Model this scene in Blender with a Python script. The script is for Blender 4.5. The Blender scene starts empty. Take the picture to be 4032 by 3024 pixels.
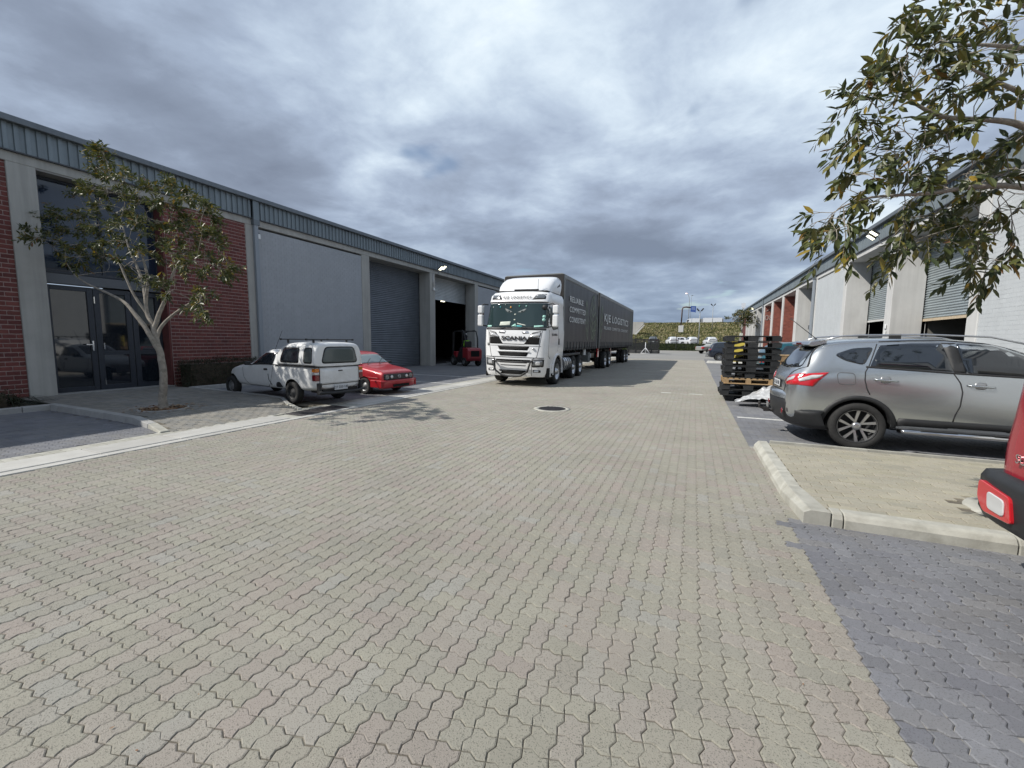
import bpy, bmesh, math, random
import numpy as np
from mathutils import Vector, Matrix, noise
from mathutils.bvhtree import BVHTree
from mathutils.geometry import delaunay_2d_cdt
random.seed(7); RS = np.random.RandomState(7)
SC = bpy.context.scene
COL = SC.collection
PI = math.pi
rad = math.radians

# ---------------------------------------------------------------- camera
cam = bpy.data.cameras.new('camera'); camo = bpy.data.objects.new('camera', cam); COL.objects.link(camo)
F_, CX_, CY_ = 1660., 2016., 1512.
dy = Vector(((2733-CX_)/F_, -(1348-CY_)/F_, -1)).normalized()
h2 = dy + Vector((.3, -.003, 0))
up = h2.cross(dy).normalized()
if up.y < 0: up = -up
dx = dy.cross(up)
camo.matrix_world = Matrix((dx, dy, up)).to_4x4()
camo.location = (0, 0, 1.62)
cam.sensor_width = 36; cam.lens = 36*F_/4032; cam.clip_end = 3000; cam.clip_start = .05
SC.camera = camo

# ---------------------------------------------------------------- light
SUN = Vector((-.85, -.62, 1)).normalized()          # direction towards the sun
el = math.asin(SUN.z); az = math.atan2(SUN.x, SUN.y)
sl = bpy.data.lights.new('sun', 'SUN'); so = bpy.data.objects.new('sun', sl); COL.objects.link(so)
sl.energy = 4.0; sl.angle = rad(.6); sl.color = (1, .955, .88)
so.rotation_euler = SUN.to_track_quat('Z', 'Y').to_euler(); so.location = (-20, -20, 30)
SC.view_settings.view_transform = 'Standard'; SC.view_settings.look = 'None'
SC.view_settings.exposure = 0.26; SC.view_settings.gamma = 1

W = bpy.data.worlds.new('World'); SC.world = W; W.use_nodes = True
nt = W.node_tree; N = nt.nodes; Lk = nt.links; N.clear()
def nn(t, **k):
    n = N.new(t)
    for a, b in k.items(): setattr(n, a, b)
    return n
def mth(op, a, b=None, c=None, clamp=False):
    n = N.new('ShaderNodeMath'); n.operation = op; n.use_clamp = clamp
    for i, v in enumerate((a, b, c)):
        if v is None: continue
        if isinstance(v, (int, float)): n.inputs[i].default_value = v
        else: Lk.new(v, n.inputs[i])
    return n.outputs[0]
tc = nn('ShaderNodeTexCoord'); sx = nn('ShaderNodeSeparateXYZ'); Lk.new(tc.outputs['Generated'], sx.inputs[0])
zz = mth('ADD', mth('MAXIMUM', sx.outputs[2], 0.0), .16)
ux = mth('DIVIDE', sx.outputs[0], zz); uy = mth('DIVIDE', sx.outputs[1], zz)
cb = nn('ShaderNodeCombineXYZ'); Lk.new(ux, cb.inputs[0]); Lk.new(uy, cb.inputs[1]); cb.inputs[2].default_value = 3.7
def noi(scale, det, rough, dist, off, dims=3):
    m = nn('ShaderNodeMapping'); m.inputs['Location'].default_value = off; Lk.new(cb.outputs[0], m.inputs[0])
    n = nn('ShaderNodeTexNoise'); n.inputs['Scale'].default_value = scale; n.inputs['Detail'].default_value = det
    n.inputs['Roughness'].default_value = rough; n.inputs['Distortion'].default_value = dist
    Lk.new(m.outputs[0], n.inputs['Vector']); return n.outputs[0]
big = noi(.62, 3, .5, .35, (0.4, 7.7, 1)); mid = noi(1.7, 7, .56, .3, (1.7, 9.2, 2)); fine = noi(5.2, 6, .6, .25, (7, 3, 5))
den = mth('ADD', mth('MULTIPLY', big, .60), mth('ADD', mth('MULTIPLY', mid, .36), mth('MULTIPLY', fine, .13)))
cr = nn('ShaderNodeValToRGB'); Lk.new(den, cr.inputs[0])
e = cr.color_ramp.elements
e[0].position = .395; e[0].color = (.72, .80, .85, 1)
e[1].position = .70; e[1].color = (.175, .21, .28, 1)
for p, c in ((.45, (.56, .65, .74, 1)), (.50, (.42, .50, .61, 1)), (.55, (.315, .38, .49, 1)), (.62, (.225, .27, .355, 1))):
    q = cr.color_ramp.elements.new(p); q.color = c
# towards the horizon the cloud deck goes slate blue
hz = nn('ShaderNodeMapRange'); Lk.new(sx.outputs[2], hz.inputs[0]); hz.inputs[1].default_value = 0.0; hz.inputs[2].default_value = .28
hz.inputs[3].default_value = .62; hz.inputs[4].default_value = 0.0
mx = nn('ShaderNodeMix', data_type='RGBA'); Lk.new(hz.outputs[0], mx.inputs[0]); Lk.new(cr.outputs[0], mx.inputs[6]); mx.inputs[7].default_value = (.165, .23, .325, 1)
sky = nn('ShaderNodeTexSky', sky_type='NISHITA'); sky.sun_disc = False; sky.sun_elevation = el; sky.sun_rotation = az
sk2 = nn('ShaderNodeVectorMath', operation='SCALE'); Lk.new(sky.outputs[0], sk2.inputs[0]); sk2.inputs['Scale'].default_value = 1.0
clm = nn('ShaderNodeVectorMath', operation='SCALE'); Lk.new(mx.outputs[2], clm.inputs[0]); clm.inputs['Scale'].default_value = 10.6
gap = noi(1.35, 4, .5, .2, (12.245, 4.007, 8))
gr = nn('ShaderNodeMapRange'); gr.interpolation_type = 'SMOOTHSTEP'; Lk.new(gap, gr.inputs[0]); gr.inputs[1].default_value = .655; gr.inputs[2].default_value = .72
gr.inputs[3].default_value = 0; gr.inputs[4].default_value = .8
mx2 = nn('ShaderNodeMix', data_type='RGBA'); Lk.new(gr.outputs[0], mx2.inputs[0]); Lk.new(clm.outputs[0], mx2.inputs[6]); Lk.new(sk2.outputs[0], mx2.inputs[7])
bg = nn('ShaderNodeBackground'); bg.inputs['Strength'].default_value = .1; Lk.new(mx2.outputs[2], bg.inputs[0])
wo = nn('ShaderNodeOutputWorld'); Lk.new(bg.outputs[0], wo.inputs[0])
SC.cycles.max_bounces = 6; SC.cycles.transparent_max_bounces = 6; SC.cycles.diffuse_bounces = 3; SC.cycles.glossy_bounces = 3
SC.cycles.caustics_reflective = False; SC.cycles.caustics_refractive = False

# ---------------------------------------------------------------- materials
def M(name, col, rough=.6, metal=0., var=0., vscale=3., bump=0., bscale=40., coat=0., emit=None, es=0., rnd=0., ramp=None, speck=0., spec=.5, dirt=None, vdist=0., streak=0.):
    m = bpy.data.materials.new(name); m.use_nodes = True; t = m.node_tree; n = t.nodes; l = t.links
    b = n['Principled BSDF']; b.inputs['Roughness'].default_value = rough; b.inputs['Metallic'].default_value = metal
    b.inputs['Coat Weight'].default_value = coat; b.inputs['Coat Roughness'].default_value = .06; b.inputs['Specular IOR Level'].default_value = spec
    c4 = tuple(col)+(1,)
    geo = n.new('ShaderNodeNewGeometry'); pos = geo.outputs['Position']
    cur = None
    def mix(f, a, bb, mode='MIX'):
        q = n.new('ShaderNodeMix'); q.data_type = 'RGBA'; q.blend_type = mode
        if isinstance(f, (int, float)): q.inputs[0].default_value = f
        else: l.new(f, q.inputs[0])
        for i, v in ((6, a), (7, bb)):
            if isinstance(v, tuple): q.inputs[i].default_value = v
            else: l.new(v, q.inputs[i])
        return q.outputs[2]
    def nz(scale, det=4, rgh=.55, dist=0.):
        q = n.new('ShaderNodeTexNoise'); q.inputs['Scale'].default_value = scale; q.inputs['Detail'].default_value = det
        q.inputs['Roughness'].default_value = rgh; q.inputs['Distortion'].default_value = dist; l.new(pos, q.inputs['Vector']); return q.outputs[0]
    def mr(v, a, bb, c, d):
        q = n.new('ShaderNodeMapRange'); l.new(v, q.inputs[0]); q.inputs[1].default_value = a; q.inputs[2].default_value = bb
        q.inputs[3].default_value = c; q.inputs[4].default_value = d; return q.outputs[0]
    cur = c4
    if rnd or ramp:
        oi = n.new('ShaderNodeObjectInfo'); at = n.new('ShaderNodeAttribute'); at.attribute_name = 'rnd'
        ad = n.new('ShaderNodeMath'); ad.operation = 'ADD'; l.new(oi.outputs['Random'], ad.inputs[0]); l.new(at.outputs['Fac'], ad.inputs[1])
        fr = n.new('ShaderNodeMath'); fr.operation = 'FRACT'; l.new(ad.outputs[0], fr.inputs[0]); R = fr.outputs[0]
        if ramp:
            r = n.new('ShaderNodeValToRGB'); l.new(R, r.inputs[0]); r.color_ramp.interpolation = 'LINEAR'
            els = r.color_ramp.elements
            els[0].position = ramp[0][0]; els[0].color = tuple(ramp[0][1])+(1,)
            els[1].position = ramp[-1][0]; els[1].color = tuple(ramp[-1][1])+(1,)
            for p, c in ramp[1:-1]:
                els.new(p).color = tuple(c)+(1,)
            cur = r.outputs[0]
        if rnd:
            f2 = n.new('ShaderNodeMath'); f2.operation = 'MULTIPLY'; l.new(R, f2.inputs[0]); f2.inputs[1].default_value = 7.31
            f3 = n.new('ShaderNodeMath'); f3.operation = 'FRACT'; l.new(f2.outputs[0], f3.inputs[0])
            g = mr(f3.outputs[0], 0, 1, 1-rnd, 1+rnd)
            hb = n.new('ShaderNodeCombineXYZ')
            for i in range(3): l.new(g, hb.inputs[i])
            cur = mix(1.0, cur, hb.outputs[0], 'MULTIPLY')
    if var:
        g = mr(nz(vscale, 5, .6, vdist), .3, .7, 1-var, 1+var)
        hb = n.new('ShaderNodeCombineXYZ')
        for i in range(3): l.new(g, hb.inputs[i])
        cur = mix(1.0, cur, hb.outputs[0], 'MULTIPLY')
    if streak:
        mp = n.new('ShaderNodeMapping'); mp.inputs['Scale'].default_value = (5, 5, .22); l.new(pos, mp.inputs[0])
        q = n.new('ShaderNodeTexNoise'); q.inputs['Scale'].default_value = 1; q.inputs['Detail'].default_value = 6; q.inputs['Roughness'].default_value = .65; l.new(mp.outputs[0], q.inputs['Vector'])
        g = mr(q.outputs[0], .42, .68, 1+streak*.3, 1-streak)
        hb = n.new('ShaderNodeCombineXYZ')
        for i in range(3): l.new(g, hb.inputs[i])
        cur = mix(1.0, cur, hb.outputs[0], 'MULTIPLY')
    if speck:
        g = mr(nz(150, 2, .6), .57, .64, 1, 1-speck)
        hb = n.new('ShaderNodeCombineXYZ')
        for i in range(3): l.new(g, hb.inputs[i])
        cur = mix(1.0, cur, hb.outputs[0], 'MULTIPLY')
    if dirt:
        dc, sc_, lo, hi, am = dirt
        cur = mix(mr(nz(sc_, 6, .65, .4), lo, hi, 0, am), cur, tuple(dc)+(1,))
    if isinstance(cur, tuple): b.inputs['Base Color'].default_value = cur
    else: l.new(cur, b.inputs['Base Color'])
    if bump:
        bp = n.new('ShaderNodeBump'); bp.inputs['Strength'].default_value = bump; bp.inputs['Distance'].default_value = .01
        l.new(nz(bscale, 5, .6), bp.inputs['Height']); l.new(bp.outputs[0], b.inputs['Normal'])
    if emit:
        b.inputs['Emission Color'].default_value = tuple(emit)+(1,); b.inputs['Emission Strength'].default_value = es
    return m
mt = {}
def mk(k, *a, **kw): mt[k] = M(k, *a, **kw)
PR = [(0, (.315, .302, .250)), (.25, (.330, .316, .262)), (.45, (.308, .298, .252)), (.60, (.335, .296, .262)), (.72, (.322, .310, .262)), (.86, (.335, .302, .266)), (.96, (.325, .315, .275)), (1, (.352, .344, .31))]
mk('paver_sand', (.3, .3, .25), .85, ramp=PR, rnd=.045, var=.10, vscale=.55, speck=.5, bump=.7, bscale=240, dirt=((.33, .285, .25), .9, .52, .70, .40))
PG = [(0, (.17, .175, .195)), (.4, (.19, .195, .21)), (.7, (.165, .17, .185)), (1, (.205, .205, .21))]
mk('paver_grey', (.2, .2, .2), .85, ramp=PG, rnd=.09, var=.1, vscale=1.1, speck=.35, bump=.5, bscale=260, dirt=((.25, .245, .23), .5, .5, .75, .6))
PI2 = [(0, (.345, .325, .25)), (.5, (.36, .335, .27)), (1, (.33, .315, .255))]
mk('paver_block', (.3, .3, .25), .85, ramp=PI2, rnd=.07, var=.08, vscale=1.4, speck=.3, bump=.4, bscale=200)
PA = [(0, (.22, .215, .195)), (.5, (.25, .235, .205)), (1, (.20, .20, .19))]
mk('paver_apron', (.3, .3, .25), .85, ramp=PA, rnd=.1, var=.1, vscale=1.2, speck=.3, dirt=((.33, .33, .34), 1.2, .55, .75, .5))
mk('grout', (.13, .115, .09), .95, var=.3, vscale=4, dirt=((.30, .28, .23), 1.3, .5, .6, .7))
mk('grout_grey', (.30, .29, .265), .95, var=.25, vscale=6, dirt=((.5, .48, .43), 2.2, .45, .6, .8))
mk('far_paving', (.255, .25, .235), .9, var=.12, vscale=.25, dirt=((.19, .195, .205), .12, .45, .7, .6), bump=.2, bscale=6)
mk('dark_paving', (.175, .178, .185), .9, var=.14, vscale=.9, dirt=((.26, .26, .25), .5, .5, .75, .5), bump=.2, bscale=30)
mk('concrete_slab', (.44, .435, .41), .8, var=.1, vscale=3, rnd=.08, dirt=((.36, .34, .30), 2.5, .52, .75, .5), bump=.15, bscale=60)
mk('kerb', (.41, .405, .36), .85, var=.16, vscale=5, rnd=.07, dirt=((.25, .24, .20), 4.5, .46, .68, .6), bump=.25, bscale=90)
mk('kerb_shaded', (.36, .36, .35), .85, var=.15, vscale=3, rnd=.06, dirt=((.2, .19, .17), 3, .5, .7, .5))  # copy of kerb with the building's shade put into its colour
mk('soil', (.07, .055, .04), 1, var=.3, vscale=9, bump=.8, bscale=30)
mk('bark', (.30, .27, .23), .9, var=.25, vscale=12, bump=.9, bscale=60, dirt=((.16, .145, .125), 9, .5, .66, .7))
mk('white_line', (.6, .6, .57), .8, var=.2, vscale=8)
mk('concrete_wall', (.40, .395, .37), .85, streak=.16, var=.06, vscale=1.5, bump=.25, bscale=14, dirt=((.31, .305, .285), .8, .5, .75, .6))
mk('plaster_light', (.56, .56, .55), .85, streak=.09, var=.06, vscale=1.5, bump=.2, bscale=20, dirt=((.44, .435, .42), .9, .5, .75, .5))
mk('soffit', (.30, .295, .285), .9, var=.1, vscale=2)
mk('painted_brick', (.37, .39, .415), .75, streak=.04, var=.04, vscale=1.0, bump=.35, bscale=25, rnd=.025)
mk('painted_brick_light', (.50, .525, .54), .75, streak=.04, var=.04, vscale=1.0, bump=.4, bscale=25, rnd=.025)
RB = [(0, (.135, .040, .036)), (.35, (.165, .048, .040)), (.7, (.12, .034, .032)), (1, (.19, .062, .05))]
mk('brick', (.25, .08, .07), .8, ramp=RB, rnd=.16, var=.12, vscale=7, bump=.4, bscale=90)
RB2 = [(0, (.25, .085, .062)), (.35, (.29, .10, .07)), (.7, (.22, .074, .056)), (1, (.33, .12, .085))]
mk('brick_lit', (.25, .08, .07), .8, ramp=RB2, rnd=.16, var=.12, vscale=7)  # brighter copy of brick, the sunlight on it put into its colour
mk('mortar', (.44, .33, .31), .95, var=.15, vscale=12)
mk('fascia', (.20, .235, .255), .45, .35, streak=.15, var=.08, vscale=1.2)
mk('gutter', (.155, .175, .195), .5, .3, streak=.1, var=.07, vscale=1.2)
mk('gutter_dark', (.06, .065, .075), .5)
mk('downpipe', (.27, .30, .335), .5, .1)
mk('shutter', (.155, .175, .20), .4, .45, var=.1, vscale=2, rnd=.05)
mk('shutter_light', (.34, .39, .41), .4, .4, var=.1, vscale=2, rnd=.05)
mk('shutter_galv', (.5, .53, .54), .35, .6, var=.1, vscale=2)
mk('timber_strip', (.5, .41, .29), .7, var=.15, vscale=8)
mk('frame_dark', (.035, .042, .055), .4, .3)
mk('frame_mid', (.11, .12, .135), .45, .3)
mk('glass_dark', (.012, .016, .022), .03, 0, spec=.8, coat=.6)
mk('glass_blue', (.016, .028, .052), .04, 0, spec=.7, coat=.2)
mk('glass_office', (.10, .12, .12), .12, 0)
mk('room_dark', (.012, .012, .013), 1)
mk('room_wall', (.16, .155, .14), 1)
mk('lamp_lit', (.8, .8, .7), .4, emit=(1, .95, .72), es=2.6)
mk('lamp_far', (.8, .5, .4), .4, emit=(1, .55, .42), es=4)
mk('chrome', (.7, .7, .7), .12, 1)
mk('alu', (.55, .56, .58), .3, .9, var=.08, vscale=10)
mk('steel', (.35, .36, .37), .4, .7)
mk('black_plastic', (.022, .023, .025), .55, var=.2, vscale=9)
mk('dark_plastic', (.019, .020, .022), .55, var=.15, vscale=5, bump=.15, bscale=300)
mk('rubber', (.022, .022, .022), .85, var=.3, vscale=20, bump=.3, bscale=120)
mk('void', (.006, .006, .006), 1)
mk('seam', (.02, .02, .022), .8)
mk('seam_soft', (.12, .12, .125), .7)
mk('silver_paint', (.50, .53, .55), .24, .85, coat=.6, var=.03, vscale=.8)
mk('white_paint', (.75, .76, .76), .38, 0, streak=.05, coat=.3, var=.05, vscale=1.6, dirt=((.42, .40, .36), 2.3, .54, .8, .45))
mk('truck_white', (.78, .79, .80), .3, 0, coat=.5, var=.02, vscale=1, dirt=((.6, .585, .55), 1.6, .56, .8, .35))
mk('red_paint', (.36, .012, .02), .35, .1, coat=.45, var=.12, vscale=1.8, dirt=((.6, .10, .12), 1.3, .5, .75, .35))
mk('jimny_red', (.42, .012, .03), .25, .3, coat=.8)
mk('far_white', (.62, .64, .67), .35, 0, coat=.4)
mk('far_grey', (.13, .145, .16), .35, .3, coat=.4)
mk('far_silver', (.40, .40, .38), .35, .5, coat=.4)
mk('navy_paint', (.022, .028, .045), .22, .3, coat=.8)
mk('teal_paint', (.012, .09, .12), .25, .3, coat=.8)
mk('lens_red', (.5, .012, .02), .12, 0, coat=1)
mk('lens_dark_red', (.16, .006, .012), .15, 0, coat=1)
mk('lens_clear', (.62, .63, .64), .1, .2, coat=1)
mk('lens_amber', (.62, .19, .02), .2, coat=1)
mk('lens_grey', (.16, .17, .18), .1, .3, coat=1)
mk('plate_white', (.62, .64, .66), .5)
mk('plate_ink', (.06, .07, .09), .6)
mk('plate_frame', (.02, .02, .02), .5)
mk('curtain', (.040, .044, .050), .45, var=.12, vscale=.5, bump=.15, bscale=1.6, dirt=((.062, .06, .052), .5, .5, .75, .5))
mk('curtain_print', (.70, .72, .72), .6, var=.12, vscale=3)
mk('curtain_green', (.10, .14, .11), .6)
mk('curtain_green2', (.22, .29, .19), .6, var=.3, vscale=2)
mk('rail_grey', (.24, .25, .25), .5, .3, var=.1, vscale=2)
mk('strap', (.13, .14, .14), .8, rnd=.3)
mk('chassis', (.02, .018, .018), .7, var=.3, vscale=5)
mk('chassis_red', (.20, .02, .022), .6, var=.3, vscale=6)
mk('pallet_plastic', (.014, .015, .016), .6, var=.3, vscale=6, dirt=((.04, .04, .04), 3, .5, .7, .5))
mk('pallet_wood', (.40, .27, .14), .8, var=.2, vscale=6, rnd=.15, dirt=((.25, .17, .1), 5, .5, .7, .5))
mk('plastic_sheet', (.42, .43, .44), .25, 0, var=.35, vscale=7, coat=.3, vdist=1.2)
mk('forklift_red', (.30, .02, .03), .4, coat=.3)
mk('hivis', (.35, .75, .05), .7, emit=(.35, .75, .05), es=.0)
mk('skin', (.10, .055, .04), .6)
mk('cloth_dark', (.02, .022, .03), .9)
mk('sign_blue', (.03, .08, .30), .5)
mk('sign_print', (.35, .42, .55), .6)
mk('gantry_brown', (.13, .10, .10), .7)
mk('pole', (.33, .34, .33), .6, .3)
mk('embankment', (.15, .15, .06), 1, var=.25, vscale=.12, dirt=((.19, .16, .075), .10, .46, .62, .85), bump=1, bscale=1.2)
mk('ground_far', (.12, .12, .09), 1, var=.2, vscale=.02)
mk('grass', (.10, .11, .04), .9, ramp=[(0, (.075, .10, .03)), (.4, (.14, .145, .05)), (.65, (.25, .215, .10)), (.9, (.33, .28, .16)), (1, (.42, .38, .26))])
mk('bank_green', (.04, .055, .02), .9, ramp=[(0, (.03, .05, .02)), (.6, (.045, .065, .022)), (.9, (.07, .09, .03)), (1, (.11, .12, .04))])
mk('leaf', (.05, .08, .02), .46, ramp=[(0, (.045, .062, .02)), (.35, (.06, .078, .022)), (.6, (.082, .098, .026)), (.8, (.115, .122, .03)), (.92, (.19, .165, .03)), (.97, (.30, .21, .02)), (1, (.17, .07, .02))], spec=.6)
mk('leaf_dark', (.02, .03, .012), .6, ramp=[(0, (.014, .02, .009)), (.6, (.022, .032, .012)), (1, (.04, .05, .018))])
mk('leaf_litter', (.25, .15, .08), .9, ramp=[(0, (.14, .07, .04)), (.4, (.24, .13, .07)), (.8, (.33, .22, .12)), (1, (.40, .32, .2))])
mk('pebble', (.4, .3, .2), .7, ramp=[(0, (.42, .30, .16)), (.3, (.52, .43, .28)), (.6, (.34, .20, .10)), (.8, (.60, .55, .42)), (1, (.25, .15, .09))])
mk('iron', (.085, .08, .085), .55, .6, var=.2, vscale=20)
mk('window_decor', (.20, .22, .22), .8)
mk('paper', (.62, .66, .58), .8)
mk('mint', (.35, .62, .55), .6)
mk('orange_ball', (.75, .38, .10), .8)
mk('teal_ball', (.10, .42, .45), .8)
mk('green_ball', (.08, .42, .28), .8)
mk('screen_teal', (.022, .04, .042), .06, 0, spec=.6)
mk('windscreen_pale', (.22, .27, .28), .12, 0, coat=.5)
mk('crate_wood', (.30, .2, .11), .85, var=.2, vscale=6)
mk('sign_letter', (.36, .30, .29), .7)
# translucent-ish leaves
for k in ('leaf',):
    t = mt[k].node_tree; b = t.nodes['Principled BSDF']
    tr = t.nodes.new('ShaderNodeBsdfTranslucent'); ms = t.nodes.new('ShaderNodeMixShader'); ms.inputs[0].default_value = .22
    src = b.inputs['Base Color'].links[0].from_socket
    t.links.new(src, tr.inputs[0]); o = t.nodes['Material Output']
    t.links.new(b.outputs[0], ms.inputs[1]); t.links.new(tr.outputs[0], ms.inputs[2]); t.links.new(ms.outputs[0], o.inputs[0])

# ---------------------------------------------------------------- builders
def link(name, me, mat=None, parent=None, loc=(0, 0, 0), rot=(0, 0, 0)):
    o = bpy.data.objects.new(name, me); COL.objects.link(o)
    if me is not None and mat is not None and len(me.materials) == 0: me.materials.append(mat if not isinstance(mat, str) else mt[mat])
    o.location = loc; o.rotation_euler = rot
    if parent is not None: o.parent = parent
    return o
def tag(o, label=None, cat=None, group=None, kind=None):
    if label: o['label'] = label
    if cat: o['category'] = cat
    if group: o['group'] = group
    if kind: o['kind'] = kind
    return o
def thing(name, label, cat, loc=(0, 0, 0), rz=0., group=None, rx=0.):
    o = bpy.data.objects.new(name, None); COL.objects.link(o); o.empty_display_size = .2
    o.location = loc; o.rotation_mode = 'XYZ'; o.rotation_euler = (rx, 0, rz); return tag(o, label, cat, group)
class B:
    """collects simple shapes into one mesh"""
    def __init__(s): s.v = []; s.f = []; s.sm = []
    def add(s, vs, fs, smooth=False):
        k = len(s.v); s.v += [tuple(v) for v in vs]; s.f += [tuple(i+k for i in f) for f in fs]; s.sm += [smooth]*len(fs); return s
    def box(s, x0, x1, y0, y1, z0, z1, mtx=None):
        vs = [Vector(p) for p in ((x0, y0, z0), (x1, y0, z0), (x1, y1, z0), (x0, y1, z0), (x0, y0, z1), (x1, y0, z1), (x1, y1, z1), (x0, y1, z1))]
        if mtx is not None: vs = [mtx @ v for v in vs]
        return s.add(vs, [(0, 3, 2, 1), (4, 5, 6, 7), (0, 1, 5, 4), (1, 2, 6, 5), (2, 3, 7, 6), (3, 0, 4, 7)])
    def cyl(s, a, b, r0, r1=None, n=10, cap=True):
        a = Vector(a); b = Vector(b); r1 = r0 if r1 is None else r1; d = (b-a).normalized()
        u = d.orthogonal().normalized(); w = d.cross(u)
        vs = [a+(u*math.cos(2*PI*i/n)+w*math.sin(2*PI*i/n))*r0 for i in range(n)]+[b+(u*math.cos(2*PI*i/n)+w*math.sin(2*PI*i/n))*r1 for i in range(n)]
        s.add(vs, [(i, (i+1) % n, n+(i+1) % n, n+i) for i in range(n)], True)
        if cap: s.add(vs, [tuple(range(n))[::-1], tuple(range(n, 2*n))])
        return s
    def tube(s, pts, r, n=8, rs=None):
        pts = [Vector(p) for p in pts]; m = len(pts); vs = []; u = None
        for i, p in enumerate(pts):
            d = (pts[min(i+1, m-1)]-pts[max(i-1, 0)]).normalized()
            if u is None: u = d.orthogonal().normalized()
            else:
                u = (u-d*u.dot(d))
                u = u.normalized() if u.length > 1e-5 else d.orthogonal().normalized()
            w = d.cross(u); q = rs[i] if rs else r
            vs += [p+(u*math.cos(2*PI*j/n)+w*math.sin(2*PI*j/n))*q for j in range(n)]
        fs = [(i*n+j, i*n+(j+1) % n, (i+1)*n+(j+1) % n, (i+1)*n+j) for i in range(m-1) for j in range(n)]
        s.add(vs, fs, True); s.add(vs, [tuple(range(n))[::-1], tuple(range((m-1)*n, m*n))]); return s
    def prism(s, poly, axis, a, b):
        n = len(poly)
        def P(p, t): return {'x': (t, p[0], p[1]), 'y': (p[0], t, p[1]), 'z': (p[0], p[1], t)}[axis]
        vs = [P(p, a) for p in poly]+[P(p, b) for p in poly]
        return s.add(vs, [tuple(range(n))[::-1], tuple(range(n, 2*n))]+[(i, (i+1) % n, n+(i+1) % n, n+i) for i in range(n)])
    def lathe(s, prof, c=(0, 0, 0), axis='y', n=28, smooth=True):
        vs = []
        for (t, r) in prof:
            for j in range(n):
                a = 2*PI*j/n; x, y = r*math.cos(a), r*math.sin(a)
                vs.append({'y': (c[0]+x, c[1]+t, c[2]+y), 'x': (c[0]+t, c[1]+x, c[2]+y), 'z': (c[0]+x, c[1]+y, c[2]+t)}[axis])
        m = len(prof)
        return s.add(vs, [(i*n+j, i*n+(j+1) % n, (i+1)*n+(j+1) % n, (i+1)*n+j) for i in range(m-1) for j in range(n)], smooth)
    def ball(s, c, r, sc=(1, 1, 1), n=10):
        pr = [(-math.cos(PI*i/(n//2+1))*r, max(1e-4, math.sin(PI*i/(n//2+1))*r)) for i in range(n//2+2)]
        k = len(s.v); s.lathe(pr, (0, 0, 0), 'z', n)
        for i in range(k, len(s.v)): v = s.v[i]; s.v[i] = (c[0]+v[0]*sc[0], c[1]+v[1]*sc[1], c[2]+v[2]*sc[2])
        return s
    def mesh(s, name, bevel=0., seg=1, fix=True):
        me = bpy.data.meshes.new(name); me.from_pydata(s.v, [], s.f)
        me.polygons.foreach_set('use_smooth', s.sm)
        if bevel or fix:
            bm = bmesh.new(); bm.from_mesh(me); bmesh.ops.remove_doubles(bm, verts=bm.verts, dist=1e-5)
            bmesh.ops.recalc_face_normals(bm, faces=bm.faces)
            if bevel:
                es = [e for e in bm.edges if len(e.link_faces) == 2 and e.calc_face_angle(0) > .6]
                bmesh.ops.bevel(bm, geom=es, offset=bevel, segments=seg, affect='EDGES', profile=.5, clamp_overlap=True)
            bm.to_mesh(me); bm.free()
        me.update(); return me
    def out(s, name, mat, parent=None, bevel=0., seg=1, loc=(0, 0, 0), rot=(0, 0, 0), fix=True):
        return link(name, s.mesh(name, bevel, seg, fix), mat, parent, loc, rot)
def npmesh(name, V, Fc, loops_per, mat, parent=None, rnd=None, smooth=False):
    """fast mesh from numpy; Fc list of (array MxK) blocks"""
    me = bpy.data.meshes.new(name); me.vertices.add(len(V)); me.vertices.foreach_set('co', np.asarray(V, np.float32).ravel())
    nf = sum(len(f) for f in Fc); nl = sum(f.size for f in Fc)
    me.loops.add(nl); me.polygons.add(nf)
    me.loops.foreach_set('vertex_index', np.concatenate([f.ravel() for f in Fc]).astype(np.int32))
    st = []; k = 0
    for f in Fc:
        st.append(np.arange(len(f))*f.shape[1]+k); k += f.size
    me.polygons.foreach_set('loop_start', np.concatenate(st).astype(np.int32))
    me.polygons.foreach_set('use_smooth', [bool(smooth)]*nf)
    me.update(calc_edges=True)
    if rnd is not None:
        a = me.attributes.new('rnd', 'FLOAT', 'FACE'); a.data.foreach_set('value', np.asarray(rnd, np.float32))
    return link(name, me, mat, parent)
def instance_mesh(name, base, T, mat, parent=None, rnd=None):
    """base=(V,Faces blocks), T = list of 4x4 or (N,4,4) array -> joined mesh"""
    V, Fb = base; V = np.asarray(V, float); T = np.asarray(T, float); n = len(T)
    Vh = np.c_[V, np.ones(len(V))]
    allv = np.einsum('nij,vj->nvi', T, Vh)[:, :, :3].reshape(-1, 3)
    Fc = []; rr = []
    rnd = RS.rand(n) if rnd is None else rnd
    for f in Fb:
        f = np.asarray(f); Fc.append((f[None, :, :]+(np.arange(n)*len(V))[:, None, None]).reshape(-1, f.shape[1])); rr.append(np.repeat(rnd, len(f)))
    return npmesh(name, allv, Fc, None, mat, parent, np.concatenate(rr))
def text_mesh(body, size=1., extrude=.0, spacing=1., align='CENTER', bold=0.):
    cu = bpy.data.curves.new('t', 'FONT'); cu.body = body; cu.size = size; cu.extrude = extrude; cu.space_character = spacing
    cu.align_x = align; cu.align_y = 'CENTER'; cu.offset = bold; cu.resolution_u = 3
    o = bpy.data.objects.new('t', cu); COL.objects.link(o); dg = bpy.context.evaluated_depsgraph_get(); dg.update()
    me = bpy.data.meshes.new_from_object(o.evaluated_get(dg)); bpy.data.objects.remove(o); bpy.data.curves.remove(cu)
    me.materials.clear(); return me
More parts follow.
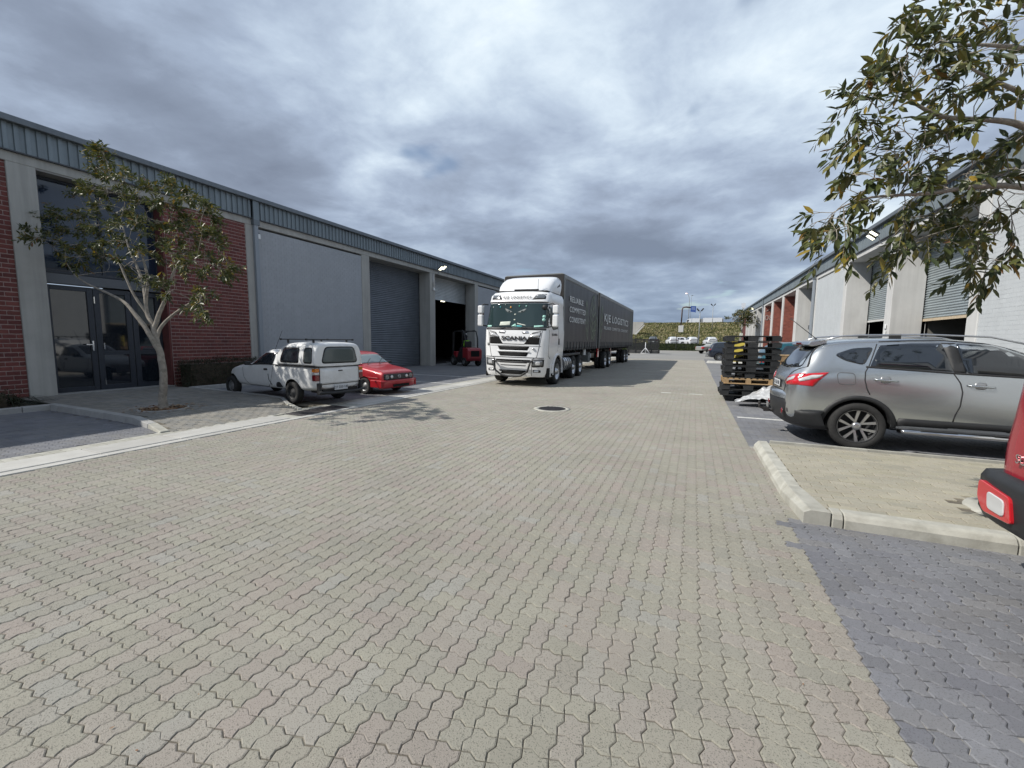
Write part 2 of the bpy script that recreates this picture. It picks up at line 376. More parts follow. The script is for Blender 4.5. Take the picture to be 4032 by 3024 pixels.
def text_obj(name, body, size, mat, parent, loc, rot, extrude=.003, spacing=1., sx=1., sy=1., align='CENTER', bold=0.):
    me = text_mesh(body, size, extrude, spacing, align, bold); o = link(name, me, mat, parent, loc, rot); o.scale = (sx, sy, 1); return o

# ---- car tools
def loft(stations, sub=2, closed_caps=True):
    """stations: list of (x, [(y,z)...] half section from bottom centre (y=0) to top centre (y=0))"""
    k = len(stations[0][1]); V = []; Fa = []; ring = 2*k-2
    for x, sec in stations:
        pts = [(x, y, z) for y, z in sec]+[(x, -y, z) for y, z in sec[-2:0:-1]]
        if len(stations[0]) == 3: pass
        V += pts
    for i in range(len(stations)-1):
        for j in range(ring):
            a = i*ring+j; b = i*ring+(j+1) % ring
            Fa.append((a, b, b+ring, a+ring))
    for base in (0, (len(stations)-1)*ring):
        for j in range(k-1):
            l0, l1 = base+j, base+j+1
            r0 = base+(ring-j) % ring; r1 = base+(ring-j-1)
            f = [l0, l1, r1, r0]
            g = []
            for q in f:
                if q not in g: g.append(q)
            if len(g) > 2: Fa.append(tuple(g))
    me = bpy.data.meshes.new('loft'); me.from_pydata(V, [], Fa)
    bm = bmesh.new(); bm.from_mesh(me); bmesh.ops.recalc_face_normals(bm, faces=bm.faces); bm.to_mesh(me); bm.free()
    if sub:
        o = bpy.data.objects.new('l', me); COL.objects.link(o); m = o.modifiers.new('s', 'SUBSURF'); m.levels = sub; m.render_levels = sub
        dg = bpy.context.evaluated_depsgraph_get(); dg.update(); me2 = bpy.data.meshes.new_from_object(o.evaluated_get(dg))
        bpy.data.objects.remove(o); bpy.data.meshes.remove(me); me = me2
    me.polygons.foreach_set('use_smooth', [True]*len(me.polygons)); me.update(); return me
def sect(zt, zb, zbot, hw, hr, sill=.1, bulge=1.0):
    h = zb-zbot; g = zt-zb
    return [(0, zbot), (hw*.86, zbot), (hw*.965, zbot+min(sill, h*.25)), (hw*bulge, zbot+h*.5), (hw*.992, zb-h*.12), (hw*.955, zb),
            (hr+(hw*.945-hr)*.30, zb+g*.62), (hr, zb+g*.88), (hr*.8, zb+g*.985), (0, zt)]
def cut(me, cyls, inner_mat=None):
    """boolean-cut cylinders (x,z,r,y0,y1) along y from mesh"""
    o = bpy.data.objects.new('c', me); COL.objects.link(o); cs = []
    for (x, z, r, y0, y1) in cyls:
        b = B(); b.cyl((x, y0, z), (x, y1, z), r, n=32); cm = b.mesh('cc')
        if inner_mat: cm.materials.append(mt[inner_mat])
        co = bpy.data.objects.new('cc', cm); COL.objects.link(co); cs.append(co)
        m = o.modifiers.new('b', 'BOOLEAN'); m.operation = 'DIFFERENCE'; m.object = co; m.solver = 'EXACT'; m.material_mode = 'TRANSFER'
    dg = bpy.context.evaluated_depsgraph_get(); dg.update(); me2 = bpy.data.meshes.new_from_object(o.evaluated_get(dg))
    for c in cs: bpy.data.objects.remove(c)
    bpy.data.objects.remove(o); return me2
def smooth_by_angle(me, ang=35):
    bm = bmesh.new(); bm.from_mesh(me)
    for f in bm.faces: f.smooth = True
    for e in bm.edges:
        if len(e.link_faces) != 2 or e.calc_face_angle(0) > rad(ang): e.smooth = False
    bm.to_mesh(me); bm.free(); me.update(); return me
def bvh_of(*mes):
    V = []; P = []
    for me in mes:
        k = len(V); V += [v.co.copy() for v in me.vertices]; P += [tuple(i+k for i in p.vertices) for p in me.polygons]
    return BVHTree.FromPolygons(V, P)
def in_poly(p, poly):
    c = False; n = len(poly); x, y = p
    for i in range(n):
        x0, y0 = poly[i]; x1, y1 = poly[i-1]
        if (y0 > y) != (y1 > y) and x < (x1-x0)*(y-y0)/(y1-y0)+x0: c = not c
    return c
def rounded(poly, r=.03, seg=3):
    out = []; n = len(poly)
    for i in range(n):
        p = Vector(poly[i]); a = Vector(poly[i-1])-p; b = Vector(poly[(i+1) % n])-p
        q = min(r, a.length*.45, b.length*.45); s = p+a.normalized()*q; e_ = p+b.normalized()*q
        for k in range(seg+1):
            t = k/seg; out.append(tuple(s*(1-t)**2+p*2*t*(1-t)+e_*t*t))
    return out
def cast(bvh, axis, sign, u, v, far=6.):
    if axis == 'y': o = Vector((u, far*sign, v)); d = Vector((0, -sign, 0))
    elif axis == 'x': o = Vector((far*sign, u, v)); d = Vector((-sign, 0, 0))
    else: o = Vector((u, v, far)); d = Vector((0, 0, -1))
    h = bvh.ray_cast(o, d); return h[0], h[1]
def patch(name, bvh, poly, axis, sign, mat, parent, off=.004, step=.08, depth=None):
    """a thin shell laid on the body's surface: outline poly in the plane seen along axis"""
    pts = []
    n = len(poly)
    for i in range(n):
        a = Vector(poly[i]); b = Vector(poly[(i+1) % n]); k = max(1, int((b-a).length/step))
        for j in range(k): pts.append(a+(b-a)*(j/k))
    m = len(pts); us = [p[0] for p in pts]; vs = [p[1] for p in pts]; poly2 = [tuple(p) for p in pts]
    u = min(us)+step*.5
    while u < max(us):
        v = min(vs)+step*.5
        while v < max(vs):
            if in_poly((u, v), poly2) and min((Vector((u, v))-p).length for p in pts) > step*.45: pts.append(Vector((u, v)))
            v += step
        u += step
    V2, E2, F2, _, _, _ = delaunay_2d_cdt([Vector(p) for p in pts], [], [tuple(range(m))], 1, 1e-5)
    V3 = []; last = None
    for p in V2:
        h, nr = cast(bvh, axis, sign, p[0], p[1])
        if h is None:
            best = None
            for rr in (.01, .02, .04, .07, .1, .15):
                for a in range(8):
                    h2_, n2 = cast(bvh, axis, sign, p[0]+rr*math.cos(a*PI/4), p[1]+rr*math.sin(a*PI/4))
                    if h2_ is not None: best = (h2_, n2); break
                if best: break
            if best is None: best = (last or Vector((0, 0, 0)), Vector((0, 0, 1)))
            h, nr = best
            h = h.copy()
            if axis == 'y': h.x, h.z = p
            elif axis == 'x': h.y, h.z = p
        ax = {'x': 0, 'y': 1, 'z': 2}[axis]
        if nr[ax]*sign < 0: nr = -nr
        if depth is not None: h = h.copy(); h[ax] = depth
        V3.append(h+nr*off); last = h
    b = B(); b.add(V3, [tuple(f) for f in F2 if len(f) > 2], True)
    me = b.mesh(name)
    bm = bmesh.new(); bm.from_mesh(me)
    ax = {'x': 0, 'y': 1, 'z': 2}[axis]
    if sum(f.normal[ax] for f in bm.faces)*sign < 0: bmesh.ops.reverse_faces(bm, faces=bm.faces)
    bm.to_mesh(me); bm.free()
    o = link(name, me, mat, parent); s = o.modifiers.new('thickness', 'SOLIDIFY'); s.thickness = .006; s.offset = -1
    return o
def strip(name, bvh, path, axis, sign, width, mat, parent, off=.003, step=.05, depth=None):
    pts = []
    for i in range(len(path)-1):
        a = Vector(path[i]); b = Vector(path[i+1]); k = max(1, int((b-a).length/step))
        for j in range(k): pts.append(a+(b-a)*(j/k))
    pts.append(Vector(path[-1])); L = []; R_ = []
    for i, p in enumerate(pts):
        d = (pts[min(i+1, len(pts)-1)]-pts[max(i-1, 0)]).normalized(); nrm = Vector((-d.y, d.x))*width/2
        L.append(p+nrm); R_.append(p-nrm)
    return patch_raw(name, bvh, L, R_, axis, sign, mat, parent, off)
def patch_raw(name, bvh, L, R_, axis, sign, mat, parent, off):
    V = []; ok = []
    for a, b in zip(L, R_):
        h1, n1 = cast(bvh, axis, sign, a[0], a[1]); h2_, n2 = cast(bvh, axis, sign, b[0], b[1])
        if h1 is None or h2_ is None: continue
        V += [h1+n1*off, h2_+n2*off]
    fs = [(2*i, 2*i+1, 2*i+3, 2*i+2) for i in range(len(V)//2-1)]
    b = B(); b.add(V, fs, True); o = link(name, b.mesh(name, fix=False), mat, parent)
    s = o.modifiers.new('thickness', 'SOLIDIFY'); s.thickness = .005; s.offset = 0; return o
def wheel(parent, x, y, z, r, w, rimr, side, spokes=5, rim='alu', style='spoke', hub=None):
    """tyre with rim child; side=+1 outer face towards +y"""
    s = side; b = B()
    pr = [(-w/2, rimr), (-w/2, r*.93), (-w/2*.8, r*.985), (-w/2*.5, r), (w/2*.5, r), (w/2*.8, r*.985), (w/2, r*.93), (w/2, rimr*1.03), (w/2-.012, rimr)]
    pr = [(t*s, q) for t, q in pr]
    b.lathe(pr, n=36); t = b.out('wheel', 'rubber', parent, loc=(x, y, z))
    c = B(); c.lathe([((w/2-.02)*s, rimr), ((w/2-.01)*s, rimr*.93), ((w/2-.06)*s, rimr*.90), ((w/2-.13)*s, rimr*.86), ((w/2-.14)*s, .001)], n=36)
    cb_ = c.out('rim_barrel', 'black_plastic' if style == 'spoke' else rim, t)
    if style == 'spoke':
        q = B(); o = (w/2-.02)*s
        q.lathe([(o, rimr*.995), (o+.006*s, rimr*.96), (o-.012*s, rimr*.925)], n=36)
        for i in range(spokes):
            a = 2*PI*i/spokes
            m = Matrix.Rotation(-a, 4, 'Y')
            for k in (-1, 1):
                vs = []
                for (rr, ww, dd) in ((rimr*.16, .026, -.025), (rimr*.55, .034, -.012), (rimr*.95, .046, -.004)):
                    cc = k*(.028+.035*(rr/rimr))*rimr/.23
                    for wq in (-ww*.5, ww*.5):
                        vs += [m @ Vector((rr, o+dd*s, cc+wq)), m @ Vector((rr, o+(dd-.02)*s, cc+wq))]
                q.add(vs, [(0, 2, 6, 4), (4, 6, 10, 8), (0, 4, 5, 1), (4, 8, 9, 5), (2, 3, 7, 6), (6, 7, 11, 10)])
        q.lathe([(o-.05*s, rimr*.24), (o-.012*s, rimr*.22), (o-.004*s, rimr*.12), (o-.004*s, .001)], n=20)
        q.out('rim', rim, t)
    elif style == 'steel':
        q = B(); o = (w/2-.05)*s
        q.lathe([(o+.02*s, rimr*.98), (o+.025*s, rimr*.93), (o-.03*s, rimr*.82), (o+.01*s, rimr*.6), (o+.012*s, rimr*.35), (o+.03*s, rimr*.22), (o+.03*s, .001)], n=30)
        q.out('rim', rim, t)
        h = B()
        for i in range(8):
            a = 2*PI*i/8; h.cyl((math.cos(a)*rimr*.7, o-.01*s, math.sin(a)*rimr*.7), (math.cos(a)*rimr*.7, o+.004*s, math.sin(a)*rimr*.7), rimr*.075, n=8)
        h.out('rim_hole', 'void', t)
    elif style == 'truck':
        q = B(); o = (w/2)*s
        q.lathe([(o, rimr), (o-.02*s, rimr*.93), (o-.10*s, rimr*.82), (o-.10*s, rimr*.5), (o-.02*s, rimr*.36), (o+.02*s, rimr*.3), (o+.03*s, .001)], n=30)
        q.out('rim', rim, t)
    return t
# ================================================================= GROUND AND PAVING
def sheet(name, x0, x1, y0, y1, z, mat, parent=None, kind='structure'):
    b = B(); b.box(x0, x1, y0, y1, z-.05, z); o = b.out(name, mat, parent)
    if kind: o['kind'] = kind
    return o
b = B(); b.add([(-700, -60, -.09), (700, -60, -.09), (700, 900, -.09), (-700, 900, -.09)], [(0, 1, 2, 3)])
tag(b.out('ground', 'ground_far'), kind='structure')
road = sheet('road', -7.28, .88, -2.5, 46, -.009, 'grout')
bay_r = sheet('parking_bay', .88, 7.0, -2.5, 46, -.011, 'grout_grey')
bay_l = sheet('parking_bay', -15.0, -8.0, -6, 4.42, -.011, 'grout')
bay_l2 = sheet('parking_bay', -16.0, -8.0, 7.5, 46, -.011, 'grout')
yard = sheet('yard_paving', -32, 12, 46, 79.3, 0, 'far_paving')
sheet('surface', -7.28, .88, 42, 46, 0, 'far_paving', road, None)
sheet('surface', .92, 7.0, 24, 46, 0, 'dark_paving', bay_r, None)
sheet('surface', -16, -8.0, 17.0, 46, 0, 'dark_paving', bay_l2, None)
PW, PH, WS = .22, .11, 1
AM = .0105
def kink(t):
    t %= 1.0
    return AM*(t/.33 if t < .33 else ((.5-t)/.17 if t < .67 else (t-1)/.33))
TS = (0, .33, .5, .67)
def half_outline():
    """one wavy cell: X lines wander by kink(x), Y lines by -kink(y), so that a paver turned by 90 degrees still fits"""
    o = []
    for t in TS: o.append((t*PH, kink(t)))
    for t in TS: o.append((PH-kink(t), t*PH))
    for t in TS: o.append((PH-t*PH, PH+kink(1-t)))
    for t in TS: o.append((-kink(1-t), PH-t*PH))
    return o
def paver_detail(deep=True, halves=(0, 1)):
    """two-part top with a chamfer and a false joint, wavy long sides, zigzag ends"""
    V = []; Q = []; T = []
    g = .0021
    for h in halves:
        ol = [(x+h*PH, y) for x, y in half_outline()]; n = len(ol); cx = h*PH+PH/2; cy = PH/2
        k = len(V)
        mid_i = [i for i in range(n) if (5 <= i <= 7 if h == 0 else 13 <= i <= 15)] if len(halves) > 1 else []
        def sc(p, d): return (cx+(p[0]-cx)*(1-d/(PH/2)), cy+(p[1]-cy)*(1-d/(PH/2)))
        low = [sc(p, .0004 if i in mid_i else g) for i, p in enumerate(ol)]
        top = [sc(p, .0036 if i in mid_i else g+.0052) for i, p in enumerate(ol)]
        V += [(p[0]-PH, p[1]-PH/2, -.05 if deep else -.011) for p in low]+[(p[0]-PH, p[1]-PH/2, -.0024 if i in mid_i else -.0036) for i, p in enumerate(low)]+[(p[0]-PH, p[1]-PH/2, 0) for p in top]+[(cx-PH, cy-PH/2, .0003)]
        for i in range(n):
            j = (i+1) % n
            if i not in mid_i: Q.append((k+i, k+j, k+n+j, k+n+i))
            Q.append((k+n+i, k+n+j, k+2*n+j, k+2*n+i))
            T.append((k+2*n+i, k+2*n+j, k+3*n))
    return V, [np.array(Q), np.array(T)]
HLF = paver_detail(True, (0,)); DET = paver_detail(); PLN = paver_detail(False)
def mesh_of(base, name, mat):
    b = B()
    for f in base[1]: b.add(base[0], [tuple(int(i) for i in q) for q in f])
    me = bpy.data.meshes.new(name); me.from_pydata([tuple(v) for v in base[0]], [], [tuple(int(i) for i in q) for fb in base[1] for q in fb])
    me.materials.append(mt[mat]); return me
CAMP = Vector((0, 0, 1.62)); CAMI = camo.matrix_world.inverted() if False else Matrix((dx, dy, up)).to_4x4().inverted()
def project(p):
    q = Matrix((dx, dy, up)).transposed() @ (Vector(p)-CAMP)
    if q.z >= -.05: return None
    return (CX_+F_*q.x/-q.z, CY_-F_*q.y/-q.z, -q.z)
def seen(p, m=60):
    q = project(p)
    return q is not None and -m < q[0] < 4032+m and -m < q[1] < 3024+m
def field(x0, x1, y0, y1, parent, mat, singles, near_y, skip=None, name='paver'):
    """90 degree herringbone of two-cell pavers"""
    cells = []; halfs = []
    for j in range(int(math.floor(y0/PH)), int(math.ceil(y1/PH))):
        for i in range(int(math.floor(x0/PH))-1, int(math.ceil(x1/PH))+1):
            f = (i-j) % 4
            if f == 0: cx, cy, a = (i+1)*PH, (j+.5)*PH, 0
            elif f == 3: cx, cy, a = (i+.5)*PH, (j+1)*PH, 1
            else: continue
            if cx < x0-.001 or cx > x1+.001 or cy < y0 or cy >= y1: continue
            if skip and skip(cx, cy): continue
            if a == 0 and abs(cx-.88) < .03:
                if j in (39, 35):
                    if x0 < 0: continue
                else: halfs.append((cx, cy)); continue
            if not seen((cx, cy, 0), 160): continue
            cells.append((cx, cy, a))
    cells.sort(key=lambda c: c[0]**2+c[1]**2)
    if halfs:
        T = np.zeros((len(halfs), 4, 4)); T[:, 0, 0] = T[:, 1, 1] = T[:, 2, 2] = T[:, 3, 3] = 1; a = np.array(halfs)
        T[:, 0, 3] = a[:, 0]+(PH if x0 > 0 else 0); T[:, 1, 3] = a[:, 1]; T[:, 2, 3] = -.002
        instance_mesh(name, HLF, T, mat, parent)['kind'] = 'stuff'
    one = mesh_of(DET, name, mat); rest = {0: [], 1: []}; ns = 0
    for c in cells:
        if ns < singles and seen((c[0], c[1], 0), -10):
            link(name, one, None, parent, (c[0]+random.gauss(0, .0006), c[1]+random.gauss(0, .0006), -.002+random.gauss(0, .0008)), (random.gauss(0, .004), random.gauss(0, .004), c[2]*PI/2+random.gauss(0, .004))); ns += 1
        else: rest[0 if math.hypot(c[0], c[1]) < near_y else 1].append(c)
    for k, base in ((0, DET), (1, PLN)):
        cs = rest[k]
        if not cs: continue
        n = len(cs); T = np.zeros((n, 4, 4)); a = np.array(cs); th = a[:, 2]*PI/2+RS.randn(n)*.004
        T[:, 0, 0] = T[:, 1, 1] = np.cos(th); T[:, 0, 1] = -np.sin(th); T[:, 1, 0] = np.sin(th); T[:, 2, 2] = T[:, 3, 3] = 1
        T[:, 2, 0] = RS.randn(n)*.004; T[:, 2, 1] = RS.randn(n)*.004
        T[:, 0, 3] = a[:, 0]; T[:, 1, 3] = a[:, 1]; T[:, 2, 3] = -.002+RS.randn(n)*.0008
        o = instance_mesh(name, base, T, mat, parent); o['kind'] = 'stuff'
man = (-3.06, 9.6, .42)
field(-7.28, .885, -.6, 42, road, 'paver_sand', 300, 6.2, skip=lambda x, y: (x-man[0])**2+(y-man[1])**2 < man[2]**2)
field(.88, 6.9, -.6, 4.52, bay_r, 'paver_grey', 240, 6.0)
field(.88, 1.1, 4.52, 7.52, road, 'paver_sand', 0, 1)
field(.88, 6.9, 7.52, 24, bay_r, 'paver_grey', 0, 1)
field(-13.0, -8.3, -2, 4.4, bay_l, 'paver_grey', 0, 1)
field(-15.0, -8.3, 7.9, 17.0, bay_l2, 'paver_grey', 0, 1, skip=lambda x, y: y < 9.2 and x < -14)
# block pavers
def block_mesh(w, h, name, mat, t=.05):
    b = B(); g = .0042
    b.box(-w/2+g, w/2-g, -h/2+g, h/2-g, -t, 0); me = b.mesh(name, .004); me.materials.append(mt[mat]); return me
def block_base(w, h, t=.02):
    g = .0042; x, y = w/2-g, h/2-g
    V = [(-x, -y, -t), (x, -y, -t), (x, y, -t), (-x, y, -t), (-x, -y, -.003), (x, -y, -.003), (x, y, -.003), (-x, y, -.003), (-x+.004, -y+.004, 0), (x-.004, -y+.004, 0), (x-.004, y-.004, 0), (-x+.004, y-.004, 0)]
    return V, [np.array([(8, 9, 10, 11), (4, 5, 9, 8), (5, 6, 10, 9), (6, 7, 11, 10), (7, 4, 8, 11), (0, 1, 5, 4), (1, 2, 6, 5), (2, 3, 7, 6), (3, 0, 4, 7)])]
def blocks(parent, mat, inside, x0, x1, y0, y1, zf, singles, w=.22, h=.108, shear=None):
    cells = []
    for j in range(int((y1-y0)/h)+1):
        for i in range(int((x1-x0)/w)+2):
            cx = x0+i*w+(j % 2)*w/2; cy = y0+j*h
            if inside(cx, cy) and seen((cx, cy, .1), 200): cells.append((cx, cy))
    cells.sort(key=lambda c: c[0]**2+c[1]**2)
    me = block_mesh(w, h, 'paver', mat); T = []
    for k, (cx, cy) in enumerate(cells):
        z, sl_ = zf(cx); z += random.gauss(0, .0012)
        if k < singles: link('paver', me, None, parent, (cx, cy, z), (random.gauss(0, .006), sl_+random.gauss(0, .006), random.gauss(0, .006)))
        else: T.append(Matrix.Translation((cx, cy, z)) @ Matrix.Rotation(sl_, 4, 'Y') @ Matrix.Rotation(random.gauss(0, .007), 4, 'X'))
    if T:
        o = instance_mesh('paver', block_base(w, h), [np.array(t) for t in T], mat, parent); o['kind'] = 'stuff'
# right island
isl = tag(B().prism([(1.1, 4.58), (6.9, 4.58), (6.9, 7.42), (1.14, 7.3)], 'z', -.02, .100).out('pavement', 'grout'), kind='structure')
RC = (2.84, 5.2)
blocks(isl, 'paver_block', lambda x, y: 1.0 < x < 6.85 and 4.62 < y < 7.36 and (x-RC[0])**2+(y-RC[1])**2 > .43**2, 1.12, 6.9, 4.66, 7.4, lambda x: (.112, 0), 300)
def kerb_piece(parent, prof, axis, a, b, **k):
    q = B(); q.prism(prof, axis, a, b); return q.out('kerb_stone', k.get('mat', 'kerb'), parent, .008, 1)
front = [(4.43, -.04), (4.43, .075), (4.455, .115), (4.49, .128), (4.585, .128), (4.585, -.04)]      # (y,z) swept in x
kb = tag(B().box(1.18, 6.9, 4.47, 4.56, -.06, .05).out('kerb', 'kerb'), kind='structure')
def xprof(b_, prof, x0, x1):
    n = len(prof); vs = [(x0, p[0], p[1]) for p in prof]+[(x1, p[0], p[1]) for p in prof]
    return b_.add(vs, [tuple(range(n)), tuple(range(n, 2*n))[::-1]]+[(i, n+i, n+(i+1) % n, (i+1) % n) for i in range(n)])
for x0, x1 in ((1.205, 1.285), (1.293, 2.395), (2.403, 3.4), (3.408, 4.4), (4.408, 5.4), (5.408, 6.4)):
    xprof(B(), front, x0, x1).out('kerb_stone', 'kerb', kb, .006)
# mountable kerb along the road side, with its cut end
for y0, y1 in ((4.44, 5.18), (5.19, 6.27), (6.28, 7.40)):
    q = B(); x0 = .97 if y0 < 5 else .93
    t0 = .127 if y0 < 5 else .105; xa = lambda y: .99-.025*min(1, (y-4.44)/.8)
    vs = []
    for y in (y0, y1):
        k = min(1., (y-4.44)/.75); vs += [(.985-.06*k, y, -.04), (1.195-.09*k, y, -.04), (1.195-.09*k, y, .128-.01*k), (1.04-.05*k, y, .128-.012*k), (.99-.055*k, y, .100-.05*k)]
    q.add(vs, [(0, 1, 2, 3, 4), (9, 8, 7, 6, 5)]+[(i, 5+i, 5+(i+1) % 5, (i+1) % 5) for i in range(5)])
    q.out('kerb_stone', 'kerb', kb, .004)
xprof(B(), [(7.40, -.04), (7.40, .125), (7.46, .125), (7.46, -.04)], 1.15, 2.35).out('kerb_stone', 'kerb', kb)
xprof(B(), [(7.40, -.04), (7.40, .125), (7.46, .125), (7.46, -.04)], 2.355, 6.85).out('kerb_stone', 'kerb', kb)
# tree ring with pebbles
tr_ring = thing('tree_ring', 'round concrete tree surround filled with tan pebbles, beside the red car', 'tree surround', (RC[0], RC[1], .1))
B().lathe([(0, .41), (.02, .40), (.022, .31), (.016, .285), (-.06, .28)], axis='z', n=40).out('ring', 'kerb', tr_ring)
pb = []
for i in range(420):
    a = random.uniform(0, 2*PI); r = .275*math.sqrt(random.random())
    pb.append(Matrix.Translation((RC[0]+r*math.cos(a), RC[1]+r*math.sin(a), .085+random.uniform(0, .02))) @ Matrix.Rotation(random.uniform(0, 6), 4, 'Z') @ Matrix.Diagonal((random.uniform(.012, .026), random.uniform(.008, .016), random.uniform(.006, .011), 1)))
ico = bmesh.new(); bmesh.ops.create_icosphere(ico, subdivisions=1, radius=1); IC = ([tuple(v.co) for v in ico.verts], [np.array([[v.index for v in f.verts] for f in ico.faces])]); ico.free()
tag(instance_mesh('gravel', IC, [np.array(t) for t in pb], 'pebble'), 'tan and brown pebbles filling the tree surround near the red car', kind='stuff')
# left channel slabs
ch = sheet('gutter_channel', -8.0, -7.28, -3, 46, -.012, 'kerb')
y = -3.; k = 0
while y < 40:
    if not (6.3 < y+.5 < 7.6):
        B().box(-7.99, -7.47, y+.006, y+.994, -.03, .012).out('slab', 'concrete_slab', ch, .006)
    B().box(-7.455, -7.30, y+.004, y+.996, -.03, .004).out('edge_slab', 'concrete_slab', ch, .004)
    y += 1.0; k += 1
q = B()
for i in range(190):
    q.box(-8.28, -8.03, -3+i*.115, -3+i*.115+.107, -.03, .002)
q.out('edge_paver', 'kerb', ch)['kind'] = 'stuff'
for n_, yy in ((0, 6.32), (1, 6.98)):
    g = thing('drain_grate', ['slotted iron drain grate in the channel nearest the street tree', 'darker iron drain grate in the channel, behind the slotted one beside the white pickup'][n_], 'drain', (-7.73, yy, 0), group='drain grates in the channel')
    B().box(-.27, .27, 0, .62, -.06, -.02).out('pit', 'void', g)
    b = B(); b.box(-.27, .27, 0, .035, -.02, .014); b.box(-.27, .27, .585, .62, -.02, .014); b.box(-.27, -.235, .035, .585, -.02, .014); b.box(.235, .27, .035, .585, -.02, .014); b.out('frame', 'iron', g, .003)
    bar = B().box(-.235, .235, 0, .022, -.02, .008).mesh('bar')
    for i in range(13): link('bar', bar, 'iron', g, (0, .05+i*.041, 0))
# left parking kerbs, bed and apron
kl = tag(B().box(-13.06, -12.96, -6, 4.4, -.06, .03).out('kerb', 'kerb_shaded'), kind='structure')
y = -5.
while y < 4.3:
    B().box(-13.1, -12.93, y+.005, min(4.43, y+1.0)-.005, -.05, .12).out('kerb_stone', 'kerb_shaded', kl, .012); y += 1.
def ap_z(x):   # apron height and slope
    if x < -9.6: return .105, 0
    t = min(1, (x+9.6)/1.5); return .105*(1-t)+.004*t, math.atan(.101/1.5) if t < 1 else 0
edge = [(-13.1, 4.50), (-11.9, 4.48), (-10.7, 4.46), (-9.6, 4.42), (-8.9, 4.33), (-8.2, 4.16)]
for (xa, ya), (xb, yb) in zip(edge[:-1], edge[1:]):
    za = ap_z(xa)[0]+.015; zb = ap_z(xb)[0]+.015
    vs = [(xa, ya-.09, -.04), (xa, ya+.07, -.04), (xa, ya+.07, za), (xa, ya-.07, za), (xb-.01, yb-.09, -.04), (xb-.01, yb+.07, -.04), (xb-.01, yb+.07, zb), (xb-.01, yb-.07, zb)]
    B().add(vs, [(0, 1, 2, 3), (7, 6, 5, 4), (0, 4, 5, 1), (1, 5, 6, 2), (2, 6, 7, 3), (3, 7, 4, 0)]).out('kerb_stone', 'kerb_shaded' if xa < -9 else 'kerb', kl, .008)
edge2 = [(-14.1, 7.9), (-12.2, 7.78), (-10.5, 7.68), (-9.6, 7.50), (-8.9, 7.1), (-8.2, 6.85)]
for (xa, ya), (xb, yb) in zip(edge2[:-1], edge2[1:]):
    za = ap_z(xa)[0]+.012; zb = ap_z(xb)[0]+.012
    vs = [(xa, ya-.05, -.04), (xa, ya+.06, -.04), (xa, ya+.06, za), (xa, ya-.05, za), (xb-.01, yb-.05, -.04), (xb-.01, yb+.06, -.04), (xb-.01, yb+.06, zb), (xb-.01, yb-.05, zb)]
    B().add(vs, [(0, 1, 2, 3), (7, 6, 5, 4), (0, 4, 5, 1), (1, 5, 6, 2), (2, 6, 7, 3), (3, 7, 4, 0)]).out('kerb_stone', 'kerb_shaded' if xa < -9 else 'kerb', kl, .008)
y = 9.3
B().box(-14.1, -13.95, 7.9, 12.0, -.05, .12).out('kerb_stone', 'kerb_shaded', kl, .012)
ya_ = lambda x: np.interp(x, [e_[0] for e_ in edge], [e_[1] for e_ in edge]) + .1
yb_ = lambda x: np.interp(x, [e_[0] for e_ in edge2], [e_[1] for e_ in edge2]) - .08
b = B()
xs = [-15.42, -13.1, -9.6, -8.1]
b.add([(-15.42, 4.6, .09), (-13.1, 4.6, .09), (-9.6, 4.5, .09), (-8.05, 4.2, -.008), (-8.05, 6.8, -.008), (-9.6, 7.4, .09), (-13.1, 7.8, .09), (-15.42, 7.95, .09)], [(0, 1, 6, 7), (1, 2, 5, 6), (2, 3, 4, 5)])
apron = tag(b.out('pavement', 'grout'), kind='structure')
LC = (-10.36, 5.26)
blocks(apron, 'paver_apron', lambda x, y: -15.35 < x < -8.12 and ya_(x) < y < yb_(x) and (x-LC[0])**2+(y-LC[1])**2 > .44**2, -15.3, -8.0, 4.3, 8.0, ap_z, 300)
B().prism([(-14.9, -6), (-13.1, -6), (-13.1, 4.42), (-14.9, 4.42)], 'z', -.06, .07).out('planting_bed', 'soil')['kind'] = 'structure'
B().prism([(-14.9, 8.0), (-14.1, 8.0), (-14.1, 12), (-14.9, 12)], 'z', -.06, .07).out('planting_bed', 'soil')['kind'] = 'structure'
tr2 = thing('tree_ring', 'leaf filled round opening in the paving at the foot of the street tree', 'tree surround', (LC[0], LC[1], .1))
B().lathe([(-.05, .44), (.012, .44), (.012, .40), (-.05, .40)], axis='z', n=36).out('ring', 'kerb_shaded', tr2)
lv = []
LF = ([(0, 0, 0), (.5, -.22, .05), (1, 0, .02), (.5, .22, .08)], [np.array([(0, 1, 2), (0, 2, 3)])])
for i in range(700):
    a = random.uniform(0, 2*PI); r = .40*math.sqrt(random.random()) if i < 560 else random.uniform(.4, .75)
    lv.append(Matrix.Translation((LC[0]+r*math.cos(a), LC[1]+r*math.sin(a), .095+random.uniform(0, .03 if r < .4 else .022))) @ Matrix.Rotation(random.uniform(0, 6.3), 4, 'Z') @ Matrix.Rotation(random.gauss(0, .3), 4, 'X') @ Matrix.Scale(random.uniform(.04, .085), 4))
tag(instance_mesh('leaf_litter', LF, [np.array(t) for t in lv], 'leaf_litter'), 'dry brown leaf litter around the foot of the street tree', kind='stuff')
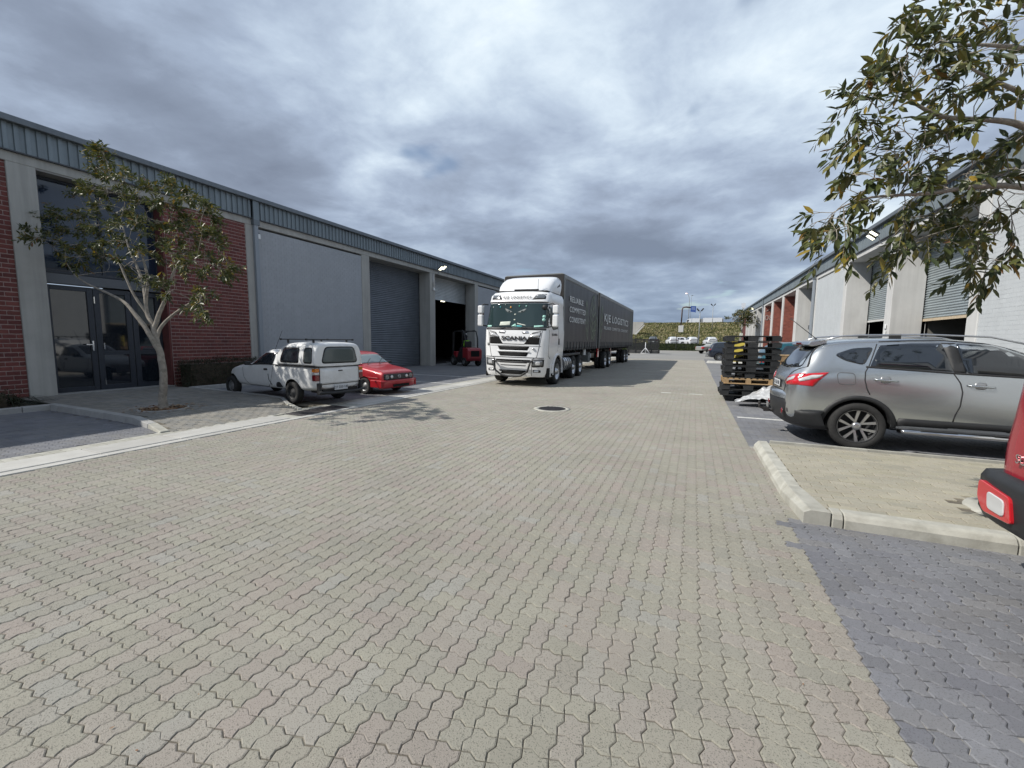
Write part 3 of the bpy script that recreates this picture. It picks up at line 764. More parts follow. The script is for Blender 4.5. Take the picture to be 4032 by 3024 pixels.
# manhole
mh = thing('manhole_cover', 'round iron manhole cover set in the sand coloured paving', 'manhole cover', (man[0], man[1], 0))
B().lathe([(-.03, .44), (.002, .44), (.004, .33), (-.02, .32)], axis='z', n=40).out('surround', 'kerb', mh)
B().lathe([(-.02, .325), (.004, .325), (.004, .001)], axis='z', n=40).out('cover', 'iron', mh)
rb = B()
for i in range(-5, 6):
    hw = math.sqrt(max(0, .31**2-(i*.055)**2)); rb.box(-hw, hw, i*.055-.011, i*.055+.011, .003, .010)
rb.out('rib', 'iron', mh, rot=(0, 0, rad(60)))['kind'] = 'stuff'
mh2 = thing('manhole_cover', 'small far manhole cover in front of the stacked black pallets', 'manhole cover', (-2.9, 57, 0))
B().lathe([(-.02, .36), (.006, .36), (.006, .001)], axis='z', n=24).out('cover', 'iron', mh2)
# painted lines
lines = sheet('parking_line', .95, 2.55, 10.28, 10.38, .0035, 'white_line')
for x0, x1, yy in ((-.9, -.6, 14.3), (-.05, .33, 14.3)): sheet('line_dash', x0, x1, yy, yy+.08, .0035, 'white_line', lines, None)
B().box(-8.2, -7.9, 10.9, 11.6, 0, .004).out('parking_line', 'white_line')['kind'] = 'structure'
for yy in (13.4, 16.2): B().box(-12.5, -8.2, yy, yy+.09, .001, .005).out('parking_line', 'white_line')['kind'] = 'structure'
# bits of litter
lb = []
for i in range(260):
    y = random.uniform(.8, 12); x = random.uniform(-7, 6)
    lb.append(Matrix.Translation((x, y, .004)) @ Matrix.Rotation(random.uniform(0, 6.3), 4, 'Z') @ Matrix.Scale(random.uniform(.006, .02), 4))
tag(instance_mesh('debris', LF, [np.array(t) for t in lb], 'leaf_litter'), 'scattered dry leaf scraps on the paving', kind='stuff')
# ================================================================= BUILDINGS
def slat_mesh(w, p, name, mat):
    b = B(); n = 5; pr = [(0, 0)]
    for i in range(n+1):
        a = PI*i/n; pr.append((.024*math.sin(a), p*(.06+.80*i/n)))
    pr.append((0, p)); V = []
    for d, z in pr: V += [(d*1.25, 0, z), (d*1.25, w, z)]
    b.add(V, [(2*i, 2*i+1, 2*i+3, 2*i+2) for i in range(len(pr)-1)], True)
    me = b.mesh(name, fix=False); me.materials.append(mt[mat]); return me
class Side:
    def __init__(s, X, sg, root): s.X = X; s.sg = sg; s.root = root   # sg=+1: facade faces +x
    def box(s, b, y0, y1, z0, z1, d0, d1):
        xa, xb = s.X-d0*s.sg, s.X-d1*s.sg
        return b.box(min(xa, xb), max(xa, xb), y0, y1, z0, z1)
    def part(s, name, mat, y0, y1, z0, z1, d0, d1, bevel=0, parent=None):
        b = B(); s.box(b, y0, y1, z0, z1, d0, d1); return b.out(name, mat, parent or s.root, bevel)
    def shutter(s, y0, y1, z0, z1, d, mat, p=.1, bar='shutter'):
        sh = s.part('roller_shutter', 'room_dark', y0, y1, z0, z1, d+.03, d+.06)
        me = slat_mesh(y1-y0, p, 'slat', mat); z = z0+.07; 
        s.part('bottom_bar', bar, y0, y1, z0-.02, z0+.07, d-.03, d+.03, parent=sh)
        while z < z1-.02:
            o = link('slat', me, None, sh, (s.X-d*s.sg, y0 if s.sg > 0 else y1, z), (0, 0, 0 if s.sg > 0 else PI)); z += p
        for ya in (y0-.05, y1): s.part('guide_rail', 'gutter_dark', ya, ya+.05, z0-2.5 if z0 > 1 else 0, z1, d-.05, d+.05, parent=sh)
        return sh
    def bricks(s, y0, y1, z0, z1, d, mat, singles, course=.111, bl=.232, back='mortar', relief=.010, name='brick_wall', joint=.019, bo=.004):
        wall = s.part(name, back, y0, y1, z0, z1, d+bo, d+.16)
        T = []; cells = []; n = int((z1-z0)/course)
        j = joint
        for r in range(n+1):
            z = z0+r*course; h = min(course-j, z1-z-.002)
            if h < .03: continue
            y = y0-(bl/2 if r % 2 else 0)
            while y < y1-.01:
                a = max(y, y0)+j/2; c = min(y+bl, y1)-j/2
                if c-a > .03: cells.append((a, c, z+.004, z+h))
                y += bl
        cells.sort(key=lambda q: (q[0])**2+(s.X)**2+(q[2]-1.6)**2)
        me = B().box(-.5, .5, -.5, .5, -.5, .5).mesh('brick'); me.materials.append(mt[mat])
        k = 0
        for a, c, z_, zt in cells:
            pr = relief+random.uniform(-.3, .3)*relief
            cx = s.X-(d-pr/2+.002)*s.sg; M4 = (cx, (a+c)/2, (z_+zt)/2); S = (pr+.006, c-a, zt-z_)
            if k < singles and seen(M4, 0):
                o = link('brick', me, None, wall, M4); o.scale = S; k += 1
            else: T.append(Matrix.Translation(M4) @ Matrix.Rotation(random.gauss(0, .002), 4, 'X') @ Matrix.Diagonal(S+(1,)))
        if T:
            bb = ([(-.5, -.5, -.5), (.5, -.5, -.5), (.5, .5, -.5), (-.5, .5, -.5), (-.5, -.5, .5), (.5, -.5, .5), (.5, .5, .5), (-.5, .5, .5)], [np.array([(0, 3, 2, 1), (4, 5, 6, 7), (0, 1, 5, 4), (1, 2, 6, 5), (2, 3, 7, 6), (3, 0, 4, 7)])])
            o = instance_mesh('brick', bb, [np.array(t) for t in T], mat, wall); o['kind'] = 'stuff'
        return wall
    def fascia(s, y0, y1, z0=5.95, z1=6.6, d=-.03, pitch=.19):
        b = B(); y = y0; V = []; 
        prof = [(0, 0), (.45, 0), (.52, 1), (.93, 1), (1.0, 0)]
        while y < y1-.01:
            for t, k in prof[:-1]: V.append((min(y1, y+t*pitch), k))
            y += pitch
        V.append((y1, 0)); vs = []
        for yy, k in V: x = s.X-(d-.035*k)*s.sg; vs += [(x, yy, z0), (x, yy, z1)]
        b.add(vs, [(2*i, 2*i+1, 2*i+3, 2*i+2) for i in range(len(V)-1)])
        return b.out('fascia_sheet', 'fascia', s.root, fix=False)
    def downpipe(s, y0, y1):
        p = B(); s.box(p, y0, y1, 0.05, 5.75, -.12, -.005); p.out('downpipe', 'downpipe', s.root, .012)
        s.part('hopper', 'gutter', y0-.03, y1+.05, 5.72, 5.9, -.14, .02)
        s.part('fascia_spout', 'fascia', y0-.02, y1+.04, 5.9, 6.6, -.13, -.07)
def floodlight(name_label, X, sg, y, z, grp='floodlights under the eaves'):
    t = thing('floodlight', name_label, 'floodlight', (X, y, z), 0 if sg > 0 else PI, grp)
    B().tube([(-.02, 0, -.35), (.06, 0, -.33), (.12, 0, -.1), (.3, 0, .05)], .02).out('bracket', 'alu', t)
    for k, (yy, zz_) in enumerate(((-.16, -.02), (.16, .07))):
        mtx = Matrix.Translation((.34, yy, zz_)) @ Matrix.Rotation(rad(-38), 4, 'Y')
        b = B(); b.box(-.17, .17, -.14, .14, -.03, .05, mtx); h = b.out('housing', 'black_plastic', t, .01)
        for q in (-1, 1):
            b = B(); b.box(-.145, .145, q*.07-.06, q*.07+.06, -.036, -.031, mtx); b.out('lamp_panel', 'lamp_lit', h)
# ---------------- left warehouse
wl = thing('warehouse', 'long grey and red brick warehouse with glass entrance and roller doors', 'warehouse', (0, 0, 0))
L_ = Side(-15.0, 1, wl)
YL0, YL1 = -9., 62.
L_.part('ring_beam', 'concrete_wall', YL0, YL1, 5.70, 5.93, 0, .9, .01)
for y0, y1 in ((4.80, 5.30), (10.56, 11.06), (16.34, 16.88), (22.13, 22.68), (27.9, 28.41), (34.2, 34.7), (40.2, 40.7)):
    L_.part('column', 'concrete_wall', y0, y1, -.02, 5.70, .001, .9 if y0 > 12 else .5, .012)
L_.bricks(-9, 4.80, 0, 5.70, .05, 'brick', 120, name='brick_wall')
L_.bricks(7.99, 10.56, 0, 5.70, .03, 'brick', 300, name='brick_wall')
L_.part('wall_return', 'brick', 7.93, 7.985, 0, 5.70, .04, .5)
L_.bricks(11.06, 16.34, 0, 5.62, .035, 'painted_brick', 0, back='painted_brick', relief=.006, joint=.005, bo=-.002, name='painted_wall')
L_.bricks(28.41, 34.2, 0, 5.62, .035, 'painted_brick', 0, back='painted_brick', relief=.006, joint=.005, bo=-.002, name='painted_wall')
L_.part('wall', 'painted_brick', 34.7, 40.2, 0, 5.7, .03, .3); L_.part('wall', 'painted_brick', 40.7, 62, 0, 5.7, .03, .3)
for y0, y1 in ((-9, 10.78), (11.03, 34), (34.2, 62)):
    L_.fascia(y0, y1, z1=6.6 if 1 else 0)
L_.part('sill_flashing', 'gutter_dark', YL0, YL1, 5.925, 5.955, -.075, .3)
L_.part('gutter', 'gutter', YL0, YL1, 6.56, 6.71, -.20, .05, .012)
L_.part('backing', 'gutter_dark', YL0, YL1, 5.93, 6.6, .0, .04)
L_.downpipe(10.82, 10.98)
b = B(); b.add([(-15.05, YL0, 6.70), (-15.05, YL1, 6.70), (-40, YL1, 7.9), (-40, YL0, 7.9)], [(0, 1, 2, 3)]); b.out('roof', 'fascia', wl)
L_.part('far_wall', 'painted_brick', YL1-.2, YL1, 0, 6.6, .0, 25)
L_.part('near_wall', 'painted_brick', YL0, YL0+.2, 0, 6.6, .0, 25)
# the room behind the doors
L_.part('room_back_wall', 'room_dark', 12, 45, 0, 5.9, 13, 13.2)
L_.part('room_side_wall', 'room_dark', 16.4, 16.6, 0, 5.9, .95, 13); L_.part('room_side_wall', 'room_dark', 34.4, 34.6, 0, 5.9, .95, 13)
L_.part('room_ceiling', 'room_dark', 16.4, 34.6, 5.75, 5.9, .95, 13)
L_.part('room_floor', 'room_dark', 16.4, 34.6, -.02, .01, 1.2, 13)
L_.part('wall_panel', 'concrete_wall', 16.88, 17.80, 0, 5.7, .88, .93)
L_.shutter(17.3, 22.13, 0.0, 5.7, .84, 'shutter')
L_.shutter(22.68, 27.9, 4.28, 5.7, .84, 'shutter_galv', bar='shutter_galv')
for yy, xx in ((24.6, -17.6), (27.3, -17.4)):
    t = thing('ceiling_lamp', ['bright lamp strip just inside the open roller door, nearer one', 'bright lamp strip just inside the open roller door, farther one'][yy > 25], 'lamp', (xx, yy, 4.45), group='lamp strips inside the open door')
    B().box(-.05, .05, -.22, .22, 0, .05).out('tube', 'lamp_lit', t); B().box(-.08, .08, -.25, .25, .05, .1).out('tray', 'alu', t)
# entrance
L_.part('lintel_beam', 'frame_mid', 5.30, 7.99, 2.98, 3.24, .28, .5, .01)
L_.part('reveal_ceiling', 'soffit', 5.30, 7.99, 5.66, 5.70, .02, .5)
def window(side, nm, y0, y1, z0, z1, d, frame, glass, vb=(), hb=(), t=.07):
    w = side.part(nm, 'room_dark', y0, y1, z0, z1, d+.09, d+.11)
    b = B()
    for a, c in ((y0, y0+t), (y1-t, y1)): side.box(b, a, c, z0, z1, d, d+.08)
    for a, c in ((z0, z0+t), (z1-t, z1)): side.box(b, y0+t, y1-t, a, c, d+.001, d+.079)
    b.out('frame', frame, w, .004)
    ys = [y0+t]+list(vb)+[y1-t]; zs = [z0+t]+list(hb)+[z1-t]
    for v in vb: b = B(); side.box(b, v-t*.45, v+t*.45, z0+t, z1-t, d+.005, d+.075); b.out('mullion', frame, w)
    for h in hb: b = B(); side.box(b, y0+t, y1-t, h-t*.45, h+t*.45, d+.003, d+.07); b.out('transom', frame, w)
    for i in range(len(ys)-1):
        for j in range(len(zs)-1):
            g = t*.45 if 1 else 0
            b = B(); side.box(b, ys[i]+(g if i else 0), ys[i+1]-(g if i < len(ys)-2 else 0), zs[j]+(g if j else 0), zs[j+1]-(g if j < len(zs)-2 else 0), d+.035, d+.05); b.out('pane', glass, w)
    return w
window(L_, 'upper_window', 5.32, 7.97, 3.26, 5.65, .40, 'frame_dark', 'glass_blue', vb=(6.62,))
dr = window(L_, 'door', 5.34, 6.30, .12, 2.95, .36, 'frame_dark', 'glass_dark', t=.12)
dr2 = window(L_, 'door', 6.32, 7.16, .12, 2.95, .36, 'frame_dark', 'glass_dark', hb=(1.16,), t=.13)
dr3 = window(L_, 'door', 7.18, 7.92, .12, 2.95, .36, 'frame_dark', 'glass_dark', hb=(1.16,), t=.13)
hb_ = B(); L_.box(hb_, 6.20, 6.235, 1.22, 1.5, .32, .36); L_.box(hb_, 6.06, 6.215, 1.38, 1.41, .29, .32); hb_.out('door_handle', 'chrome', dr, .004)
for yy, zz_ in ((6.31, 2.62), (6.45, 1.35), (6.41, .35), (7.93, 2.5), (7.93, 1.35), (7.93, .45)):
    b = B(); L_.box(b, yy, yy+.022, zz_-.09, zz_+.09, .33, .36); b.out('hinge', 'chrome', dr2)
L_.part('door_threshold', 'kerb_shaded', 5.30, 7.99, .0, .115, .02, .55)
# small things on the left facade
wb = thing('wall_sensor', 'small white alarm sensor on the wall beside the downpipe', 'sensor', (-14.93, 11.0, 5.33))
B().box(0, .06, -.05, .05, -.09, .09).out('case', 'white_paint', wb, .015); B().ball((.03, 0, .12), .02).out('eye', 'glass_dark', wb)
B().cyl((-14.97, 22.41, 4.8), (-14.97, 22.41, 5.7), .018).out('conduit', 'alu', wl)
wb2 = thing('wall_socket', 'white junction box with a short cable on the pillar under the lit floodlight', 'junction box', (-14.96, 22.42, 4.72))
B().box(0, .08, -.07, .07, -.07, .09).out('case', 'white_paint', wb2, .01); B().tube([(.03, .06, .0), (.06, .3, -.05), (.03, .55, -.12)], .012).out('cable', 'white_paint', wb2)
floodlight('lit twin floodlight on the pillar between the two left roller doors', -14.85, 1, 22.75, 6.02)
# ---------------- right warehouse
wr = thing('warehouse', 'sunlit pale warehouse with half open roller doors and red brick bays', 'warehouse', (0, 0, 0))
R_ = Side(7.0, -1, wr)
YR0, YR1 = -14., 77.3
R_.part('ring_beam', 'plaster_light', YR0, YR1, 5.70, 5.93, 0, 1.1, .01)
cols = ((15.55, 16.05), (21.17, 21.75), (26.85, 27.33), (32.75, 32.95), (38.05, 38.9), (43.75, 44.35), (49.15, 49.95), (54.75, 55.15), (56.0, 56.2), (60.4, 61.2), (64.2, 64.6), (68.2, 68.6), (71.6, 72.2))
for y0, y1 in cols:
    thin = 43 < y0 < 55; R_.part('column', 'plaster_light', y0, y1, -.02, 5.70, .001, .10 if thin else 1.1, .012)
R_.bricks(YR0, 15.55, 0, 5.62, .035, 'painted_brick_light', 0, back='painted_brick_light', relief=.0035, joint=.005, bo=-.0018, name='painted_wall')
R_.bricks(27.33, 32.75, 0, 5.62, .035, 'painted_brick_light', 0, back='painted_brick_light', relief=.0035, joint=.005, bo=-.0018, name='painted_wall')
def jamb(y, x0, x1):
    w = B().box(x0, x1+.02, y, y+.5, 0, 5.7).out('brick_jamb', 'mortar', wr); T = []; r = 0; z = 0
    while z < 5.65:
        x = x0-(.116 if r % 2 else 0)
        while x < x1:
            a = max(x, x0)+.007; c = min(x+.232, x1)-.007
            if c-a > .03: T.append(Matrix.Translation(((a+c)/2, y-.004+random.uniform(-.003, .003), z+.05)) @ Matrix.Diagonal((c-a, .02, .094, 1)))
            x += .232
        z += .111; r += 1
    bb = ([(-.5, -.5, -.5), (.5, -.5, -.5), (.5, .5, -.5), (-.5, .5, -.5), (-.5, -.5, .5), (.5, -.5, .5), (.5, .5, .5), (-.5, .5, .5)], [np.array([(0, 3, 2, 1), (4, 5, 6, 7), (0, 1, 5, 4), (1, 2, 6, 5), (2, 3, 7, 6), (3, 0, 4, 7)])])
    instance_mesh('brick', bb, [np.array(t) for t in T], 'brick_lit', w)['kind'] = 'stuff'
for y0, y1 in ((38.9, 43.75), (44.35, 49.15), (49.95, 54.75)):
    R_.part('brick_back', 'brick', y0, y1, 0, 5.6, 1.0, 1.1)  # dark brick colour stands for the shade deep in the bay
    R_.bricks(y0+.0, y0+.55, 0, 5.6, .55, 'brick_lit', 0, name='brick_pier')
    jamb(y1, 7.10, 7.98)
R_.part('end_brick_wall', 'brick', 72.2, 77.3, 0, 5.7, .02, .3)
for y0, y1 in ((61.2, 64.2), (64.6, 68.2), (68.6, 71.6)): R_.part('door_panel', 'gutter', y0, y1, 0, 5.6, .5, .55)
R_.part('bay_back', 'gutter', 56.2, 60.4, 0, 5.6, .9, .95)
for y0, y1 in ((YR0, 33.2), (33.5, 55.4), (55.7, 77.3)): R_.fascia(y0, y1)
R_.part('sill_flashing', 'gutter_dark', YR0, YR1, 5.925, 5.955, -.075, .3)
R_.part('gutter', 'gutter', YR0, YR1, 6.56, 6.72, -.20, .05, .012)
R_.part('backing', 'gutter_dark', YR0, YR1, 5.93, 6.6, .0, .04)
R_.downpipe(33.0, 33.3); R_.downpipe(55.25, 55.6); R_.downpipe(-3.2, -2.9)
b = B(); b.add([(7.05, YR0, 6.71), (7.05, YR1, 6.71), (35, YR1, 7.9), (35, YR0, 7.9)], [(3, 2, 1, 0)]); b.out('roof', 'fascia', wr)
R_.part('far_wall', 'painted_brick_light', YR1-.2, YR1, 0, 6.6, .0, 25)
R_.part('near_wall', 'painted_brick_light', YR0, YR0+.2, 0, 6.6, .0, 25)
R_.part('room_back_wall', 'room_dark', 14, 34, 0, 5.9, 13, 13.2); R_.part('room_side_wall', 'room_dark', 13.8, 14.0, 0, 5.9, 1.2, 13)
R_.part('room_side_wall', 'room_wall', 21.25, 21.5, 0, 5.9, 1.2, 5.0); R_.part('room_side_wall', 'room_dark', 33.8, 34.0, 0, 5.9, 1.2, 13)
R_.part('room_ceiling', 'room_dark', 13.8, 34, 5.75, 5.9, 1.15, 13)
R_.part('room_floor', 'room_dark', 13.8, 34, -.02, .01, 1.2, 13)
R_.shutter(21.75, 26.85, 2.72, 5.70, 1.02, 'shutter_light', p=.092, bar='plaster_light')
R_.shutter(16.05, 21.17, 2.52, 5.70, 1.02, 'shutter_light', p=.092, bar='timber_strip')
window(R_, 'upper_window', 33.4, 38.0, 3.0, 5.6, .9, 'frame_mid', 'glass_office', vb=(34.5, 36.0), hb=(4.3,))
R_.part('lintel_beam', 'frame_mid', 33.3, 38.05, 2.72, 2.98, .78, 1.0, .01)
window(R_, 'door', 33.4, 38.0, .05, 2.7, .9, 'frame_mid', 'glass_office', vb=(34.5, 35.6, 36.8))
sw = thing('switch_plate', 'pair of white switch boxes on the pillar between the right roller doors', 'switch', (6.98, 21.45, 2.2))
for zz_ in (-.12, .12): B().box(-.03, 0, -.08, .08, zz_-.085, zz_+.085).out('box', 'white_paint', sw, .01)
floodlight('lit twin floodlight under the eave above the half open right roller doors', 6.85, -1, 22.2, 6.05)
floodlight('far floodlight at the eave beyond the brick bays', 6.85, -1, 60.8, 5.85)
sgn = thing('building_number', 'raised letters reading 08 high on the far brick bay', 'sign', (7.50, 54.71, 4.4))
text_obj('lettering', '08', .85, 'sign_letter', sgn, (0, 0, 0), (rad(90), 0, 0), .02)
b = B(); b.prism([(-.35, .75), (0, 1.0), (.35, .75), (.26, .72), (0, .9), (-.26, .72)], 'y', -.03, .0); b.out('emblem', 'sign_letter', sgn)
# ================================================================= TRUCK
NF = (rad(90), 0, rad(90)); NL = (rad(90), 0, PI); NR = (rad(90), 0, 0); NB = (rad(90), 0, rad(-90))
tk = thing('truck_tractor', 'white truck tractor facing the camera with black bull bar and coloured baubles in the windscreen', 'truck', (-5.94, 16.05, 0), rad(-88.5), rx=rad(-.9))
def plan(xf, hw, xr=0., cr=.42, bul=.05):
    """half outline from front centre to rear centre"""
    o = [(xf+bul, 0)]
    for u, dr_ in ((.3, .004), (.5, .016), (.64, .036), (.75, .064), (.84, .10), (.91, .15), (.96, .21), (.99, .29), (1.0, .42)):
        o.append((xf+bul-dr_*(cr/.42), hw*u))
    o += [(xr+.04, hw), (xr, hw-.05), (xr, 0)]
    return o
def slices(sl):
    V = []; Fa = []; n = None
    for z, pl in sl:
        full = [(x, y, z) for x, y in pl]+[(x, -y, z) for x, y in pl[-2:0:-1]]; n = len(full); V += full
    for i in range(len(sl)-1):
        for j in range(n): Fa.append((i*n+j, i*n+(j+1) % n, (i+1)*n+(j+1) % n, (i+1)*n+j))
    Fa.append(tuple(range(n))[::-1]); Fa.append(tuple(range((len(sl)-1)*n, len(sl)*n)))
    me = bpy.data.meshes.new('s'); me.from_pydata(V, [], Fa)
    bm = bmesh.new(); bm.from_mesh(me); bmesh.ops.recalc_face_normals(bm, faces=bm.faces); bm.to_mesh(me); bm.free(); return me
cab = slices([(.36, plan(2.18, 1.13, .35)), (.50, plan(2.24, 1.17, .35)), (1.02, plan(2.28, 1.19, 0.02)), (1.06, plan(2.27, 1.20, 0)), (1.5, plan(2.27, 1.215)), (1.98, plan(2.24, 1.22)), (2.08, plan(2.20, 1.20)),
    (2.5, plan(2.10, 1.18)), (2.95, plan(1.99, 1.155)), (3.0, plan(2.03, 1.165)), (3.22, plan(1.93, 1.15, 0)), (3.34, plan(1.80, 1.10, .02, .5)), (3.41, plan(1.55, .98, .06, .5))])
cab.materials.append(mt['truck_white'])
cab = cut(cab, [(.80, .50, .60, -1.5, -.75), (.80, .50, .60, .75, 1.5), (.8, .2, .62, -1.5, 1.5)], 'void')
smooth_by_angle(cab, 32); bc = bvh_of(cab)
link('cab', cab, None, tk)
de = slices([(3.40, plan(1.55, 1.05, .15, .5)), (3.6, plan(1.42, 1.07, .10, .5)), (3.8, plan(1.15, 1.06, .05, .45)), (3.95, plan(.85, 1.02, .02, .4)), (4.05, plan(.45, .93, 0, .3)), (4.09, plan(.2, .80, .02, .2))])
smooth_by_angle(de, 40); de.materials.append(mt['truck_white']); bd = bvh_of(de); link('roof_deflector', de, None, tk)
P_ = lambda n, poly, m, **k: patch(n, bc, poly, 'x', 1, m, tk, **k)
mir = lambda poly: [(-a, b) for a, b in poly]
ws = P_('windscreen', rounded([(-1.17, 2.08), (1.17, 2.08), (1.12, 2.93), (-1.12, 2.93)], .05), 'screen_teal', step=.07, off=.008)
for s in (-1, 1):
    patch('side_window', bc, rounded([(.86, 2.08), (1.5, 2.02), (1.98, 2.30), (1.86, 2.84), (.90, 2.86)], .05), 'y', s, 'screen_teal', tk)
    patch('pillar_cover', bc, [(1.98, 2.08), (2.14, 2.08), (1.98, 2.90), (1.88, 2.90)], 'y', s, 'black_plastic', tk, off=.006)
    strip('door_seam', bc, [(1.98, 2.02), (1.98, 1.1), (1.75, 1.0)], 'y', s, .016, 'seam', tk); strip('door_seam', bc, [(.82, 3.0), (.80, 1.75), (.80, 1.25)], 'y', s, .014, 'seam_soft', tk)
    patch('door_slot', bc, [(.62, 1.50), (.76, 1.50), (.80, 1.74), (.66, 1.72)], 'y', s, 'void', tk)
    patch('roof_light', bc, rounded([(s*.56, 3.06), (s*1.02, 3.08), (s*1.02, 3.27), (s*.70, 3.25)][::s], .03), 'x', 1, 'black_plastic', tk, off=.004)
    patch('roof_light_lens', bc, rounded([(s*.63, 3.09), (s*.99, 3.11), (s*.99, 3.24), (s*.74, 3.22)][::s], .03), 'x', 1, 'lens_grey', tk, off=.012, step=.04)
    patch('running_light', bc, rounded([(s*.56, 1.75), (s*.93, 1.77), (s*.96, 1.90), (s*.72, 1.86)][::s], .02), 'x', 1, 'lens_clear', tk, off=.010)
    patch('running_light_rim', bc, rounded([(s*.53, 1.735), (s*.95, 1.755), (s*.99, 1.92), (s*.70, 1.88)][::s], .02), 'x', 1, 'black_plastic', tk, off=.005)
    P_('side_grille', [(s*.40, 1.50), (s*.93, 1.50), (s*.95, 1.74), (s*.56, 1.74)][::s], 'void', off=.006)
    P_('headlight_surround', rounded([(s*.70, .70), (s*1.09, .72), (s*1.11, 1.00), (s*.70, .98)][::s], .04), 'black_plastic', off=.004)
    P_('headlight', rounded([(s*.73, .75), (s*1.05, .77), (s*1.07, .95), (s*.73, .94)][::s], .04), 'lens_grey', off=.012)
    P_('headlight_lens', rounded([(s*.80, .78), (s*.99, .79), (s*.99, .91), (s*.84, .91)][::s], .04), 'lens_clear', off=.016, step=.04)
    P_('fog_light', rounded([(s*.74, .52), (s*1.0, .52), (s*1.0, .61), (s*.74, .62)][::s], .03), 'black_plastic', off=.006)
    P_('fog_lens', rounded([(s*.77, .535), (s*.93, .535), (s*.93, .60), (s*.77, .60)][::s], .02), 'lens_clear', off=.012, step=.04)
    P_('bonnet_step', rounded([(s*.34, 1.86), (s*.58, 1.88), (s*.52, 1.97), (s*.30, 1.965)][::s], .02), 'alu', off=.005)
    strip('panel_seam', bc, [(s*1.02, 1.98), (s*.95, 1.5), (s*.86, 1.06), (s*.70, .98), (s*.68, .40)], 'x', 1, .014, 'seam', tk)
strip('panel_seam', bc, [(-.98, 1.96), (-.7, 1.90), (-.60, 1.735), (-.40, 1.50), (.40, 1.50), (.60, 1.735), (.7, 1.90), (.98, 1.96)], 'x', 1, .02, 'seam', tk)
strip('panel_seam', bc, [(-1.1, 1.035), (1.1, 1.035)], 'x', 1, .024, 'seam', tk)
strip('screen_seam', bc, [(-1.1, 2.965), (1.1, 2.965)], 'x', 1, .03, 'seam', tk); strip('screen_seam', bc, [(-1.13, 2.03), (1.13, 2.03)], 'x', 1, .075, 'black_plastic', tk, off=.006)
strip('bonnet_seam', bc, [(-1.0, 1.44), (-.55, 1.44), (.55, 1.44), (1.0, 1.44)], 'x', 1, .012, 'seam_soft', tk)
for nm, z0, z1, w0, w1 in (('grille', 1.29, 1.42, .60, .52), ('grille', 1.08, 1.21, .57, .50), ('lower_grille', .90, .96, .66, .66), ('lower_grille', .44, .58, .55, .46), ('lower_grille', .74, .765, .5, .46), ('lower_grille', .84, .88, .52, .52)):
    g = P_(nm, rounded([(-w1, z0), (w1, z0), (w0, z1), (-w0, z1)], .02), 'void', off=.007, step=.1)
    if z1-z0 > .1:
        for k in range(2): strip('grille_bar', bc, [(-w1+.03, z0+(z1-z0)*(k+1)/3), (w1-.03, z0+(z1-z0)*(k+1)/3)], 'x', 1, .012, 'black_plastic', g, off=.012, step=.2)
strip('grille_ledge', bc, [(-.62, 1.25), (.62, 1.25)], 'x', 1, .05, 'truck_white', tk, off=.03)
text_obj('maker_lettering', 'SCANIA', .21, 'black_plastic', tk, (2.335, .03, 1.70), NF, .008, 1.02, 1.28, .85, bold=.008)
text_obj('company_lettering', 'KJE LOGISTICS', .15, 'chassis', tk, (2.05, .0, 3.14), (rad(66), 0, rad(90)), .004, 1.3, .86, .95)
text_obj('company_lettering', 'KJE LOGISTICS', .11, 'seam_soft', tk, (1.35, 1.226, 1.86), NL, .003, 1.0)
pl = B().box(2.295, 2.315, -.27, .27, 1.075, 1.19).out('number_plate', 'plate_white', tk, .004)
text_obj('plate_lettering', 'KJ 07 KX·GP', .095, 'plate_ink', pl, (2.32, 0, 1.13), NF, .001, 1.0, .92)
B().ball((2.31, .74, 1.36), .045, (.7, 1, 1)).out('camera_dome', 'lens_clear', tk)
for y in (-.86, .86): patch('badge', bc, rounded([(y*1.16-.05, 1.42), (y*1.16+.05, 1.42), (y*1.16+.05, 1.54), (y*1.16-.05, 1.54)], .05), 'x', 1, 'rail_grey', tk, off=.003, step=.05) if y < 0 else None
# bull bar
B().tube([(2.28, -.72, .90), (2.44, -.70, .91), (2.47, -.66, .74), (2.46, -.60, .56), (2.45, -.36, .40), (2.45, -.18, .375), (2.45, .18, .375), (2.45, .36, .40), (2.46, .60, .56), (2.47, .66, .74), (2.44, .70, .91), (2.28, .72, .90)], .034, 10).out('bull_bar', 'black_plastic', tk)
B().tube([(2.44, -.70, .90), (2.47, -.40, .875), (2.47, .40, .875), (2.44, .70, .90)], .03, 10).out('bull_bar', 'black_plastic', tk)
# screen fittings
def on_screen(name, poly, mat, off=.014, **k): return patch(name, bc, poly, 'x', 1, mat, ws, off=off, step=.05, **k)
for s in (-1, 1):
    cx = -.02+s*.24; e_ = [(cx+s*x, 2.66+z) for x, z in ((-.15, -.035), (-.05, -.06), (.07, -.035), (.14, .03), (.17, .09), (.08, .065), (-.03, .02))]
    on_screen('eye_sticker', e_ if s > 0 else e_[::-1], 'window_decor')
    on_screen('eye_pupil', rounded([(cx+s*.0-.03, 2.62), (cx+s*.0+.03, 2.62), (cx+.03, 2.67), (cx-.03, 2.67)], .02), 'screen_teal', off=.02)
for (y, z, m_, r_) in ((-.62, 2.80, 'teal_ball', .024), (-.21, 2.79, 'orange_ball', .032), (.11, 2.83, 'green_ball', .026), (.37, 2.83, 'mint', .026), (-.43, 2.88, 'paper', .014), (.12, 2.93, 'paper', .014), (-.92, 2.80, 'curtain_print', .02)):
    h, nr = cast(bc, 'x', 1, y, z); B().ball(h+nr*.02, r_, (.8, 1, 1.15)).out('bauble', m_, ws)
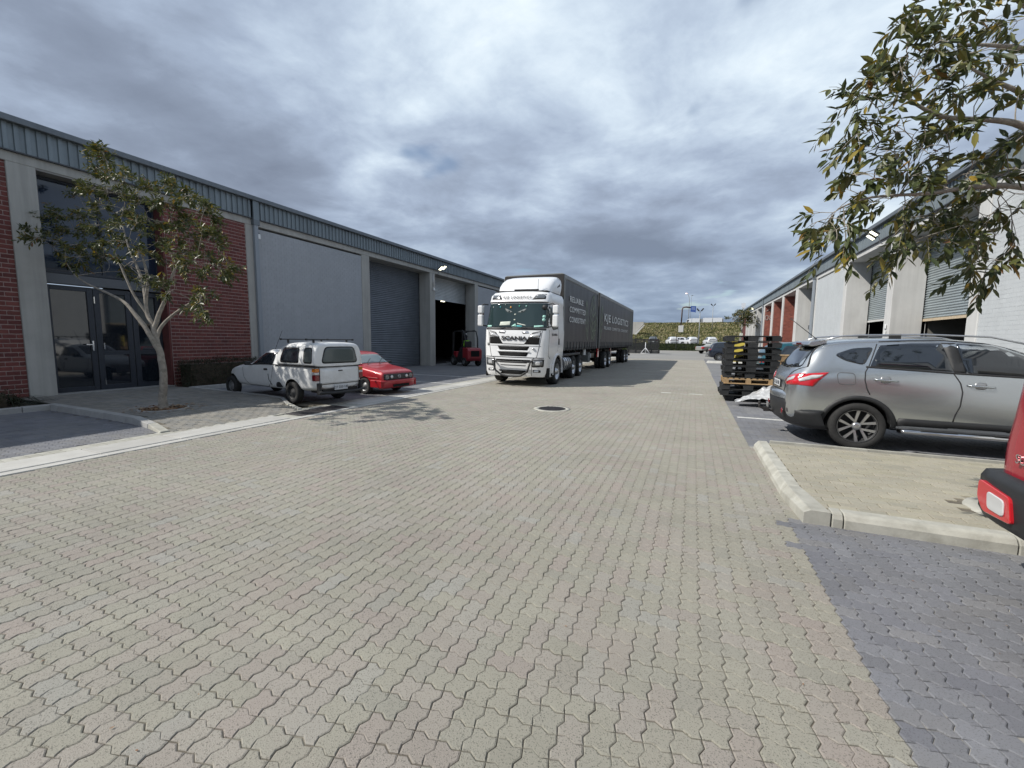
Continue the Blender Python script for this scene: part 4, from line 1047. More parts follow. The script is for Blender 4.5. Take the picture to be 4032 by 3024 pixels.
on_screen('paper_sheet', [(-.58, 2.14), (-.18, 2.16), (-.16, 2.29), (-.55, 2.27)], 'paper'); on_screen('paper_sheet', [(-.12, 2.12), (.10, 2.10), (.02, 2.22)], 'mint')
on_screen('paper_sheet', [(.1, 2.20), (.42, 2.14), (.42, 2.17), (.1, 2.24)], 'paper'); on_screen('paper_sheet', [(.02, 2.10), (.30, 2.10), (.28, 2.14), (.1, 2.16)], 'teal_ball')
for y in (-.02,): on_screen('sticker', [(y-.03, 2.52), (y+.03, 2.52), (y+.03, 2.56), (y-.03, 2.56)], 'paper'); on_screen('sticker', [(y-.03, 2.33), (y+.03, 2.33), (y+.03, 2.37), (y-.03, 2.37)], 'paper')
on_screen('permit', [(.72, 2.09), (1.03, 2.11), (1.03, 2.17), (.72, 2.15)], 'mint'); on_screen('permit', [(-1.1, 2.09), (-.9, 2.09), (-.9, 2.15), (-1.1, 2.15)], 'mint')
for z in (2.47, 2.36): on_screen('licence_disc', rounded([(.97, z-.05), (1.07, z-.05), (1.07, z+.05), (.97, z+.05)], .05), 'mint')
for y in (-.55, .25): h, nr = cast(bc, 'x', 1, y, 2.08); B().tube([(2.30, y-.1, 2.05), h+nr*.03+Vector((0, .45, .02))], .012, 6).out('wiper', 'black_plastic', tk)
# mirrors
for s in (-1, 1):
    m_ = B().tube([(1.95, s*1.16, 2.9), (2.02, s*1.30, 2.92), (2.04, s*1.42, 2.86)], .022).tube([(1.95, s*1.17, 2.12), (2.04, s*1.40, 2.16)], .022).out('mirror_arm', 'black_plastic', tk)
    B().box(1.93, 2.10, s*1.43-.10, s*1.43+.10, 2.58, 2.87).out('mirror', 'truck_white', m_, .045, 3); B().box(1.93, 2.10, s*1.43-.10, s*1.43+.10, 2.12, 2.54).out('mirror', 'truck_white', m_, .045, 3)
    B().box(1.915, 1.93, s*1.43-.085, s*1.43+.085, 2.15, 2.85).out('mirror_glass', 'chrome', m_)
B().ball((2.0, 1.02, 2.80), .10, (.7, 1, .9)).out('kerb_mirror', 'black_plastic', tk)
# deflector trim, antenna
patch('deflector_badge', bd, [(.25, 3.72), (.72, 3.60), (.66, 3.66), (.40, 3.76), (.20, 3.86), (.32, 3.76)], 'y', 1, 'seam_soft', tk)
strip('deflector_lip', bd, [(-.30, 3.45), (.62, 3.45)], 'x', 1, .05, 'void', tk, off=.01)
B().box(1.35, 1.7, -1.0, 1.0, 3.385, 3.415).out('deflector_gap', 'seam', tk, .01)
B().tube([(1.6, .62, 3.40), (1.6, .62, 3.82)], .008, 6).cyl((1.6, .62, 3.39), (1.6, .62, 3.43), .03).out('antenna', 'black_plastic', tk)
# front wheels, arches, steps
for s in (-1, 1):
    wheel(tk, .80, s*1.05, .50, .50, .32, .30, s, rim='alu', style='truck')
    a = B(); n = 16; V = []
    for i in range(n+1):
        t_ = rad(-8)+rad(196)*i/n
        for r_, yy in ((.60, 1.17), (.60, 1.245), (.665, 1.245), (.68, 1.19)): V.append((.80+r_*math.cos(t_), s*yy, .50+r_*math.sin(t_)))
    a.add(V, [(4*i+j, 4*i+(j+1) % 4, 4*i+4+(j+1) % 4, 4*i+4+j) for i in range(n) for j in range(4)], True)
    a.out('wheel_arch', 'truck_white', tk)
    B().box(1.42, 1.70, s*1.17-.04, s*1.17+.045, .34, .80).out('step_panel', 'truck_white', tk, .02)
    B().box(1.46, 1.66, s*1.215-.01, s*1.215+.012, .37, .47).out('step', 'void', tk); B().box(1.70, 2.02, s*1.10, s*1.19, .30, .68).out('bumper_corner', 'void', tk, .02)
# chassis
ck = B(); ck.box(-4.2, 1.9, -.45, .45, .55, .95); ck.box(-1.9, -.05, -1.0, 1.0, .5, 1.0); ck.out('chassis', 'chassis', tk)
for s in (-1, 1):
    t_ = B().cyl((-.20, s*.92, .72), (-1.30, s*.92, .72), .32, n=24).out('fuel_tank', 'alu', tk)
    for x in (-.42, -.75, -1.08):
        B().lathe([(-.02, .325), (-.02, .332), (.02, .332), (.02, .325)], (x, s*.92, .72), 'x', 24).out('tank_strap', 'black_plastic', t_)
for x in (-2.05, -3.40):
    for s in (-1, 1):
        wheel(tk, x, s*1.02, .50, .50, .28, .29, s, rim='alu', style='truck'); wheel(tk, x, s*.72, .50, .50, .28, .29, s, rim='alu', style='truck')
B().box(-3.3, -.05, -1.15, 1.15, 1.02, 1.12).out('mudguard', 'black_plastic', tk, .02)
# ---------------- trailers
def trailer(name, label, y0, y1, wheels, texts, first):
    T = thing(name, label, 'trailer', (-6.15, y0, 0), 0, 'dark curtain sided trailers behind the white tractor')
    Ln = y1-y0; xh = 1.29
    bx = B(); bx.box(-xh+.03, xh-.03, .03, Ln-.03, 1.36, 4.22); bx.out('body', 'curtain', T)
    # softly waved curtains
    for s in (-1, 1):
        n = int(Ln/.12); m_ = 10; V = []
        for i in range(n+1):
            y = .10+(Ln-.2)*i/n
            for j in range(m_+1):
                z = 1.36+(4.10-1.36)*j/m_
                V.append((s*(xh+.002*math.sin(y*9+s)+.014*noise.noise(Vector((y*1.1, z*1.4, s*3)))), y, z))
        b = B(); b.add(V, [(i*(m_+1)+j, (i+1)*(m_+1)+j, (i+1)*(m_+1)+j+1, i*(m_+1)+j+1) for i in range(n) for j in range(m_)], True)
        cu = b.out('curtain', 'curtain', T)
        k = int(Ln/.52)
        for i in range(k+1):
            y = .16+(Ln-.32)*i/k
            st = B(); st.box(-.006, .012, -.028, .028, 1.22, 1.60); st.box(.012, .022, -.036, .036, 1.30, 1.38)
            o = st.out('strap', 'strap', cu, loc=(s*(xh+.015), y, 0))
            if s < 0: o.scale = (-1, 1, 1)
        r = B(); r.box(min(s*1.24, s*1.315), max(s*1.24, s*1.315), 0, Ln, 4.09, 4.28); r.out('top_rail', 'rail_grey', T, .03)
        r = B(); r.box(min(s*1.2, s*1.30), max(s*1.2, s*1.30), 0, Ln, 1.24, 1.36); r.out('side_rail', 'chassis', T, .01)
        for yy in (0, Ln-.08): B().box(min(s*1.2, s*1.32), max(s*1.2, s*1.32), yy, yy+.08, 1.26, 4.2).out('corner_post', 'rail_grey', T, .01)
    B().prism([(-1.29, 4.27), (-1.2, 4.31), (1.2, 4.31), (1.29, 4.27)], 'y', 0, Ln).out('roof', 'rail_grey', T)
    B().box(-1.28, 1.28, -.02, .03, 1.26, 4.27).out('front_panel', 'chassis', T)
    B().box(-1.28, 1.28, Ln-.03, Ln+.02, 1.26, 4.27).out('rear_panel', 'rail_grey', T)
    c = B(); c.box(-.5, -.35, .2, Ln-.1, .9, 1.24); c.box(.35, .5, .2, Ln-.1, .9, 1.24)
    for i in range(int(Ln/1.0)): c.box(-1.2, 1.2, .3+i, .38+i, 1.12, 1.24)
    c.out('chassis', 'chassis', T)
    for wy in wheels:
        B().cyl((-1.0, wy, .5), (1.0, wy, .5), .07).out('axle', 'chassis', T)
        for s in (-1, 1):
            for xx in (1.13, .80):
                e_ = bpy.data.objects.new('wheel_set', None)
                q = wheel(T, 0, 0, 0, .50, .27, .29, s, rim='alu', style='truck'); q.rotation_euler = (0, 0, -PI/2); q.location = (s*xx, wy, .5)
    return T
t1 = trailer('curtain_trailer', 'shorter front trailer with slogan RELIABLE COMMITTED CONSISTENT on its dark curtain', 16.5, 22.95, (9.2, 10.6), None, True)
t2 = trailer('curtain_trailer', 'longer rear trailer with KJE LOGISTICS across its dark curtain', 23.45, 37.2, (10.05, 11.4), None, False)
XS = 1.325; SD = (rad(90), 0, rad(90))
for i, (s_, z, ln) in enumerate((('RELIABLE', 3.36, 2.3), ('COMMITTED', 2.94, 2.8), ('CONSISTENT', 2.52, 2.85))):
    me = text_mesh(s_, .42, .002, 1.12, 'LEFT', .006); w = max(v.co.x for v in me.vertices); o = link('slogan_lettering', me, 'curtain_print', t1, (XS, .78, z), SD); o.scale = (ln/w, .78, 1)
me = text_mesh('KJE LOGISTICS', .8, .002, 1.12, 'LEFT', .012); w = max(v.co.x for v in me.vertices); o = link('company_lettering', me, 'curtain_print', t2, (XS, 1.2, 2.98), SD); o.scale = (9.6/w, .78, 1)
me = text_mesh('RELIABLE  COMMITTED  CONSISTENT', .34, .002, 1.05, 'LEFT'); w = max(v.co.x for v in me.vertices); o = link('slogan_lettering', me, 'curtain_print', t2, (XS, 1.2, 2.40), SD); o.scale = (9.4/w, .75, 1)
# leaf artwork printed on both curtains
def art(T, pts_list, w_, mat):
    b = B()
    for pts in pts_list:
        pts = [Vector(p) for p in pts]
        for a, c in zip(pts[:-1], pts[1:]):
            d = (c-a); n_ = Vector((-d.y, d.x)).normalized()*w_
            b.add([(XS, a.x-n_.x, a.y-n_.y), (XS, a.x+n_.x, a.y+n_.y), (XS, c.x+n_.x, c.y+n_.y), (XS, c.x-n_.x, c.y-n_.y)], [(0, 1, 2, 3)])
    b.out('leaf_print', mat, T, fix=False)
def leafshape(cx, cz, ln, wd, ang, veins=6):
    ca, sa = math.cos(ang), math.sin(ang); R2 = lambda u, v: (cx+u*ca-v*sa, cz+u*sa+v*ca)
    out = [[R2(ln*t_, wd*math.sin(PI*t_)**.8) for t_ in [i/12 for i in range(13)]], [R2(ln*t_, -wd*math.sin(PI*t_)**.8) for t_ in [i/12 for i in range(13)]], [R2(0, 0), R2(ln, 0)]]
    for i in range(1, veins):
        t_ = i/veins
        for s in (-1, 1): t2_ = min(1, t_+.16); out.append([R2(ln*t_, 0), R2(ln*t2_, s*wd*math.sin(PI*t2_)**.8)])
    return out
art(t1, leafshape(5.1, 1.72, 2.25, .62, rad(84)), .022, 'curtain_green2')
art(t1, leafshape(4.1, 1.7, 1.9, .30, rad(100), 5)+leafshape(5.4, 1.65, 1.5, .28, rad(60), 5), .014, 'curtain_green2')
art(t2, leafshape(.25, 1.75, 1.9, .35, rad(78), 5)+leafshape(12.6, 2.0, 2.0, .45, rad(96), 6)+leafshape(12.0, 1.7, 1.4, .3, rad(70), 5), .016, 'curtain_green2')
# under-body details
B().box(.7, 1.2, 4.95, 5.35, .55, 1.05).out('tool_box', 'strap', t1, .02)
B().prism([(.9, 1.24), (.78, .62), (.66, .62), (.74, 1.24)], 'y', 3.3, 4.1).out('landing_leg', 'chassis_red', t1)
B().box(1.18, 1.24, 3.86, 4.18, .95, 1.33).out('reflector_board', 'curtain_print', t1); B().box(1.18, 1.24, 7.0, 7.3, .75, 1.28).out('reflector_board', 'lens_red', t1)
B().box(1.18, 1.24, 3.9, 4.25, .70, 1.28).out('reflector_board', 'lens_dark_red', t2); B().box(.62, .8, 4.4, 4.6, .2, 1.2).out('landing_leg', 'chassis', t2)
B().box(-1.1, 1.15, 13.55, 13.75, .45, .62).out('rear_bumper', 'chassis', t2)
# ================================================================= CARS
def car(name, label, cat, loc, rz, prof, paint, axles, r_w, w_w, rim_r, rim='alu', style='spoke', spokes=5, track=None, group=None, sub=2, arch=1.22, scale=1., detail=True, archmat='black_plastic'):
    T = thing(name, label, cat, loc, rz, group); 
    if scale != 1: T.scale = (scale,)*3
    st = [(p[0], sect(*p[1:])) for p in prof]; me = loft(st, sub); me.materials.append(mt[paint])
    tr = track; yo = max(p[4] for p in prof)+.2
    if detail:
        me = cut(me, [(ax, r_w*.98, r_w*arch, s*(yo-.48), s*yo) if s > 0 else (ax, r_w*.98, r_w*arch, -yo, -(yo-.48)) for ax in axles for s in (-1, 1)], 'void')
        smooth_by_angle(me, 40)
    bv = bvh_of(me); link('body', me, None, T)
    for ax in axles:
        for s in (-1, 1): wheel(T, ax, s*tr, r_w, r_w, w_w, rim_r, s, spokes, rim, style)
    return T, bv
# ---------------- silver SUV (near right)
q_prof = [(-.93, .92, .88, .52, .60, .5), (-.90, 1.05, .98, .40, .80, .6), (-.82, 1.22, 1.10, .35, .875, .68), (-.72, 1.36, 1.16, .32, .90, .66), (-.58, 1.56, 1.20, .31, .905, .66), (-.44, 1.66, 1.22, .30, .91, .67),
    (-.2, 1.705, 1.24, .30, .915, .68), (.4, 1.735, 1.235, .30, .92, .69), (1.1, 1.73, 1.20, .30, .92, .70), (1.6, 1.66, 1.17, .30, .92, .68), (2.0, 1.50, 1.15, .30, .92, .66), (2.45, 1.24, 1.12, .30, .92, .70), (2.8, 1.10, 1.04, .30, .91, .74), (3.2, 1.02, .95, .32, .88, .72), (3.45, .88, .82, .36, .78, .6), (3.55, .72, .70, .42, .6, .45)]
Q, qb = car('parked_car', 'silver SUV with tow ball and alloy wheels, nose towards the right warehouse', 'car', (2.36, 8.86, 0), 0, q_prof, 'silver_paint', (0, 2.78), .362, .235, .262, track=.815, style='spoke', spokes=5, arch=1.17)
NEAR = -1
for s in (-1, 1):
    pp = lambda n, poly, m, **k: patch(n, qb, poly, 'y', s, m, Q, **k)
    pp('quarter_window', rounded([(-.33, 1.45), (-.20, 1.36), (.04, 1.295), (.17, 1.575), (-.10, 1.55)], .06), 'glass_dark', off=.004, step=.05)
    pp('rear_side_window', rounded([(.11, 1.285), (1.06, 1.235), (.96, 1.64), (.60, 1.635), (.24, 1.60)], .02), 'glass_dark', step=.09)
    pp('front_side_window', rounded([(1.20, 1.225), (2.25, 1.18), (1.92, 1.44), (1.55, 1.60), (1.12, 1.64)], .03), 'glass_office' if 0 else 'glass_dark', step=.1)
    pp('door_pillar', [(1.06, 1.232), (1.20, 1.224), (1.12, 1.645), (.96, 1.645)], 'black_plastic', off=.003)
    strip('window_trim', qb, [(.06, 1.275), (.5, 1.25), (1.1, 1.215), (1.8, 1.185), (2.3, 1.16)], 'y', s, .022, 'seam', Q, off=.006)
    strip('door_seam', qb, [(.21, 1.62), (.10, 1.30), (.05, 1.20), (.045, 1.08), (.08, .94), (.12, .86)], 'y', s, .012, 'seam', Q)
    strip('door_seam', qb, [(.24, 1.655), (.6, 1.675), (1.0, 1.68), (1.6, 1.63), (2.0, 1.48)], 'y', s, .010, 'seam', Q)
    strip('door_seam', qb, [(1.06, 1.21), (1.13, 1.08), (1.16, .95), (1.15, .75), (1.11, .62), (1.10, .52)], 'y', s, .012, 'seam', Q)
    strip('door_seam', qb, [(2.35, 1.1), (2.42, .8), (2.35, .5)], 'y', s, .012, 'seam', Q)
    strip('fuel_flap_seam', qb, rounded([(-.30, 1.18), (-.08, 1.175), (-.065, 1.0), (-.28, 1.0)], .05)+[(-.30, 1.15)], 'y', s, .007, 'seam_soft', Q, step=.02)
    pp('sill_cladding', [(.42, .30), (2.30, .28), (2.34, .515), (1.1, .52), (.50, .525)], 'dark_plastic', off=.012, step=.1)
    # arch cladding ring
    for ax in (0, 2.78):
        b = B(); n = 22; V = []
        for i in range(n+1):
            t_ = rad(2)+rad(178)*i/n; cx, cz = math.cos(t_), math.sin(t_)
            for rr in (.415, .43, .485, .492):
                x_, z_ = ax+rr*cx, .345+rr*cz; h, nr = cast(qb, 'y', s, ax+max(rr, .47)*cx, .345+max(rr, .47)*cz)
                yb = abs(h.y) if h is not None and abs(h.y) > .7 else .88
                V.append((x_, s*(yb+(.02 if rr < .486 else .002)-(.10 if rr < .42 else 0)), z_))
        b.add(V, [(4*i+j, 4*i+j+1, 4*i+5+j, 4*i+4+j) for i in range(n) for j in range(3)], True); b.out('arch_cladding', 'dark_plastic', Q)
    for x_, z_ in ((.16, 1.09), (1.21, 1.05)):
        h, nr = cast(qb, 'y', s, x_+.14, z_)
        pp('handle_recess', rounded([(x_+.07, z_-.05), (x_+.20, z_-.05), (x_+.20, z_+.05), (x_+.07, z_+.05)], .06), 'steel', off=.002, step=.04)
        B().tube([(x_, h.y+s*.008, z_), (x_+.02, h.y+s*.035, z_), (x_+.25, h.y+s*.035, z_-.012), (x_+.275, h.y+s*.008, z_-.014)], .014, 8).out('door_handle', 'silver_paint', Q)
    # roof rails
    B().tube([(-.50, s*.66, 1.66), (-.25, s*.665, 1.735), (.0, s*.665, 1.755), (.8, s*.67, 1.768), (1.5, s*.665, 1.735), (1.95, s*.65, 1.62)], .013, 8).out('roof_rail', 'alu', Q)
    B().box(.36, .50, s*.665-.012, s*.665+.012, 1.70, 1.775).out('rail_foot', 'black_plastic', Q)
    # running board
    r = B(); r.tube([(.50, s*.90, .34), (.54, s*.965, .345), (2.25, s*.965, .325), (2.3, s*.9, .32)], .032, 10); r.out('running_board', 'chrome', Q)
    for x0 in (.72, 1.52): B().box(x0, x0+.42, s*.965-.028, s*.965+.02, .365, .385).out('step_pad', 'black_plastic', Q, .008)
    tl = rounded([(s*.52, 1.01), (s*.84, 1.07), (s*.895, 1.17), (s*.9, 1.0), (s*.86, .93), (s*.60, .95)][::s], .02)
# lamps wrap the corner: side and rear shells
for s in (-1, 1):
    patch('tail_lamp', qb, rounded([(-.875, 1.00), (-.68, 1.145), (-.40, 1.175), (-.52, 1.05), (-.60, .945), (-.86, .965)], .02), 'y', s, 'lens_red', Q, off=.008, step=.04)
    patch('tail_lamp_clear', qb, rounded([(-.80, 1.055), (-.62, 1.125), (-.47, 1.135), (-.53, 1.085), (-.78, 1.015)], .015), 'y', s, 'lens_clear', Q, off=.014, step=.03)
    patch('tail_lamp', qb, rounded([(s*.50, 1.00), (s*.60, 1.09), (s*.86, 1.15), (s*.87, .96), (s*.62, .94)][::s], .02), 'x', -1, 'lens_red', Q, off=.006, step=.04)
    patch('tail_lamp_clear', qb, rounded([(s*.58, 1.03), (s*.80, 1.10), (s*.80, 1.04), (s*.62, .99)][::s], .015), 'x', -1, 'lens_clear', Q, off=.012, step=.03)
rear = lambda n, poly, m, **k: patch(n, qb, poly, 'x', -1, m, Q, **k)
rear('rear_window', rounded([(-.74, 1.235), (-.3, 1.205), (.3, 1.205), (.74, 1.235), (.60, 1.56), (-.60, 1.56)], .05), 'glass_dark')
strip('hatch_seam', qb, [(-.60, 1.57), (-.79, 1.25), (-.60, 1.11), (-.58, .90), (-.50, .80), (.50, .80), (.58, .90), (.60, 1.11), (.79, 1.25), (.60, 1.57)], 'x', -1, .012, 'seam', Q)
b = B(); b.prism([(-.60, 1.57), (-.66, 1.60), (-.62, 1.655), (-.40, 1.70), (-.40, 1.62)], 'y', -.62, .62); b.out('spoiler', 'silver_paint', Q, .012, 2)
B().box(-.672, -.655, -.16, .16, 1.605, 1.635).out('brake_light', 'lens_dark_red', Q)
# bumper in dark plastic
low = []
for i in range(25):
    t_ = i/24; a = rad(-108)+rad(216)*t_
    low.append((math.cos(a), math.sin(a)))
b = B(); V = []
for i in range(31):
    u = -1+2*i/30; ang = u*rad(100)
    x_ = -.30-.72*math.cos(ang*.9)**.8 if abs(ang) < rad(99) else -.30
    y_ = .93*math.sin(max(-PI/2, min(PI/2, ang)))
    x_ = -.46-.545*max(0, math.cos(max(-PI/2, min(PI/2, ang))))**.55
    mid_ = abs(u)
    zt = .72 if mid_ < .42 else .72-.16*min(1, (mid_-.42)/.28)
    for z, dx_ in ((.27, .16), (.34, .05), (.48, .0), (zt-.05, -.015), (zt, .03)): V.append((x_+dx_*.9, y_*(1-dx_*.25), z))
b.add(V, [(5*i+j, 5*i+5+j, 5*i+6+j, 5*i+1+j) for i in range(30) for j in range(4)], True)
bump = b.out('rear_bumper', 'dark_plastic', Q); bump.modifiers.new('thickness', 'SOLIDIFY').thickness = .02
b = B(); V = []
for i in range(21):
    u = -1+2*i/20; a = u*rad(62); x_ = -.46-.565*math.cos(a)**.55; y_ = .93*math.sin(a)
    for z, dx_ in ((.70, .005), (.79, .012), (.82, .06)): V.append((x_+dx_, y_, z))
b.add(V, [(3*i+j, 3*i+3+j, 3*i+4+j, 3*i+1+j) for i in range(20) for j in range(2)], True); b.out('bumper_top', 'silver_paint', Q)
for s in (-1, 1):
    B().lathe([(0, .05), (-.012, .045), (-.014, .001)], (-.955, s*.66, .50), 'x', 16).out('fog_reflector', 'lens_dark_red', Q); B().box(-1.03, -1.01, s*.35-.1, s*.35+.1, .42, .52).out('bumper_insert', 'steel', Q, .01) if s > 0 else None
npq = B().box(-.952, -.938, -.26, .26, .875, .985).out('number_plate', 'plate_white', Q, .003); B().box(-.946, -.930, -.275, .275, .86, 1.0).out('plate_surround', 'plate_frame', Q)
text_obj('plate_lettering', 'CA 162 481', .10, 'plate_ink', npq, (-.955, 0, .93), NB, .001)
B().ball((-1.20, 0, .53), .028).tube([(-1.20, 0, .52), (-1.20, 0, .46), (-1.10, 0, .42), (-.9, 0, .38), (-.7, 0, .36)], .022).box(-1.13, -1.05, -.04, .04, .385, .46).out('tow_ball', 'chassis', Q)
B().tube([(-.38, .08, 1.69), (-.80, .08, 2.06)], .006, 6).cyl((-.38, .08, 1.68), (-.42, .08, 1.725), .02, .01).out('roof_antenna', 'black_plastic', Q)
B().tube([(-.79, 0, 1.17), (-.83, -.05, 1.22), (-.80, -.35, 1.26)], .012, 6).out('rear_wiper', 'black_plastic', Q)
patch('window_sticker', qb, [(-.02, 1.52), (.1, 1.52), (.1, 1.545), (-.02, 1.545)], 'x', -1, 'paper', Q, off=.01)
patch('windscreen', qb, rounded([(1.70, -.62), (2.36, -.74), (2.36, .74), (1.70, .62)], .05), 'z', 1, 'glass_dark', Q)
# ---------------- white pickup with canopy
b_prof = [(-.95, .90, .86, .44, .56, .5), (-.93, .945, .92, .40, .655, .58), (-.80, .955, .93, .34, .675, .6), (-.2, .96, .935, .31, .69, .61), (.70, .965, .935, .30, .69, .58), (.76, 1.28, .93, .30, .69, .55), (.95, 1.345, .93, .30, .69, .56), (1.22, 1.345, .925, .30, .69, .56), (1.40, 1.27, .92, .30, .69, .56),
    (1.98, .93, .90, .30, .685, .55), (2.3, .915, .87, .30, .68, .54), (2.8, .86, .80, .32, .665, .50), (3.08, .76, .72, .34, .60, .42), (3.18, .62, .60, .36, .50, .35)]
K, kbv = car('pickup', 'old white pickup with fitted canopy and roof bars, beside the street tree', 'pickup', (-9.025, 8.08, 0), rad(172.5), b_prof, 'white_paint', (0, 2.90), .275, .17, .17, track=.615, style='steel', rim='black_plastic', arch=1.27)
can = loft([(-.97, [(0, .955), (.5, .955), (.62, .955), (.655, 1.0), (.65, 1.12), (.61, 1.3), (.54, 1.40), (.48, 1.43), (.3, 1.44), (0, 1.445)]), (-.93, [(0, .955), (.5, .955), (.65, .955), (.69, 1.0), (.685, 1.15), (.645, 1.35), (.59, 1.46), (.52, 1.50), (.35, 1.52), (0, 1.53)])]
    + [(x, [(0, .955), (.5, .955), (.66, .955), (.70, 1.0), (.695, 1.15), (.665, 1.36), (.61, 1.47), (.54, 1.515), (.35, 1.535+dz), (0, 1.545+dz)]) for x, dz in ((-.8, 0), (-.2, 0), (.25, 0))]
    + [(.55, [(0, .955), (.5, .955), (.66, .955), (.69, 1.0), (.68, 1.13), (.64, 1.30), (.58, 1.38), (.50, 1.42), (.33, 1.43), (0, 1.44)]), (.86, [(0, .955), (.5, .955), (.64, .955), (.66, .98), (.64, 1.08), (.60, 1.2), (.54, 1.28), (.46, 1.33), (.3, 1.34), (0, 1.345)])], 2)
can.materials.append(mt['white_paint']); kcb = bvh_of(can); link('canopy', can, None, K)
b = B(); b.box(-.94, .74, -.695, -.55, .935, .955); b.box(-.94, .74, .55, .695, .935, .955); b.box(-.965, -.90, -.64, .64, .935, .955); b.out('canopy_seal', 'seam', K)
for s in (-1, 1):
    for x0, x1, gm in ((-.34, .47, 'glass_dark'), (-.86, -.52, 'glass_office')):
        patch('window_rubber', kcb, rounded([(x0, 1.02), (x1, 1.02), (x1-(.12 if x1 > 0 else 0), 1.40), (x0+(.0 if x1 > 0 else .04), 1.40)], .08, 5), 'y', s, 'seam', K, off=.003, step=.06)
        patch('canopy_window', kcb, rounded([(x0+.03, 1.05), (x1-.035, 1.05), (x1-.15 if x1 > 0 else x1-.03, 1.37), (x0+.03 if x1 > 0 else x0+.06, 1.37)], .07, 5), 'y', s, gm, K, off=.009, step=.06)
    patch('side_window', kbv, rounded([(.84, .955), (1.84, .925), (1.58, 1.09), (1.27, 1.235), (.80, 1.25)], .03), 'y', s, 'glass_dark', K, off=.006)
    strip('window_trim', kbv, [(.80, .945), (1.4, .935), (1.95, .90)], 'y', s, .02, 'black_plastic', K, off=.006)
    strip('door_seam', kbv, [(.80, .93), (.84, .7), (.95, .45), (1.1, .36), (2.0, .35), (2.22, .55), (2.28, .86)], 'y', s, .008, 'seam_soft', K)
    patch('door_handle', kbv, rounded([(1.05, .79), (1.21, .785), (1.21, .835), (1.05, .84)], .02), 'y', s, 'black_plastic', K, off=.012, step=.04)
    patch('side_intake', kbv, rounded([(.42, .385), (.74, .375), (.66, .50), (.52, .52)], .05), 'y', s, 'black_plastic', K, off=.006, step=.05)
    strip('dark_strip', kbv, [(1.02, .70), (1.0, .55), (.9, .42)], 'y', s, .022, 'black_plastic', K) if s > 0 else None  # flat black strip laid on the door
    B().box(1.78, 1.88, s*.70, s*.84, .90, 1.0).out('door_mirror', 'black_plastic', K, .02)
    patch('bumper_side', kbv, [(3.0, .34), (3.15, .36), (3.15, .58), (2.9, .60), (2.95, .46)], 'y', s, 'black_plastic', K, off=.01)
    for nm, m_, z0, z1 in (('tail_lamp_amber', 'lens_amber', .815, .905), ('tail_lamp_clear', 'lens_clear', .755, .815), ('tail_lamp_red', 'lens_dark_red', .61, .755)):
        b = B(); a0, a1 = sorted((s*.575, s*.69)); b.box(-.962, -.82, a0, a1, z0+.002, z1-.002); b.out(nm, m_, K, .012)
    q = B(); a0, a1 = sorted((s*.56, s*.63)); q.box(-1.02, -.90, a0, a1, .28, .56); q.out('bumper_bracket', 'black_plastic', K, .01)
patch('rear_window_rubber', kcb, rounded([(-.53, 1.02), (.53, 1.02), (.42, 1.43), (-.42, 1.43)], .11, 5), 'x', -1, 'seam', K, off=.003, step=.07)
patch('rear_window', kcb, rounded([(-.50, 1.045), (.50, 1.045), (.395, 1.405), (-.395, 1.405)], .10, 5), 'x', -1, 'glass_office', K, off=.010, step=.07)
patch('tailgate', kbv, rounded([(-.555, .53), (.555, .53), (.555, .925), (-.555, .925)], .02), 'x', -1, 'white_paint', K, off=.012)
strip('tailgate_seam', kbv, [(-.565, .93), (-.565, .52), (.565, .52), (.565, .93)], 'x', -1, .012, 'seam', K, off=.006)
B().box(-.975, -.955, -.06, .06, .825, .85).out('tailgate_handle', 'black_plastic', K, .005)
kp = B().box(-.985, -.97, -.19, .19, .365, .50).out('number_plate', 'plate_white', K, .003); text_obj('plate_lettering', 'CF 252·140', .085, 'plate_ink', kp, (-.99, 0, .432), NB, .001)
B().tube([(-1.04, -.66, .34), (-1.08, -.3, .31), (-1.08, .3, .31), (-1.04, .66, .34)], .035).tube([(-.9, -.6, .30), (-1.0, 0, .30), (-.9, .6, .30)], .03).out('step_bumper', 'black_plastic', K)
B().box(-.96, -.5, -.5, .5, .30, .40).out('underbody', 'chassis', K)
for x_, y_ in ((.42, 0), (-.62, 0)):
    r = B(); r.box(x_-.015, x_+.015, -.66, .66, 1.585, 1.61)
    for s in (-1, 1): r.box(x_-.02, x_+.02, s*.47-.02, s*.47+.02, 1.50, 1.60); r.box(x_-.022, x_+.022, s*.66-.02, s*.66+.02, 1.575, 1.62)
    r.out('roof_bar', 'black_plastic', K, .003)
B().tube([(1.3, .30, 1.33), (.95, .30, 1.82)], .005, 6).out('aerial', 'black_plastic', K)
patch('windscreen', kbv, rounded([(1.34, -.44), (1.90, -.50), (1.90, .50), (1.34, .44)], .03), 'z', 1, 'glass_dark', K)
# hubcap tint on the front wheel
for o in list(K.children):
    if o.name.startswith('wheel') and o.location.x > 2:
        for c in o.children:
            if c.name.startswith('rim') and not c.name.startswith('rim_'): c.data = c.data.copy(); c.data.materials.clear(); c.data.materials.append(mt['steel'])
